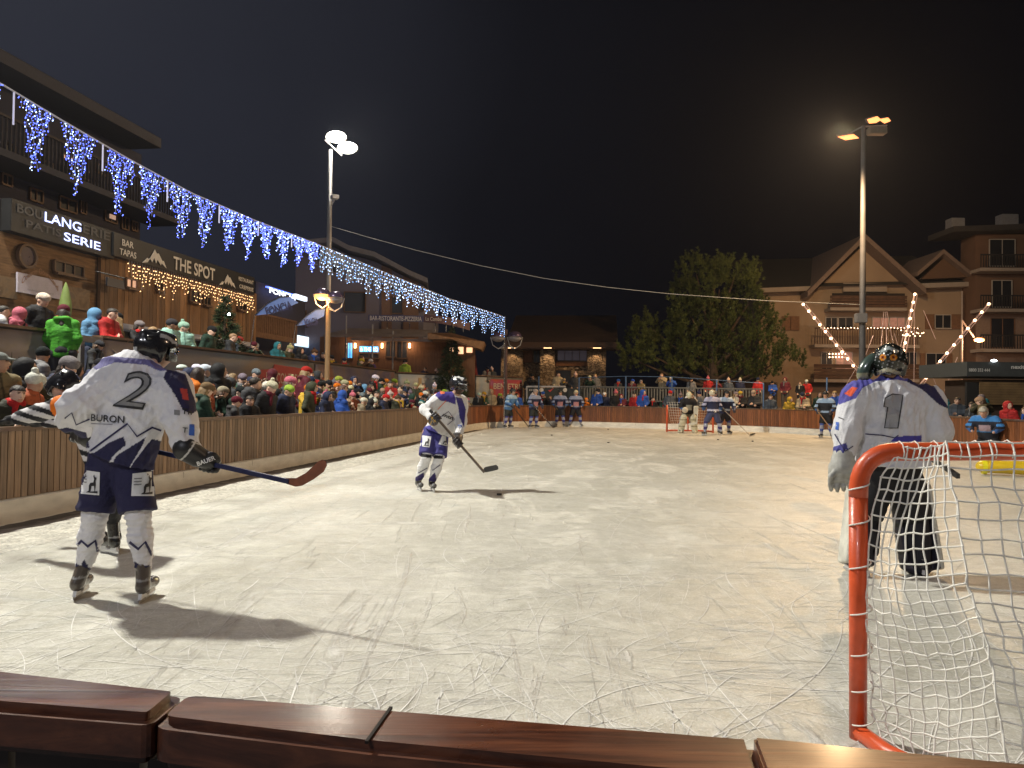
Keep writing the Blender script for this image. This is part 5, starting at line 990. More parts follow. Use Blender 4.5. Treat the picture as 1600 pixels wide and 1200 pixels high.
for k in range(24):
    x = 0.2 + k * .66 + cr_.uniform(-.38, .38); yy = 41.9 - .16 * x + cr_.uniform(-.3, .5)
    if 6.9 < x < 7.3: continue
    spectator((x, yy, WZ), look((x, yy)), 1.68 * cr_.uniform(.85, 1.1), 'on the far walkway', G4)
rl = [p for p in resample(CL, .02) if p.x > 10 and 16 < p.y < 28.5]; s_ = .3
while s_ < len(rl) * .02 - .1:
    i = int(s_ / .02); p = rl[i] + nrm(rl, i) * cr_.uniform(.5, 1.2); s_ += cr_.uniform(.45, .8); spectator((p.x, p.y, 0), look(p), 1.62 * cr_.uniform(.8, 1.1), 'behind the right boards', G5)
#print('SPECTATORS', sum(1 for o in COL.objects if o.name.startswith('person')))
# ---------------------------------------------------------------- far players and the far goalkeeper
def far_player(px, py, face, label, main, yoke, pant, sock, helm, lean=.1, skinbelly=None, spread=.16, stickd=None, vox=.02, goalie=False, num=None, crouch=0.0, group='hockey players in blue and black', z0=0.0):
    g = onz(px, py + (3.0 if px < 860 else 1.5 if py < 680 else 0), 0); f = Vector((face[0], face[1], 0)).normalized(); rt = Vector((f.y, -f.x, 0)); U = Vector((0, 0, 1)); q = lambda x, y, z: g + rt * x + f * y + U * (z * (1 - crouch))
    ll = lean; J = dict(bf=f, hf=f + Vector((0, 0, -.15)), head=q(0, ll * 1.5, 1.68), neck=q(0, ll * 1.2, 1.5), chest=q(0, ll * .9, 1.3), pelvis=q(0, 0, .95), shL=q(-.21, ll, 1.44), shR=q(.21, ll, 1.44), elL=q(-.34, ll + .02, 1.18), elR=q(.34, ll + .02, 1.18), haL=q(-.24, ll + .27, 1.0), haR=q(.22, ll + .27, 1.02),
        hiL=q(-.11, 0, .9), hiR=q(.11, 0, .9), knL=q(-spread * .9, .07, .52), knR=q(spread * .9, .07, .52), anL=q(-spread * 1.15, -.02, .14 / (1 - crouch)), anR=q(spread * 1.15, -.02, .14 / (1 - crouch)), fdL=f - rt * .3, fdR=f + rt * .3)
    root = empty('person', g, label, 'person', group); body_mesh(root, J, vox)
    def jc(V):
        c = np.tile(np.array(main), (len(V), 1)); z = (V[:, 2]) / (1 - crouch); c[z > 1.36] = yoke; c[(z < 1.06) & (z > .98)] = yoke; u = np.abs((V - np.array(g)) @ np.array(rt)); c[(u > .27) & (z < 1.3) & (z > 1.2)] = yoke; c[(u > .27) & (z < 1.12)] = (.04, .12, .36)
        if skinbelly is not None: y = (V - np.array(g)) @ np.array(f); c[(u < .13) & (y > .05) & (z > 1.02) & (z < 1.24)] = skinbelly
        return c
    jo, V, Q = jersey(root, J, jc, vox * .8, .008, 5, hem=q(0, 0, .90), vox_ok=None) if False else jersey(root, J, jc, vox * .8, .008, 5, hem=q(0, 0, .90))
    if num: bj = bvh(V, Q); v, fc = px_text(num, px + 1, py - 34, 8.5, 9, 0, 0, .03); mark_px('number', v, fc, bj, MWHITE, root, off=.02)
    pants(root, J, pant, vox); socks(root, J, lambda V: np.where((np.sin(V[:, 2] * 26) > .2)[:, None], np.array([sock]), np.array([(.34, .35, .44)])), vox * .8, 1.5 if goalie else 1.0)
    for s__ in 'LR': skate(root, J['an' + s__], J['fd' + s__], 0, (.03, .03, .03), vox=.016)
    helmet(root, J['head'], J['hf'], (0, 0, 1), (lambda Q, V: np.tile(np.array(helm), (len(V), 1))), .016, 1.08, vents=False)
    if goalie:
        s = S(.015); s.ell(J['head'] + f * .06 - U * .02, (.10, .10, .13), .01); o, V, Q = sdf_obj('face_mask', s, HARD, None, None, lambda V: np.tile(np.array(helm), (len(V), 1))); local(o, root)
        for s__ in 'LR':
            a, k = J['an' + s__], J['kn' + s__]; s = S(.018); top = k + (k - a).normalized() * .18 + f * .06; c = (a + top) / 2 + f * .09; ax_ = (top - a).normalized(); s.cone(a + f * .10 - U * .05, top + f * .06, .13, .14, .02, (tuple(f), .5)); s.cone(a + f * .1 - U * .08, a + f * .26 - U * .08, .09, .05, .02)
            o, V, Q = sdf_obj('leg_pad', s, M('pad_leather'), None, None, lambda V: np.where((np.abs(np.sin(V[:, 2] * 11)) < .2)[:, None], np.array([[.2, .17, .1]]), np.array([[.62, .57, .42]]))); local(o, root)
    hl, hr = J['haL'], J['haR']
    if stickd == 'goalie':
        b0 = hr + U * .55 - rt * .12; stick('pale goalkeeper stick and blocker of the far goalkeeper', hl + U * .35 - rt * .1, hl - U * .55 + f * .2, hl - U * .62 + f * .2 + rt * .35, shaft=(.6, .58, .5), blade=(.6, .58, .5), sw=.045, goalie=True)
        s = S(.015); s.box(hl + U * .02 + f * .06, (.10, .03, .18), .02, .02); o, V, Q = sdf_obj('blocker', s, M('pad_leather'), None, None, lambda V: np.tile(np.array((.62, .58, .48)), (len(V), 1))); local(o, root)
        s = S(.015); s.ell(hr + f * .05, (.13, .07, .13), .02); o, V, Q = sdf_obj('catching_glove', s, M('pad_leather'), None, None, lambda V: np.tile(np.array((.55, .50, .40)), (len(V), 1))); local(o, root)
    elif stickd:
        (hx, hy), (tx, ty), lb, shc, tp = stickd; hp = onz(hx, hy, 0) + U * .03; tp_ = onz(tx, ty, 0) + U * .03; top = hr + (hr - hp).normalized() * .25 if (hr - hp).length < 1.6 else hr + (hr - hp).normalized() * .1
        stick(lb, top, hp, tp_, shaft=shc, blade=(.02, .02, .02), sw=.036, taped=tp); 
        for h_, e_ in ((hr, 'elR'), (hl, 'elL')):
            s = S(.014); s.cone(h_ - (h_ - J[e_]).normalized() * .06, h_ + U * -.02, .062, .062, .02)
            for i in range(4): s.cone(h_ + rt * (.025 * (i - 1.5)) - U * .02, h_ + rt * (.027 * (i - 1.5)) - U * .09 + f * .02, .017, .014, .004)
            o, V, Q = sdf_obj('glove', s, M('glove_leather'), None, None, lambda V: np.tile(np.array((.03, .03, .05)), (len(V), 1))); local(o, root)
    return root
SKY = (.08, .20, .45); DN = (.018, .022, .06)
YK = (.22, .26, .40)
far_player(793, 666, (.75, -.65), 'player in light blue and navy jersey bending forward, leftmost of the four far players', SKY, (.30, .45, .65), (.03, .035, .035), (.06, .06, .25), (.05, .05, .05), .22, stickd=((826, 668), (834, 667), 'black stick reaching right from the leftmost far player', (.03, .03, .03), False))
far_player(833, 666, (.55, -.8), 'player in blue jersey with pink chest logo holding a white taped stick at far boards', DN, YK, (.025, .03, .03), (.05, .06, .28), (.35, .28, .24), .12, (.45, .22, .25), stickd=((864, 669), (870, 668), 'white and black banded stick in front of the far players', (.03, .03, .03), True))
far_player(875, 665.5, (-.1, -1), 'player in navy jersey with pink logo and dark helmet left of the cream helmet', DN, YK, (.02, .022, .03), (.05, .06, .28), (.03, .03, .03), .08, (.45, .22, .25), stickd=((884, 666), (888, 667), 'upright wooden stick between the two central far players', (.35, .26, .16), False))
far_player(899, 665.5, (.05, -1), 'player in navy jersey with cream helmet standing with legs apart', DN, YK, (.015, .015, .02), (.05, .06, .28), (.62, .55, .38), .08, (.45, .22, .25), spread=.24)
far_player(1074, 675, (.0, -1), 'goalkeeper in black jersey, white mask and cream leg pads at far goal', (.015, .013, .015), (.02, .018, .02), (.25, .22, .15), (.40, .36, .26), (.62, .60, .45), .18, (.32, .30, .24), spread=.26, stickd='goalie', goalie=True, crouch=.04)
far_player(1131, 677, (.2, -1), 'player with white and blue shoulders right behind the number 13 player', DN, (.40, .50, .68), (.03, .03, .04), (.06, .07, .28), (.03, .03, .03), .16, spread=.2, stickd=((1172, 682), (1180, 680), 'pale stick reaching right beside the number 13 player', (.4, .33, .25), False))
far_player(1114, 679, (-.15, .98), 'player in navy jersey number 13 seen from behind beside the far goal', DN, (.42, .42, .58), (.06, .07, .15), (.05, .04, .16), (.60, .55, .40), .10, spread=.30, num='13')
far_player(1291, 684, (-.6, -.8), 'player in dark jersey with white blue shoulder standing by the right boards', (.02, .022, .03), (.30, .42, .60), (.015, .015, .018), (.06, .10, .35), (.03, .03, .03), .1, stickd=((1312, 690), (1320, 690), 'short brown stick held low by the player at the right boards', (.2, .13, .08), False))
far_player(1545, 719, (-.7, -.7), 'player in black and blue jersey with pale helmet bending down behind the near crossbar', (.025, .03, .05), (.05, .22, .55), (.02, .02, .025), (.08, .20, .5), (.45, .43, .36), .34, (.40, .30, .35), crouch=.28)
# ================================================================ the town round the rink
Zv = Vector((0, 0, 1))
class Pl:
    """a facade: everything on it is laid out in the plane and given real depth"""
    def __init__(s, P, d): s.P = Vector(P); s.a = Vector(d).normalized(); s.n = s.a.cross(Zv).normalized()
    def p(s, x, y, off=0): return onpl(x, y, s.P + s.n * off, s.n)
    def quad(s, q, off=0): return [s.p(x, y, off) for x, y in q]
    def rect(s, x0, y0, x1, y1, off=0):
        """upright rectangle whose top-left and bottom-right photo corners are given"""
        A, C = s.p(x0, y0, off), s.p(x1, y1, off); return [A, Vector((C.x, C.y, A.z)), C, Vector((A.x, A.y, C.z))]
    def slab(s, b, pts, t): b.prism(pts, -s.n * t); return b
def bld(name, loc, label, cat, group=None): return empty(name, loc, label, cat, group)
def put(b, name, mat, root, bevel=0.0, smooth=False): o = b.build(name, mat, root, smooth, bevel, root.location.copy()); o.location = (0, 0, 0); return o
def ptext(pl, s_, x0, y0, x1, y1, hpx, mat, root, off=.03, name='lettering', bold=0.0, bend=None):
    a, c = pl.p(x0, y0, off), pl.p(x1, y1, off); m_ = (a + c) / 2; d = c - a; d.z = 0; w_ = d.length; z_ = (m_ - CAM).dot(_f); o = text(s_, m_, d, Zv, hpx / FPX * z_, w_, name, mat, None, 0.0, bold, bend); local(o, root); return o
WOODH = M('weathered_cladding', (.20, .115, .055), .75, var=.5, scale=2.2, stretch=(1, 1, 9), bump=.4, bscale=12)
WOODP = M('plank_cladding', rough=.7, attr=True, var=.4, scale=3, stretch=(7, 7, .6), bump=.3, bscale=14)
DARK = M('sign_anthracite', (.012, .012, .013), .6, var=.2, scale=3); RENDER_G = M('grey_render', (.036, .036, .055), .9, var=.15, scale=1.2, bump=.2, bscale=8)
GLZ = M('dark_window_glass', (.012, .014, .02), .42, var=.3, scale=2); FRAME = M('window_frame_wood', (.12, .07, .04), .6, var=.2)
LIT = M('lit_pane_warm', (.9, .55, .38), .5, emit=.42, ecol=(.95, .6, .42), var=.3, scale=2); CHALK = M('sign_letters_white', (.62, .60, .56), .7); DIM = M('unlit_letters', (.07, .07, .075), .6)
LEDT = M('lit_letters_blue_white', (.8, .85, 1), .4, emit=1.9, ecol=(.42, .52, 1.0), var=0)
FA = Pl((-14.5, 0, 0), (.145, 1, 0)); FAo = FA
# ---- terrace (upper street) and its retaining wall
W1 = Pl((-10.9, 0, 0), (.156, 1, 0)); WA = Vector((-10.9 + .156 * 6, 6, 0)); WB = Vector((-5.4, 35.4, 0)); WC = Vector((.6, 42.0, 0)); WD = Vector((16.5, 39.2, 0))
b = B(); 
def tline(y): return Vector((-10.9 + .156 * y, y, 0))
b.prism([Vector((p.x, p.y, TZ - .25)) for p in (tline(2) - Vector((.14, 0, 0)), WB - Vector((.14, 0, 0)), WC + Vector((-.1, .15, 0)), Vector((2, 62, 0)), Vector((-60, 62, 0)), Vector((-60, 2, 0)))][::-1], (0, 0, .25)); tag(b.build('upper_street', M('trodden_snow', (.22, .22, .23), .85, var=.3, scale=1.5, bump=.5, bscale=8)), kind='structure')
b = B(); b.prism([Vector((p.x, p.y, WZ - .2)) for p in (WC + Vector((.2, -.6, 0)), Vector((17, 38.3, 0)), Vector((19, 47, 0)), Vector((1, 50, 0)))][::-1], (0, 0, .2)); tag(b.build('raised_walkway', M('trodden_snow')), kind='structure')
wl = bld('retaining_wall', tline(13.2), 'long low wall of the upper street carrying the printed banners', 'wall'); CONC = M('concrete_cast', (.15, .14, .13), .85, var=.3, scale=1.5, bump=.3, bscale=9)
def wallrun(name, a, c, z0=0, z1=2.50, t=.16, mat=CONC):
    b = B(); d = (c - a).normalized(); n = Vector((d.y, -d.x, 0)); b.prism([a + Zv * z0, c + Zv * z0, c + Zv * z1, a + Zv * z1], -n * t); put(b, name, mat, wl)
    b = B(); b.beam(a + n * .03 - n * t / 2 + Zv * (z1 + .02), c + n * .03 - n * t / 2 + Zv * (z1 + .02), .24, .05); put(b, 'top_rail', M('rail_wood'), wl)
g0_, g1_, g2_ = W1.p(81, 560), W1.p(122, 560), W1.p(155, 560)
for q in (g0_, g1_, g2_): q.z = 0
wallrun('wall_run', tline(4), g0_, z1=2.56); wallrun('wall_run', g2_, WB + (WB - tline(5)).normalized() * 0, z1=2.56); wallrun('wall_run', WB, WC, z1=2.5); wallrun('wall_run', WC, WD, z1=WZ)
b = B(); d_ = (g2_ - g1_).normalized(); n_ = Vector((d_.y, -d_.x, 0))
b.beam(g1_ + Zv * 1.2, g1_ + Zv * 1.2 + Vector((.001, 0, 0)), .1, 2.4); b = B()
for q in (g1_ + d_ * .05, g2_ - d_ * .05): b.box(q + Zv * 1.22, (.11, .11, 2.44), math.atan2(d_.y, d_.x))
b.beam(g1_ + Zv * 2.5, g2_ + Zv * 2.5, .16, .12); put(b, 'door_frame', M('grey_post', (.23, .22, .21), .7), wl)
b = B(); b.prism([g1_ - n_ * .9, g2_ - n_ * .9, g2_ - n_ * .9 + Zv * 2.44, g1_ - n_ * .9 + Zv * 2.44], -n_ * .05); put(b, 'doorway_back', M('doorway_black', (.012, .012, .012), .9), wl)
b = B()
for k in range(7): q = g0_.lerp(g1_, .5) - n_ * (.25 + .3 * k) ; b.box((q.x, q.y, (.2 * (k + 1)) / 2), ((g1_ - g0_).length * .96, .3, .2 * (k + 1)), math.atan2(d_.y, d_.x))
put(b, 'steps', CONC, wl)
b = B(); q = g1_.lerp(g2_, .5) - n_ * .45; b.box((q.x, q.y, .55), ((g2_ - g1_).length * .92, .8, 1.1), math.atan2(d_.y, d_.x)); put(b, 'steps', CONC, wl)
# banners
def ban_mat(name, cols, scale, seed=0, stretch=(1, 1, 1)):
    m = M(name, cols[0], .55, var=.15, scale=2, bump=.35, bscale=2.5); nt = m.node_tree; N = nt.nodes; L = nt.links.new
    n = N.new('ShaderNodeTexNoise'); n.inputs['Scale'].default_value = scale; n.inputs['Detail'].default_value = 6; n.inputs['Distortion'].default_value = 1.5; tc = N.new('ShaderNodeTexCoord'); mp = N.new('ShaderNodeMapping'); mp.inputs['Location'].default_value = (seed, seed, 0); mp.inputs['Scale'].default_value = stretch; L(tc.outputs['Object'], mp.inputs[0]); L(mp.outputs[0], n.inputs[0])
    c = N.new('ShaderNodeValToRGB'); L(n.outputs[0], c.inputs[0]); els = c.color_ramp.elements; els[0].position = .34; els[0].color = (*cols[0], 1); els[1].position = .66; els[1].color = (*cols[-1], 1)
    for i, q in enumerate(cols[1:-1]): e = els.new(.34 + .32 * (i + 1) / (len(cols) - 1)); e.color = (*q, 1)
    L(c.outputs[0], N['Principled BSDF'].inputs['Base Color']); return m
def banner(a, c, z0, z1, mat, label, marks=(), off=.025):
    d = (c - a); ln = d.length; d.normalize(); n = Vector((d.y, -d.x, 0)); root = empty('banner', Vector((a.x, a.y, z0)), label, 'banner', 'printed banners along the rink'); nx, nz = max(4, int(ln / .25)), 5; vs = []; fs = []
    for i in range(nx + 1):
        for j in range(nz + 1): wv = .008 * math.sin(i * 1.7 + j) + .006 * math.sin(i * .6 - j * 2.1); vs.append(a + d * (ln * i / nx) + n * (off + (wv if 0 < j < nz else .004)) + Zv * (z0 + (z1 - z0) * j / nz))
    fs = [(i * (nz + 1) + j, (i + 1) * (nz + 1) + j, (i + 1) * (nz + 1) + j + 1, i * (nz + 1) + j + 1) for i in range(nx) for j in range(nz)]
    b = B(); b.add(vs, fs); o = put(b, 'sheet', mat, root, smooth=True); m_ = o.modifiers.new('t', 'SOLIDIFY'); m_.thickness = .006
    for kind, u, zc, w_, h_, mt, *r in marks:
        cen = a + d * (ln * u) + n * (off + .022) + Zv * zc
        if kind == 't': t_ = text(r[0], cen, d, Zv, h_, w_, 'lettering', mt, None, .004, .01); local(t_, root)
        else: bb = B(); bb.prism([cen + d * (x * w_) + Zv * (y * h_) for x, y in r[0]], n * .004); put(bb, r[1] if len(r) > 1 else 'printed_shape', mt, root)
    return root
def w1(x): q = W1.p(x, 560); q.z = 0; return q
SQ = [(-.5, -.5), (.5, -.5), (.5, .5), (-.5, .5)]
PG = M('banner_pine_green', (.045, .05, .03), .7, var=.4); CW = M('banner_cream_ink', (.55, .48, .40), .7); RD = M('banner_red', (.36, .05, .045), .6, var=.15); LG = M('banner_light_grey', (.34, .35, .38), .6)
br = []
for k in range(9): x = -.5 + k * .12; br += [(x, -.08 + .10 * math.sin(k * 3)), (x + .05, .42 - .08 * (k % 3)), (x + .07, .02)]
banner(tline(5), w1(80), .35, 2.52, ban_mat('banner_pine', [(.10, .085, .075), (.20, .175, .165), (.24, .21, .20)], .7), 'brown grey banner with a printed pine branch at the far left',
       [('s', .86, 1.75, 1.3, .9, PG, br + [(.5, -.25), (-.5, -.3)], 'pine_branch'), ('s', .93, 1.45, .9, .5, M('banner_trunk', (.10, .07, .05), .8), [(-.5, -.4), (.5, .3), (.5, .5), (-.5, -.15)], 'branch'), ('s', .965, 1.55, .12, .12, M('banner_gold', (.35, .22, .04), .6), SQ)])
banner(w1(156), w1(252), .35, 2.52, ban_mat('banner_plain', [(.21, .18, .165), (.25, .215, .20)], .5), 'plain brown grey banner beside the doorway with a pale torn scrape', [('s', .38, 2.2, 1.0, .35, M('banner_scrape', (.42, .38, .34), .7), [(-.5, .45), (-.25, -.05), (.15, -.1), (.5, .5), (.2, .08), (-.2, .1)], 'scrape')])
banner(w1(253), w1(480), .35, 2.52, ban_mat('banner_blue_sand', [(.16, .13, .11), (.11, .125, .16), (.10, .15, .21)], .35, 3, (1, .4, 2)), 'blue grey and sand coloured banner with red RENCONTRES patch', [('s', .76, 1.85, 3.1, 1.0, RD, [(-.5, -.4), (-.46, .3), (-.2, .36), (-.18, .5), (.5, .44), (.44, -.5)], 'red_patch'), ('t', .77, 1.93, 2.3, .34, CW, 'RENCONTRES'), ('s', .24, 1.6, .9, 1.3, LG, [(-.5, -.5), (.1, .5), (.3, -.5), (.2, -.5), (.05, .1), (-.3, -.5)], 'printed_letter'), ('t', .45, 1.5, 1.0, .8, LG, 'O')])
banner(w1(492), w1(616), .35, 2.5, ban_mat('banner_mix', [(.20, .08, .04), (.14, .12, .15), (.085, .08, .16), (.22, .16, .12)], .45, 8, (1, .5, 1)), 'purple and orange patterned banner ending at the wall corner', [('s', .6, 1.7, 2.0, .9, M('banner_violet', (.09, .085, .2), .6), [(-.5, -.5), (-.1, .3), (0, -.1), (.2, .5), (.5, -.5)], 'printed_peaks'), ('s', .12, 1.7, 2.4, .8, M('banner_orange', (.30, .09, .04), .6), [(-.5, -.3), (-.4, .4), (.4, .5), (.5, -.4)], 'printed_shape')])
dd = (WC - WB); q0, q1, q2 = WB.lerp(WC, .02), WB.lerp(WC, .70), WB.lerp(WC, .985)
banner(q0, q1, .35, 2.44, ban_mat('banner_white_blue', [(.42, .43, .44), (.28, .34, .42), (.38, .38, .38)], .5, 5), 'pale white and blue banner with printed skier figures on the end wall', [('s', .22, 1.75, 1.3, 1.1, M('banner_sand', (.42, .30, .17), .6), [(-.5, -.3), (-.1, .1), (-.1, .5), (.05, .5), (.05, .15), (.5, -.2), (.45, -.3), (0, -.05), (-.2, -.5)], 'figure_print'), ('s', .5, 1.9, .9, 1.0, M('banner_skyblue', (.07, .13, .25), .6), [(-.5, .5), (-.35, .5), (.5, -.4), (.35, -.5)], 'ski_print'), ('t', .86, 1.6, .8, .5, LG, 'Sol')])
banner(q1, q2, .35, 2.36, ban_mat('banner_magenta', [(.28, .03, .09), (.36, .07, .05), (.24, .04, .14)], .6, 1), 'magenta and orange banner reading BIEN-ETRE TACHE near the double globe lamp', [('t', .55, 2.0, 2.2, .30, CW, 'BEN-ETRE'), ('t', .55, 1.5, 1.4, .26, CW, 'TACHE')])
# ---- bakery and bar facade
sh = bld('shop_building', FA.p(160, 500), 'long timber clad building with the bakery and bar signs on the upper street', 'building')
def fbox(pl, root, name, mat, x0, y0, x1, y1, t, off=0.0, bevel=0.0): b = B(); pl.slab(b, pl.rect(x0, y0, x1, y1, off), t); return put(b, name, mat, root, bevel)
pA, pM, pE = FA.p(-260, 400), FA.p(152, 400), FA.p(396, 400)
b = B(); b.prism([Vector((pA.x, pA.y, TZ)), Vector((pM.x, pM.y, TZ)), Vector((pM.x, pM.y, 5.15)), Vector((pA.x, pA.y, 5.15))], -FA.n * 4); put(b, 'wall', WOODH, sh)
b = B(); d = (pE - pM); ln = d.length; d.normalize(); k = 0; x = 0; rr2 = random.Random(9)
while x < ln:
    w_ = rr2.uniform(.13, .2); v_ = rr2.uniform(.55, 1.25); b.col = (.23 * v_, .125 * v_, .055 * v_); a = pM + d * x + FA.n * (.12 + rr2.uniform(0, .02)); c = a + d * (w_ - .008); b.prism([Vector((a.x, a.y, 3.35)), Vector((c.x, c.y, 3.35)), Vector((c.x, c.y, 5.35)), Vector((a.x, a.y, 5.35))], -FA.n * .10); x += w_
put(b, 'plank_cladding', WOODP, sh)
b = B(); b.prism([Vector((pM.x, pM.y, TZ)), Vector((pE.x, pE.y, TZ)), Vector((pE.x, pE.y, 5.3)), Vector((pM.x, pM.y, 5.3))], -FA.n * 4); put(b, 'wall', M('dark_wall', (.06, .045, .035), .8, var=.2), sh)
a = FA.p(150, 489, .2); c = FA.p(396, 521, .2); b = B(); b.beam(Vector((a.x, a.y, 3.3)), Vector((c.x, c.y, 3.3)), .5, .16); put(b, 'snowy_ledge', M('ledge_snow', (.42, .42, .47), .8, var=.2, scale=2), sh, .02)
fbox(FA, sh, 'dado', WOODH, -200, 470, 150, 500, .1, .06)
fbox(FA, sh, 'snowy_ledge', M('ledge_snow'), -260, 405, 10, 356, .05, .02) if False else None
for q in ([(0, 430), (27, 438), (27, 468), (0, 462)], [(104, 446), (140, 455), (140, 486), (104, 480)]):
    b = B(); FA.slab(b, FA.rect(q[0][0], q[0][1], q[2][0], q[2][1], .08), .07); put(b, 'stone_panel', ban_mat('rock_panel', [(.09, .055, .03), (.17, .11, .06), (.11, .08, .055)], 2.2), sh)
b = B(); FA.slab(b, FA.rect(28, 425, 97, 468, .12), .05); put(b, 'name_board', M('board_lilac_white', (.46, .43, .50), .6, var=.12), sh)
ptext(FA, 'Coustin Gourmand', 34, 442, 91, 450, 9, M('board_brown_ink', (.28, .14, .07), .6), sh, .135, bold=.01, bend=.35); ptext(FA, 'boulangerie patisserie', 43, 453, 84, 459, 3.2, MGREY, sh, .135)
def window(pl, root, x0, y0, x1, y1, off=.05, lit=None, frame=FRAME, sill=True, mull=1, fw=.05, pane=None):
    R_ = pl.rect(x0, y0, x1, y1, off); A, Bq, C, D_ = R_; b = B()
    for p, q in ((A, Bq), (Bq, C), (C, D_), (D_, A)): b.beam(p, q, .07, fw, Vector((0, 0, 1)) if abs((q - p).z) < .01 else pl.a)
    for k in range(1, mull + 1): t = k / (mull + 1); b.beam(A.lerp(Bq, t), D_.lerp(C, t), .05, fw * .7, pl.a)
    f = put(b, 'window', frame, root); b = B(); b.prism([p - pl.n * .015 for p in R_], -pl.n * .02); o = b.build('pane', pane or (LIT if lit else GLZ), f, loc=root.location.copy()); o.location = (0, 0, 0)
    if sill: b = B(); b.beam(D_ + pl.n * .05 - Zv * .04, C + pl.n * .05 - Zv * .04, .14, .05); o = b.build('sill', frame, f, loc=root.location.copy()); o.location = (0, 0, 0)
    return f
window(FA, sh, 85, 406, 130, 434, .07, mull=2); window(FA, sh, 197, 434, 214, 452, .17, lit=1); window(FA, sh, 245, 440, 254, 455, .17); window(FA, sh, 297, 452, 312, 474, .17); window(FA, sh, 318, 462, 328, 478, .17); window(FA, sh, 372, 472, 384, 486, .17)
c = FA.p(41, 400, .06); b = B(); b.lathe(c, [(.0, -.02), (.30, -.02), (.30, .07), (.24, .07), (.22, .0), (0, 0)], 24, FA.n); put(b, 'round_window', FRAME, sh); b = B(); b.lathe(c + FA.n * .01, [(.22, 0), (.22, .012)], 24, FA.n); put(b, 'round_pane', M('round_pane_violet', (.07, .05, .07), .3), sh)
sg = bld('shop_sign', FA.p(20, 350), 'dark fascia reading BOULANGERIE PATISSERIE with half of its letters lit blue white', 'sign', 'shop signs')
b = B(); A, C = FA.p(18, 309, .3), FA.p(180, 362, .3); D2 = FA.p(158, 399, .3); b.prism([A, Vector((C.x, C.y, A.z)), Vector((C.x, C.y, D2.z)), Vector((A.x, A.y, D2.z))], -FA.n * .28); put(b, 'fascia', DARK, sg, .01)
for s_, x0, y0, x1, y1, h_, mt in (('BOU', 27, 324, 67, 337, 14, DIM), ('LANG', 70, 338, 127, 356, 15, LEDT), ('ERIE', 130, 357, 172, 370, 13, DIM), ('PATIS', 41, 348, 96, 366, 12, DIM), ('SERIE', 100, 368, 157, 386, 13, LEDT)): ptext(FA, s_, x0, y0, x1, y1, h_, mt, sg, .325, bold=.012)
sg = bld('shop_sign', FA.p(180, 380), 'long black fascia reading THE SPOT with two white mountain logos', 'sign', 'shop signs')
b = B(); A, C, D2 = FA.p(178, 362, .36), FA.p(398, 432, .36), FA.p(395, 460, .36); b.prism([A, Vector((C.x, C.y, A.z)), Vector((C.x, C.y, D2.z)), Vector((A.x, A.y, D2.z))], -FA.n * .30); put(b, 'fascia', M('fascia_black', (.014, .014, .015), .5, var=.2, scale=2), sg, .01)
for s_, x0, y0, x1, y1, h_ in (('BAR', 191, 378, 209, 384, 10), ('TAPAS', 187, 392, 213, 400, 10), ('THE SPOT', 271, 411, 336, 429, 20), ('RESTAURANT', 373, 435, 396, 442, 6), ('CREPERIE', 374, 447, 396, 453, 6)): ptext(FA, s_, x0, y0, x1, y1, h_, CHALK, sg, .385, bold=.02)
MT = [(-.5, -.5), (-.3, -.12), (-.22, -.2), (0, .5), (.08, .3), (.16, .34), (.32, -.05), (.38, -.02), (.5, -.42), (.3, -.2), (.26, -.34), (.12, -.05), (.06, -.3), (-.02, 0), (-.1, -.3), (-.2, -.1), (-.28, -.38)]
for cx, cyv, w_, h_ in ((241, 403, 38, 26), (355, 439, 26, 20)):
    l_, r_ = FA.p(cx - w_ / 2, cyv, .385), FA.p(cx + w_ / 2, cyv, .385); dd_ = r_ - l_; dd_.z = 0; cc = (l_ + r_) / 2; hh = h_ / FPX * (cc - CAM).dot(_f); b = B(); b.prism([cc + dd_ * x + Zv * hh * y for x, y in MT], FA.n * .01); put(b, 'mountain_logo', CHALK, sg)
ptext(FA, 'BURGER', 176, 380, 181, 382, 26, CHALK, sg, .385) if False else None
hs = bld('hanging_sign', FA.p(168, 440, .3), 'small dark hanging sign on an iron bracket at the timber corner', 'sign'); b = B(); b.prism(FA.rect(168, 433, 194, 452, .5), -FA.n * .05); put(b, 'board', M('slate_board', (.05, .055, .07), .5), hs)
b = B(); q = FA.p(150, 424, .5); q2 = FA.p(194, 430, .5); q2.z = q.z; b.tube([q, q2], .02, 6); b.tube([q2, q2 - Zv * .12], .012, 5); put(b, 'bracket', M('wrought_iron', (.03, .03, .03), .5), hs)
# warm curtain lights under the bar sign
cl = bld('curtain_lights', FA.p(203, 412, .45), 'warm white curtain of tiny lights hanging under the bar fascia', 'string lights'); b = B(); bw = B(); rr3 = random.Random(2)
WARM = M('warm_led', (1, .8, .5), emit=4, ecol=(1, .55, .24), var=0); BLUEL = M('blue_led', (.3, .4, 1), emit=3.2, ecol=(.075, .13, 1.0), var=0); COOLL = M('cool_led', (.8, .9, 1), emit=5, ecol=(.42, .60, 1.0), var=0); WIRE = M('white_wire', (.45, .45, .5), .6)
A, C = FA.p(202, 407, .42), FA.p(396, 461, .42); C.z = A.z = FA.p(300, 435, .42).z + .02
for k in range(62):
    p = A.lerp(C, k / 61); n_l = rr3.choice((3, 5, 7, 4)); z = 0; bw.tube([p, p - Zv * (.11 * n_l)], .004, 3, False)
    for i in range(n_l): z += .11; b.ball(p - Zv * (z * rr3.uniform(.9, 1.1)) + Vector((rr3.uniform(-.02, .02), rr3.uniform(-.08, .08), 0)), .016, 4, 3)
put(b, 'led_strings', WARM, cl)['kind'] = 'stuff'; put(bw, 'wire', WIRE, cl)['kind'] = 'stuff'
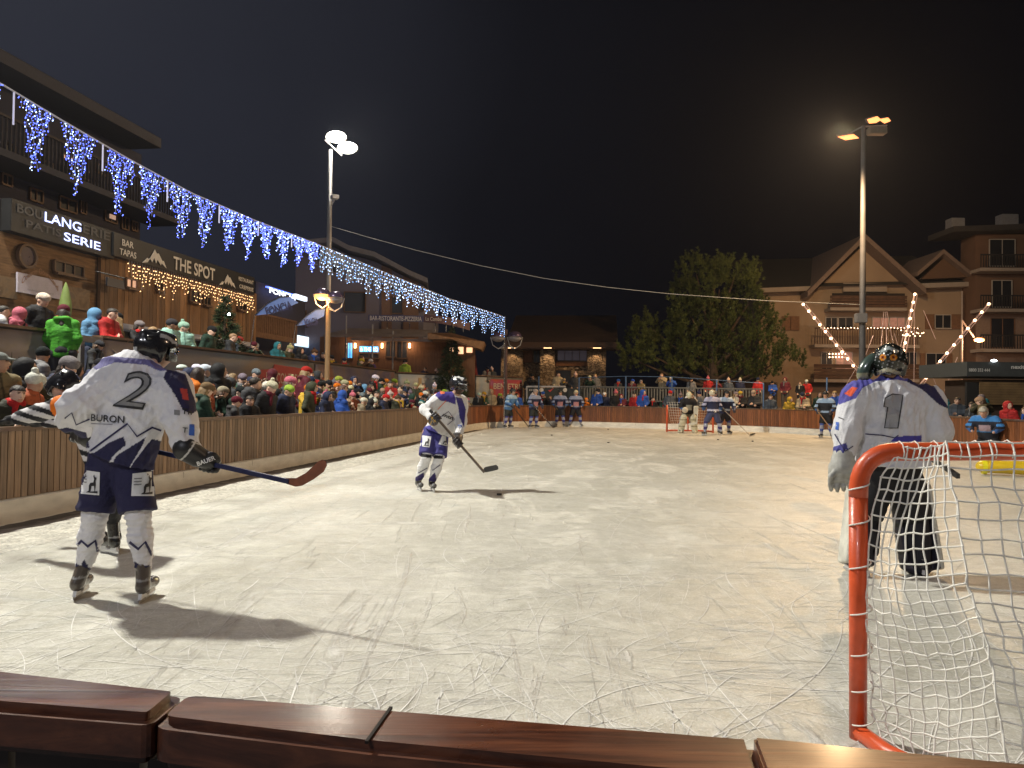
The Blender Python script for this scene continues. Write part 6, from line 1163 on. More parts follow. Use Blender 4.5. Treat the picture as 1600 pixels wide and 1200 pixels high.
# closed green parasol
pr = bld('parasol', FA.p(103, 480, .9), 'closed light green parasol standing by the bakery', 'parasol'); t_, u_ = FA.p(103, 441, .9), FA.p(103, 497, .9); b = B(); hz = (t_ - u_).length; b.lathe(Vector((t_.x, t_.y, u_.z)), [(.04, 0), (.13, .06), (.14, hz * .4), (.07, hz * .8), (.01, hz)], 12); put(b, 'canopy', M('parasol_green', (.16, .22, .06), .8, var=.2), pr, smooth=True); b = B(); b.tube([Vector((t_.x, t_.y, TZ)), Vector((t_.x, t_.y, u_.z + .1))], .025, 8); put(b, 'pole', STEEL, pr)
# ---- hotel behind the shops
HB = Pl((-16.6, 0, 0), (.145, 1, 0)); ht_ = bld('hotel_building', HB.p(150, 400), 'dark multi storey chalet hotel with balconies above the shops', 'building')
a, c = HB.p(-420, 300), HB.p(220, 300); eave = HB.p(252, 232, 1.1).z; b = B(); b.prism([Vector((a.x, a.y, TZ)), Vector((c.x, c.y, TZ)), Vector((c.x, c.y, eave)), Vector((a.x, a.y, eave))], -HB.n * 9); put(b, 'wall', RENDER_G, ht_)
b = B(); e0, e1 = a + HB.n * 1.1, HB.p(252, 220, 1.1); b.prism([Vector((e0.x, e0.y, eave)), Vector((e1.x, e1.y, eave)), Vector((e1.x, e1.y, eave + .32)), Vector((e0.x, e0.y, eave + .32))], -HB.n * 6); put(b, 'roof', M('roof_fascia', (.042, .04, .048), .8, var=.2), ht_)
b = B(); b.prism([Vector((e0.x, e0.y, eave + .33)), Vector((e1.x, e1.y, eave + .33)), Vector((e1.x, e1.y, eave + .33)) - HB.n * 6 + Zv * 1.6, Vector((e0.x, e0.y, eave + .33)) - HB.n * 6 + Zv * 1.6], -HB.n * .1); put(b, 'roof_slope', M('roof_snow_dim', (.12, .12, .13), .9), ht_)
for py, x1_ in ((292, 238),):
    zb = HB.p(130, py, 1.2).z; q0_, q1_ = Vector((a.x, a.y, zb)), HB.p(x1_, 300); q1_.z = zb; b = B(); b.prism([q0_ + HB.n * 1.2, q1_ + HB.n * 1.2, q1_ + HB.n * 1.2 + Zv * .18, q0_ + HB.n * 1.2 + Zv * .18], -HB.n * 1.2); put(b, 'balcony_slab', M('balcony_concrete', (.045, .044, .055), .85), ht_)
    b = B(); k = 0; L_ = (q1_ - q0_).length; dd_ = (q1_ - q0_).normalized()
    while k * .14 < L_: p = q0_ + dd_ * (k * .14) + HB.n * 1.15 + Zv * .2; b.box(p + Zv * .4, (.05, .03, .8), .14); k += 1
    b.beam(q0_ + HB.n * 1.15 + Zv * 1.02, q1_ + HB.n * 1.15 + Zv * 1.02, .08, .06); o = put(b, 'balcony_railing', M('railing_dark', (.035, .025, .022), .7), ht_)
for w_ in ((96, 238, 118, 256, 1), (47, 293, 66, 318, 0), (93, 306, 119, 334, 0), (126, 308, 134, 335, 0), (164, 326, 182, 350, 0), (190, 337, 200, 360, 0), (122, 262, 140, 282, 0), (3, 270, 18, 292, 0), (66, 250, 82, 275, 0), (8, 222, 22, 248, 0), (150, 255, 166, 275, 0), (206, 345, 214, 362, 0)): window(HB, ht_, *w_[:4], .03, lit=w_[4], sill=False)
b = B(); b.prism(HB.rect(172, 334, 181, 344, .06), -HB.n * .02); put(b, 'lit_pane', LIT, ht_)
# ---- estate agent building with lit fascia
DB = Pl((-16.2, 0, 0), (.145, 1, 0)); ab = bld('agency_building', DB.p(420, 480), 'dark low building with blue lit agency fascia and wooden balcony', 'building'); a, c = DB.p(399, 480), DB.p(505, 480); b = B(); b.prism([Vector((a.x, a.y, TZ)), Vector((c.x, c.y, TZ)), Vector((c.x, c.y, 6.4)), Vector((a.x, a.y, 6.4))], -DB.n * 6); put(b, 'wall', M('night_blue_render', (.035, .035, .06), .85, var=.2), ab)
b = B(); A = DB.rect(418, 449, 466, 462, .35); DB.slab(b, A, .1); put(b, 'lit_fascia', M('fascia_blue_glow', (.2, .3, 1), emit=2.4, ecol=(.12, .2, 1.0), var=.2), ab); ptext(DB, 'FONCIA', 421, 455, 462, 464, 8, M('glow_white', (1, 1, 1), emit=3, ecol=(.8, .88, 1), var=0), ab, .4, bold=.03)
b = B(); DB.slab(b, DB.rect(463, 459, 480, 471, .9), .15); put(b, 'box_sign', M('glow_white_panel', (1, 1, 1), emit=1.7, ecol=(.72, .85, 1), var=.1), ab)
b = B(); DB.slab(b, DB.rect(462, 523, 500, 546, .2), .05); put(b, 'lit_shop_window', M('shop_glow', (1, 1, 1), emit=1.5, ecol=(.62, .85, 1), var=.5, scale=3), ab); b = B(); DB.slab(b, DB.rect(500, 528, 508, 548, .2), .05); put(b, 'lit_shop_window', M('shop_glow_cyan', (.2, .7, 1), emit=1.3, ecol=(.08, .6, 1), var=.2), ab)
window(DB, ab, 478, 485, 500, 515, .05, mull=2)
za, zc = DB.p(430, 497, 1.0).z, DB.p(430, 524, 1.0).z; a, c = DB.p(396, 500, 1.0), DB.p(463, 500, 1.0); b = B(); L_ = (c - a); L_.z = 0; n_b = int(L_.length / .17)
for k in range(n_b + 1): p = a + L_ * (k / n_b); b.prism([Vector((p.x, p.y, zc)), Vector((p.x, p.y, zc)) + DB.a * .12, Vector((p.x, p.y, za)) + DB.a * .12, Vector((p.x, p.y, za))], -DB.n * .04)
b.beam(Vector((a.x, a.y, za + .04)), Vector((c.x, c.y, za + .04)), .1, .08); b.beam(Vector((a.x, a.y, zc - .1)), Vector((c.x, c.y, zc - .1)), .1, .22); put(b, 'wooden_balcony', M('balcony_wood', (.20, .11, .06), .75, var=.35), ab)
for (pp, lb) in (([(398, 493), (418, 474), (437, 464), (452, 463), (466, 473), (448, 481), (425, 490)], 'feather flag reading FONCIA tinted with blue sign light, upper left of the globe lamp'), ([(462, 509), (478, 494), (492, 484), (508, 481), (506, 494), (490, 502), (474, 508)], 'feather flag reading FONCIA tinted with blue sign light, right beside the lamp post')):
    D_ = 26.0 if pp[0][0] < 420 else 26.6; pts = [at(x, y, D_) for x, y in pp]; fl = empty('feather_flag', pts[0], lb, 'flag', 'feather flags'); b = B(); b.prism(pts, (0, .02, 0)); put(b, 'cloth', M('flag_sign_lit_blue', (.16, .26, .62), .7, var=.15), fl)  # cloth colour holds the blue light of the agency sign
    b = B(); tp = [p + Vector((0, -.02, 0)) for p in (pts[0], pts[1], pts[2], pts[3])]; b.tube([Vector((pts[0].x - .3, pts[0].y, TZ))] + tp, .02, 6); put(b, 'pole', STEEL, fl)
    p0_, p1_ = at((pp[0][0] + pp[1][0]) / 2 + 5, (pp[0][1] + pp[1][1]) / 2 + 4, D_ - .06), at(pp[4][0] - 8, pp[4][1] + (2 if D_ < 26.5 else 7), D_ - .06); xa = (p1_ - p0_); up_ = Vector((0, -1, 0)).cross(xa); up_ = up_ if up_.z > 0 else -up_
    t_ = text('FONCIA', (p0_ + p1_) / 2, xa, up_, .28, xa.length * .9, 'lettering', MNAVY, None, .01, .02); local(t_, fl)
# ---- bar ristorante building
RB = Pl((0, 40.0, 0), (1, .10, 0)); rb = bld('restaurant_building', RB.p(600, 570), 'lilac grey building with timber pizzeria terrace and dark windows', 'building')
gb = RB.p(470, 400); W_ = [(462, 600), (662, 600), (662, 446), (640, 436), (585, 408), (545, 398), (520, 386), (462, 392)]
b = B(); b.prism([Vector((*RB.p(x, 520)[:2], TZ)) if y == 600 else RB.p(x, y) for x, y in W_], Vector((0, 8, 0))); put(b, 'wall', M('lilac_render', (.15, .145, .20), .9, var=.12, scale=.8), rb)
b = B(); b.prism(RB.quad([(596, 600), (612, 600), (612, 420), (596, 414)], .06), -RB.n * .05); b.prism(RB.quad([(630, 560), (654, 560), (654, 441), (630, 431)], .06), -RB.n * .05); put(b, 'brown_panel', M('brown_render', (.16, .10, .08), .85, var=.15), rb)
b = B(); rp = [(455, 384), (520, 378), (545, 391), (585, 401), (640, 430), (668, 442)]
for (x0, y0), (x1, y1) in zip(rp, rp[1:]): p0_, p1_ = RB.p(x0, y0, .8), RB.p(x1, y1, .8); b.prism([p0_, p1_, p1_ + Zv * .25, p0_ + Zv * .25], -RB.n * 9)
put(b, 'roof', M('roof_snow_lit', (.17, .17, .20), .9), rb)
for w_ in ((538, 456, 571, 488), (612, 464, 629, 490), (656, 470, 662, 486)): window(RB, rb, *w_, .05, sill=False, mull=0)
sg = bld('restaurant_sign', RB.p(575, 500, 1.6), 'long blue fascia reading BAR RISTORANTE PIZZERIA above the timber terrace', 'sign', 'shop signs'); BLS = M('sign_blue_violet', (.08, .08, .20), .5, var=.15); b = B(); RB.slab(b, RB.rect(575, 491.5, 662, 503, 1.7), .1); put(b, 'board', BLS, sg)
ptext(RB, 'BAR-RISTORANTE-PIZZERIA', 578, 497.5, 659, 498, 7, MWHITE, sg, 1.74, bold=.01)
b = B(); cpt = [RB.p(662 + 72 * k / 8, 497.5 + 13 * (k / 8) ** 1.8, 1.7 - .9 * (k / 8) ** 2) for k in range(9)]
for p, q in zip(cpt, cpt[1:]): b.prism([p - Zv * .19, q - Zv * .19, q + Zv * .19, p + Zv * .19], (0, .08, 0))
put(b, 'curved_board', M('sign_maroon', (.10, .05, .07), .5), sg); ptext(RB, 'La Combe', 665, 497.5, 690, 499, 6, CHALK, sg, 1.76, bold=.01)
for x in (605, 640, 680, 697, 708, 724): b = B(); p = RB.p(x, 503, 1.4); b.tube([p, p - Zv * .5], .02, 5); put(b, 'sign_strut', STEEL, sg)
# timber restaurant front
rt_ = Pl((0, 38.6, 0), (1, .10, 0)); b = B(); RT = M('restaurant_timber', (.16, .075, .035), .7, var=.4, scale=3, stretch=(6, 1, .8)); p0_, p1_ = rt_.p(500, 530), rt_.p(700, 530); zt = rt_.p(600, 528).z
b.prism([Vector((p0_.x, p0_.y, TZ)), Vector((p1_.x, p1_.y, TZ)), Vector((p1_.x, p1_.y, zt)), Vector((p0_.x, p0_.y, zt))], Vector((0, 1.2, 0))); put(b, 'timber_front', RT, rb)
for (x0, y0, x1, y1, mt) in ((543, 535, 551, 560, 'c'), (561, 540, 592, 551, 'c'), (561, 552, 592, 560, 'g'), (603, 533, 618, 558, 'g'), (620, 533, 636, 560, 'g')): window(rt_, rb, x0, y0, x1, y1, .05, sill=False, mull=1, pane=M('blue_screen', (.2, .6, 1), emit=1.4, ecol=(.06, .45, 1.0), var=.7, scale=6) if mt == 'c' else None)
ptext(rt_, '& THE KO', 563, 545.5, 590, 546, 6, M('glow_white', None), rb, .09)
for x in (555, 597, 640):
    p = rt_.p(x, 540, .12); b = B(); b.lathe(p - Zv * .12, [(.05, 0), (.05, .24)], 8); put(b, 'wall_lamp', M('lamp_warm_glow', (1, .7, .4), emit=9, ecol=(1, .55, .25), var=0), rb); l = bpy.data.lights.new('wall_lamp_light', 'POINT'); l.energy = 16; l.color = (1, .62, .34); l.shadow_soft_size = .08; o = bpy.data.objects.new('wall_lamp_light', l); COL.objects.link(o); o.location = p + rt_.n * .28
b = B(); zq = rt_.p(600, 519).z
b.prism([rt_.p(505, 526, 1.6), rt_.p(676, 526, 1.6), rt_.p(674, 519, .2), rt_.p(545, 516, .2)], (0, .15, .12)); put(b, 'canopy', M('awning_grey_brown', (.15, .125, .12), .85, var=.3, scale=1.5), rb); b = B(); b.prism(rt_.rect(548, 527.5, 676, 534, 1.62), -rt_.n * .04); put(b, 'awning_valance', M('valance', (.17, .15, .16), .85, var=.3, scale=3), rb)
b = B(); b.prism([rt_.p(668, 520, 2.2), rt_.p(705, 520, 2.2), rt_.p(757, 534, 1.6), rt_.p(752, 546, 1.6), rt_.p(706, 530, 2.2), rt_.p(668, 530, 2.2)], (0, 2.5, 0)); put(b, 'porch_roof', M('porch_timber', (.22, .12, .06), .7, var=.3), rb)
b = B(); p0_, p1_ = rt_.p(700, 545, .4), rt_.p(742, 545, .4); b.prism([Vector((p0_.x, p0_.y, TZ)), Vector((p1_.x, p1_.y, TZ)), Vector((p1_.x, p1_.y, 4.0)), Vector((p0_.x, p0_.y, 4.0))], (0, .5, 0)); put(b, 'porch_front', RT, rb)
for q in ((703, 542, 710, 549), (716, 542, 724, 553), (729, 543, 738, 551)): b = B(); rt_.slab(b, rt_.rect(*q, .46), .04); put(b, 'lit_window', M('cafe_glow', (1, .8, .6), emit=1.6, ecol=(1, .55, .30), var=.6, scale=8), rb)
b = B()
for x in (541, 582, 614): p = at(x, 560, 36.6); b.tube([Vector((p.x, p.y, TZ)), at(x, {541: 493, 582: 507, 614: 517}[x], 36.6)], .04, 6)
put(b, 'terrace_post', M('post_grey', (.25, .25, .27), .5), rb)
pr = bld('parasol', at(742, 590, 39.5), 'closed dark red parasol near the end of the pizzeria terrace', 'parasol'); pr.location.z = TZ; p = pr.location.copy(); b = B(); b.lathe(p + Zv * .5, [(.03, 0), (.17, .1), (.13, .8), (.04, 1.5), (.01, 1.7)], 10); put(b, 'canopy', M('parasol_red', (.22, .02, .02), .8), pr, smooth=True); b = B(); b.tube([p, p + Zv * .6], .03, 6); put(b, 'pole', STEEL, pr)
b = B(); p = at(690, 470, 52); q = at(676, 430, 52); b.tube([p, q], .09, 5); q0_ = at(686, 460, 46)
# ---- stone pavilion
SP = Pl((0, 50, 0), (1, -.03, 0)); st = bld('stone_pavilion', SP.p(870, 600), 'low stone pavilion with dark overhanging roof and three downlit pillars', 'building')
STN = bpy.data.materials.new('rubble_stone'); STN.use_nodes = True; nt = STN.node_tree; N = nt.nodes; L = nt.links.new; b_ = N['Principled BSDF']; b_.inputs['Roughness'].default_value = .85
tc = N.new('ShaderNodeTexCoord'); mp = N.new('ShaderNodeMapping'); mp.inputs['Scale'].default_value = (1, 1, 1.9); L(tc.outputs['Object'], mp.inputs[0]); vo = N.new('ShaderNodeTexVoronoi'); vo.inputs['Scale'].default_value = 4.5; L(mp.outputs[0], vo.inputs[0]); v2 = N.new('ShaderNodeTexVoronoi'); v2.feature = 'DISTANCE_TO_EDGE'; v2.inputs['Scale'].default_value = 4.5; L(mp.outputs[0], v2.inputs[0])
cr1 = N.new('ShaderNodeValToRGB'); L(vo.outputs['Color'], cr1.inputs[0]); cr1.color_ramp.elements[0].color = (.20, .13, .075, 1); cr1.color_ramp.elements[1].color = (.48, .36, .24, 1); mr = N.new('ShaderNodeMapRange'); mr.inputs[1].default_value = .01; mr.inputs[2].default_value = .07; L(v2.outputs[0], mr.inputs[0]); mx = N.new('ShaderNodeMix'); mx.data_type = 'RGBA'; L(mr.outputs[0], mx.inputs[0]); mx.inputs[6].default_value = (.07, .05, .035, 1); L(cr1.outputs[0], mx.inputs[7]); L(mx.outputs[2], b_.inputs[0])
bp = N.new('ShaderNodeBump'); bp.inputs['Strength'].default_value = 1; bp.inputs['Distance'].default_value = .12; L(mr.outputs[0], bp.inputs['Height']); L(bp.outputs[0], b_.inputs['Normal'])
def upbox(pl, name, mat, root, x0, x1, ztop_py, t, off, zb=0.0, zt=None): p0_, p1_ = pl.p(x0, 560, off), pl.p(x1, 560, off); zt = zt if zt is not None else pl.p((x0 + x1) / 2, ztop_py, off).z; b = B(); b.prism([Vector((p0_.x, p0_.y, zb)), Vector((p1_.x, p1_.y, zb)), Vector((p1_.x, p1_.y, zt)), Vector((p0_.x, p0_.y, zt))], -pl.n * t); return put(b, name, mat, root)
upbox(SP, 'wall', STN, st, 786, 944, 546, 6, -.5)
for x0, x1 in ((783, 817), (844, 867), (918, 947)):
    upbox(SP, 'stone_pillar', STN, st, x0, x1, 543, .9, .5); p = SP.p((x0 + x1) / 2, 546, .75); l = bpy.data.lights.new('pillar_downlight', 'SPOT'); l.energy = 260; l.color = (1, .66, .36); l.spot_size = R(110); l.spot_blend = .7; l.shadow_soft_size = .06; o = bpy.data.objects.new('pillar_downlight', l); COL.objects.link(o); o.location = p + Vector((0, -.25, 0)); o.rotation_euler = (R(12), 0, 0)
    b = B(); b.box(p + Zv * .08 + Vector((0, -.15, 0)), (.5, .12, .06)); put(b, 'downlight', M('lamp_warm_glow'), st)
upbox(SP, 'timber_infill', M('pavilion_timber', (.22, .09, .035), .7, var=.3), st, 817, 832, 548, .1, -.1, SP.p(820, 566).z, SP.p(820, 546).z); upbox(SP, 'timber_infill', M('pavilion_timber'), st, 868, 918, 564, .2, .1, SP.p(890, 572).z, SP.p(890, 565).z); upbox(SP, 'low_wall', STN, st, 867, 919, 575, .4, 0, 0, SP.p(890, 572).z)
window(SP, st, 834, 546, 843, 566, -.3); window(SP, st, 871, 547, 917, 564, -.2, mull=3, pane=M('pavilion_pane', (.05, .045, .06), .3, emit=.04, ecol=(.5, .4, .5))); window(SP, st, 868, 578, 892, 612, .05, mull=0)
b = B(); f0, f1 = SP.p(790, 543.5, 1.6), SP.p(966, 543.5, 1.6); r0, r1 = at(806, 498, 56), at(963, 498, 56); zf = f0.z
b.prism([f0, f1, r1, r0], (0, .1, .25)); put(b, 'roof', M('pavilion_roof', (.055, .032, .024), .85, var=.3, scale=1.2, stretch=(3, 1, 1)), st); b = B(); b.prism([f0, f1, f1 + Zv * .35, f0 + Zv * .35], (0, -.08, 0)); b.prism([f0 - Zv * .02, f1 - Zv * .02, f1 - Zv * .02 + Vector((0, 2, 0)), f0 - Zv * .02 + Vector((0, 2, 0))], (0, 0, -.05)); b.beam(SP.p(946, 546, 1.2), SP.p(974, 546, 1.2), .1, .12); put(b, 'eaves', M('pavilion_eaves', (.07, .04, .03), .8), st)
sg = bld('wooden_sign', SP.p(904, 584, .7), 'small pale wooden name board on the pavilion wall', 'sign'); b = B(); SP.slab(b, SP.rect(904, 580, 931, 586, .75), .05); put(b, 'board', M('pale_board', (.36, .25, .15), .7), sg); ptext(SP, 'LA CABANE', 906, 583, 929, 583, 3.2, MARK, sg, .78)
# ================================================================ light garland, masts, trees, right hand buildings
def tuft(b, c, d, ln, n, rr, w=.02):
    """a spray of needles round direction d"""
    d = Vector(d).normalized(); u = d.orthogonal().normalized(); v = d.cross(u)
    for _ in range(n):
        a = rr.uniform(0, 6.28); t = rr.uniform(.1, 1.15); q = (d * math.cos(t) + (u * math.cos(a) + v * math.sin(a)) * math.sin(t)); e = c + q * ln * rr.uniform(.6, 1.1); s_ = q.cross(Vector((rr.uniform(-1, 1), rr.uniform(-1, 1), rr.uniform(-1, 1)))).normalized() * w
        base = c + d * rr.uniform(-.15, .3) * ln; n0 = len(b.v); b.v += [tuple(base - s_), tuple(base + s_), tuple(e)]; b.f.append((n0, n0 + 1, n0 + 2)); k = rr.uniform(.7, 1.3); b.c += [tuple(x * k for x in b.col)] * 3
LEAF = M('pine_needles', rough=.6, attr=True, var=.2, scale=1.5, spec=.3); BARK = M('pine_bark', (.07, .045, .03), .9, var=.4, scale=6, bump=.6, bscale=20)
GP0, GP1 = at(0, 130, 9.5), at(788, 495, 34.0); GL = Pl((GP0.x, GP0.y, 0), ((GP1 - GP0).x, (GP1 - GP0).y, 0))
GPT = [(-260, 18), (-120, 76), (0, 130), (100, 190), (200, 248), (300, 302), (400, 345), (500, 383), (600, 425), (700, 466), (788, 495)]
def gy(x):
    for (x0, y0), (x1, y1) in zip(GPT, GPT[1:]):
        if x <= x1: return y0 + (y1 - y0) * (x - x0) / (x1 - x0)
    return 495
gl = bld('icicle_light_garland', GL.p(0, 130), 'long sweeping garland of blue and white icicle lights hung over the left side', 'string lights')
b = B(); b.tube([GL.p(x, gy(x)) for x in range(-260, 790, 12)], .012, 5); put(b, 'main_cable', WIRE, gl)
rg = random.Random(21)
CL_ = [(-150, 44, 70, 118), (-85, 44, 66, 112), (-20, 46, 50, 112), (60, 54, 106), (124, 52, 112), (189, 44, 100), (238, 40, 88), (285, 40, 80), (322, 32, 76), (360, 32, 70), (389, 28, 70), (418, 26, 56), (444, 24, 58), (468, 24, 50), (489, 22, 50)]
CL_ = [c if len(c) == 3 else (c[0], c[1], c[3]) for c in CL_]
def leds(b, bw, x, y0, L_, far):
    P = GL.p(x, y0); D_ = (P - CAM).dot(_f); hm = L_ / FPX * D_; z = .03; r_ = .0085 if D_ < 14 else .011 if D_ < 22 else .014
    pts = [P]; sw = rg.uniform(0, 6)
    while z < hm:
        q = P - Zv * z + GL.a * (.02 * math.sin(z * 14 + sw)); pts.append(q); nn = 2 if not far else 1
        for _ in range(nn):
            o = GL.a * rg.uniform(-.035, .035) + GL.n * rg.uniform(-.03, .03) + Zv * rg.uniform(-.02, .02); (b[1] if rg.random() < (.55 if far else .22) else b[0]).ball(q + o, r_ * rg.uniform(.8, 1.2), 4, 3)
        z += (.052 if not far else .10) * rg.uniform(.8, 1.2)
    if len(pts) > 1: bw.tube(pts, .0028 if not far else .004, 3, False)
for cx, w_, L_ in CL_:
    b0, b1, bw = B(), B(), B(); n = 11
    for i in range(n):
        u = (i + .5) / n * 2 - 1; prof = max(.12, max(0, 1 - abs(u + .1)) ** 1.1 + (.25 if rg.random() < .3 else 0)); x = cx + u * w_ / 2 + rg.uniform(-1, 1); leds((b0, b1), bw, x, gy(x), L_ * min(1, prof) * rg.uniform(.85, 1.05), False)
    h = put(bw, 'icicle_cluster', WIRE, gl); o = b0.build('blue_lamps', BLUEL, h, loc=gl.location.copy()); o.location = (0, 0, 0); o['kind'] = 'stuff'; o = b1.build('white_lamps', COOLL, h, loc=gl.location.copy()); o.location = (0, 0, 0); o['kind'] = 'stuff'; h['kind'] = 'stuff'
for x0, x1 in ((500, 556), (556, 612), (612, 664), (664, 714), (714, 753), (753, 788)):
    b0, b1, bw = B(), B(), B(); x = x0 + 1; 
    while x < x1: u = (x - x0) / (x1 - x0); leds((b0, b1), bw, x, gy(x), (46 - 20 * (x - 500) / 288 * .6) * (.55 + .45 * abs(math.sin(x * .21))) * rg.uniform(.8, 1.1), True); x += rg.uniform(2.0, 3.0)
    h = put(bw, 'icicle_cluster', WIRE, gl); o = b0.build('blue_lamps', M('cyan_led', (.5, .7, 1), emit=3, ecol=(.14, .40, 1.0), var=0), h, loc=gl.location.copy()); o.location = (0, 0, 0); o['kind'] = 'stuff'; o = b1.build('white_lamps', COOLL, h, loc=gl.location.copy()); o.location = (0, 0, 0); o['kind'] = 'stuff'; h['kind'] = 'stuff'
for x, L_ in ((22, 52), (161, 42), (262, 34), (343, 28), (404, 22), (456, 20)): b = B(); p = GL.p(x, gy(x)); D_ = (p - CAM).dot(_f); b.tube([p, p - Zv * (L_ / FPX * D_)], .011, 6); put(b, 'icicle_tube', M('tube_frost', (.5, .5, .6), emit=.5, ecol=(.6, .6, .8), var=0), gl)
gp0 = bld('garland_pole', at(788, 560, 34), 'slim post holding the right end of the icicle garland', 'pole'); b = B(); p = at(789, 494, 34.0); b.tube([p, Vector((p.x, p.y, .2))], .03, 6); put(b, 'pole', STEEL, gp0)
# ---- masts
GALV = M('galvanised_pole', (.42, .42, .44), .45, .3, var=.15, scale=3)
HOT = M('floodlight_white', (1, 1, 1), emit=45, ecol=(1, .93, .78), var=0); HOTO = M('floodlight_sodium', (1, .7, .4), emit=2.3, ecol=(1, .32, .09), var=0); HOUS = M('lamp_housing', (.20, .19, .19), .5)
def pole(root, x0, y0, x1, y1, D_, r0, r1, mat=GALV, name='pole', zb=0.0):
    t = at(x1, y1, D_); bt = at(x0, y0, D_); b = B(); b.tube([Vector((t.x, t.y, zb)), Vector((t.x, t.y, t.z * .5 + zb * .5)), t], [r0, (r0 + r1) / 2, r1], 12); put(b, name, mat, root, smooth=True); return t
ml = bld('floodlight_mast', Vector((*at(516, 560, 31)[:2], 0)), 'tall grey mast with two bright white floodlights above the left crowd', 'lamp post', 'floodlight masts')
t = pole(ml, 513, 600, 516.5, 234, 31, .13, .085); mm = Matrix.Rotation(R(38), 3, 'Y')
b = B(); b.tube([at(508, 219, 31), at(534, 243, 31)], .03, 6); put(b, 'crossbar', GALV, ml)
for (x, y) in ((526, 214), (543.5, 231)):
    c = at(x, y, 30.9); s = S(.03); s.ell(c + Vector((0, .12, .06)), (.40, .26, .22), .02, np.array(Matrix.Rotation(R(12), 3, 'Y'))); V, Q = s.mesh(); o = mk('lamp_head', V, Q, HOUS, None, True); local(o, ml); b = B(); b.ball(c + Vector((0, -.10, -.03)), (.40, .20, .23), 14, 8); g_ = b.build('lens', HOT, o, smooth=True, loc=ml.location.copy()); g_.location = (0, 0, 0)
b = B(); b.box(at(528, 404, 30.8), (.45, .4, .42)); put(b, 'loudspeaker', M('speaker_grey', (.22, .24, .25), .7), ml, .03); b = B(); b.box(at(528, 419, 30.8), (.43, .38, .28)); put(b, 'loudspeaker', M('speaker_dark', (.03, .03, .04), .7), ml, .03)
b = B(); b.box(at(523, 308, 30.8), (.28, .3, .16), R(30)); b.tube([at(523, 311, 30.8), at(517, 322, 30.9)], .03, 5); put(b, 'camera_unit', M('cctv_white', (.6, .6, .62), .4), ml, .02)
mr_ = bld('floodlight_mast', Vector((*at(1344, 560, 33)[:2], 0)), 'tall grey mast with orange sodium floodlights on the right behind goalkeeper number 1', 'lamp post', 'floodlight masts')
t = pole(mr_, 1341, 600, 1349, 197, 33, .15, .09, M('pole_dull_grey', (.17, .165, .17), .6, .2, var=.2, scale=3)); b = B(); b.tube([at(1330, 207, 33), at(1347, 198, 33), at(1386, 196, 33)], .035, 6); put(b, 'crossbar', GALV, mr_); b = B(); b.box(at(1345, 497, 32.8), (.46, .3, .40)); put(b, 'junction_box', M('box_grey', (.20, .20, .21), .6), mr_, .02)
def head(root, pts, mat, th, D_, hous_off): 
    P_ = [at(x, y, D_) for x, y in pts]; b = B(); b.prism([p + Vector((0, .02, .03)) for p in P_], Vector((0, .25, th))); h = put(b, 'lamp_head', HOUS, root, .02); b = B(); b.prism(P_, Vector((0, .02, .02))); g_ = b.build('lens', mat, h, loc=root.location.copy()); g_.location = (0, 0, 0)
head(mr_, [(1309, 214), (1334, 210), (1342, 216), (1321, 219)], HOTO, .16, 32.8, 0); head(mr_, [(1355, 187), (1371, 182), (1377, 187), (1369, 192), (1358, 193)], HOTO, .1, 32.8, 0); head(mr_, [(1373, 187), (1388, 184), (1392, 189), (1382, 193)], HOTO, .1, 32.8, 0)
b = B(); b.box(at(1370, 205, 32.8), (.75, .4, .30)); put(b, 'lamp_housing', M('housing_brushed', (.45, .38, .3), .35, .6), mr_, .03)
for (lp_, lb) in ((LAMP_KEY, 'tall floodlight mast standing beside the shops left of the picture'), (Vector((14.5, 4.0, 12.0)), 'floodlight mast on the right side of the rink beside the camera'), (Vector((-7.0, -8.0, 12.0)), 'floodlight mast added behind the camera on the left for the fill lamp')):  # rear mast is added to carry the unseen fill lamp
    mo = bld('floodlight_mast', Vector((lp_.x, lp_.y, 0)), lb, 'lamp post', 'floodlight masts'); b = B(); q = Vector((-.5 if lp_.x < 0 else .5, 0, 0)); b.tube([mo.location + q, mo.location + q + Zv * (lp_.z + .7)], [.14, .09], 12); put(b, 'pole', GALV, mo, smooth=True); b = B(); b.tube([mo.location + q + Zv * (lp_.z + .6), mo.location + Zv * (lp_.z + .6)], .03, 6); put(b, 'crossbar', GALV, mo); b = B(); b.box(mo.location + Zv * (lp_.z + .55), (.6, .5, .2)); h = put(b, 'lamp_head', HOUS, mo, .03); b = B(); b.box(mo.location + Zv * (lp_.z + .44), (.5, .4, .02)); g_ = b.build('lens', HOT, h, loc=mo.location.copy()); g_.location = (0, 0, 0)
cw = bld('overhead_cable', at(518, 354, 31), 'thin cable sagging from the left mast across the sky to the right', 'cable'); CP = [(518, 354, 31), (580, 372, 31.2), (650, 391, 31.4), (750, 415, 31.8), (850, 435, 32.2), (950, 449, 32.5), (1045, 459, 32.7), (1200, 470, 32.9), (1345, 476, 33)]; b = B(); b.tube([at(*p) for p in CP], .012, 5); put(b, 'cable', M('cable_grey', (.3, .3, .3), .6), cw)
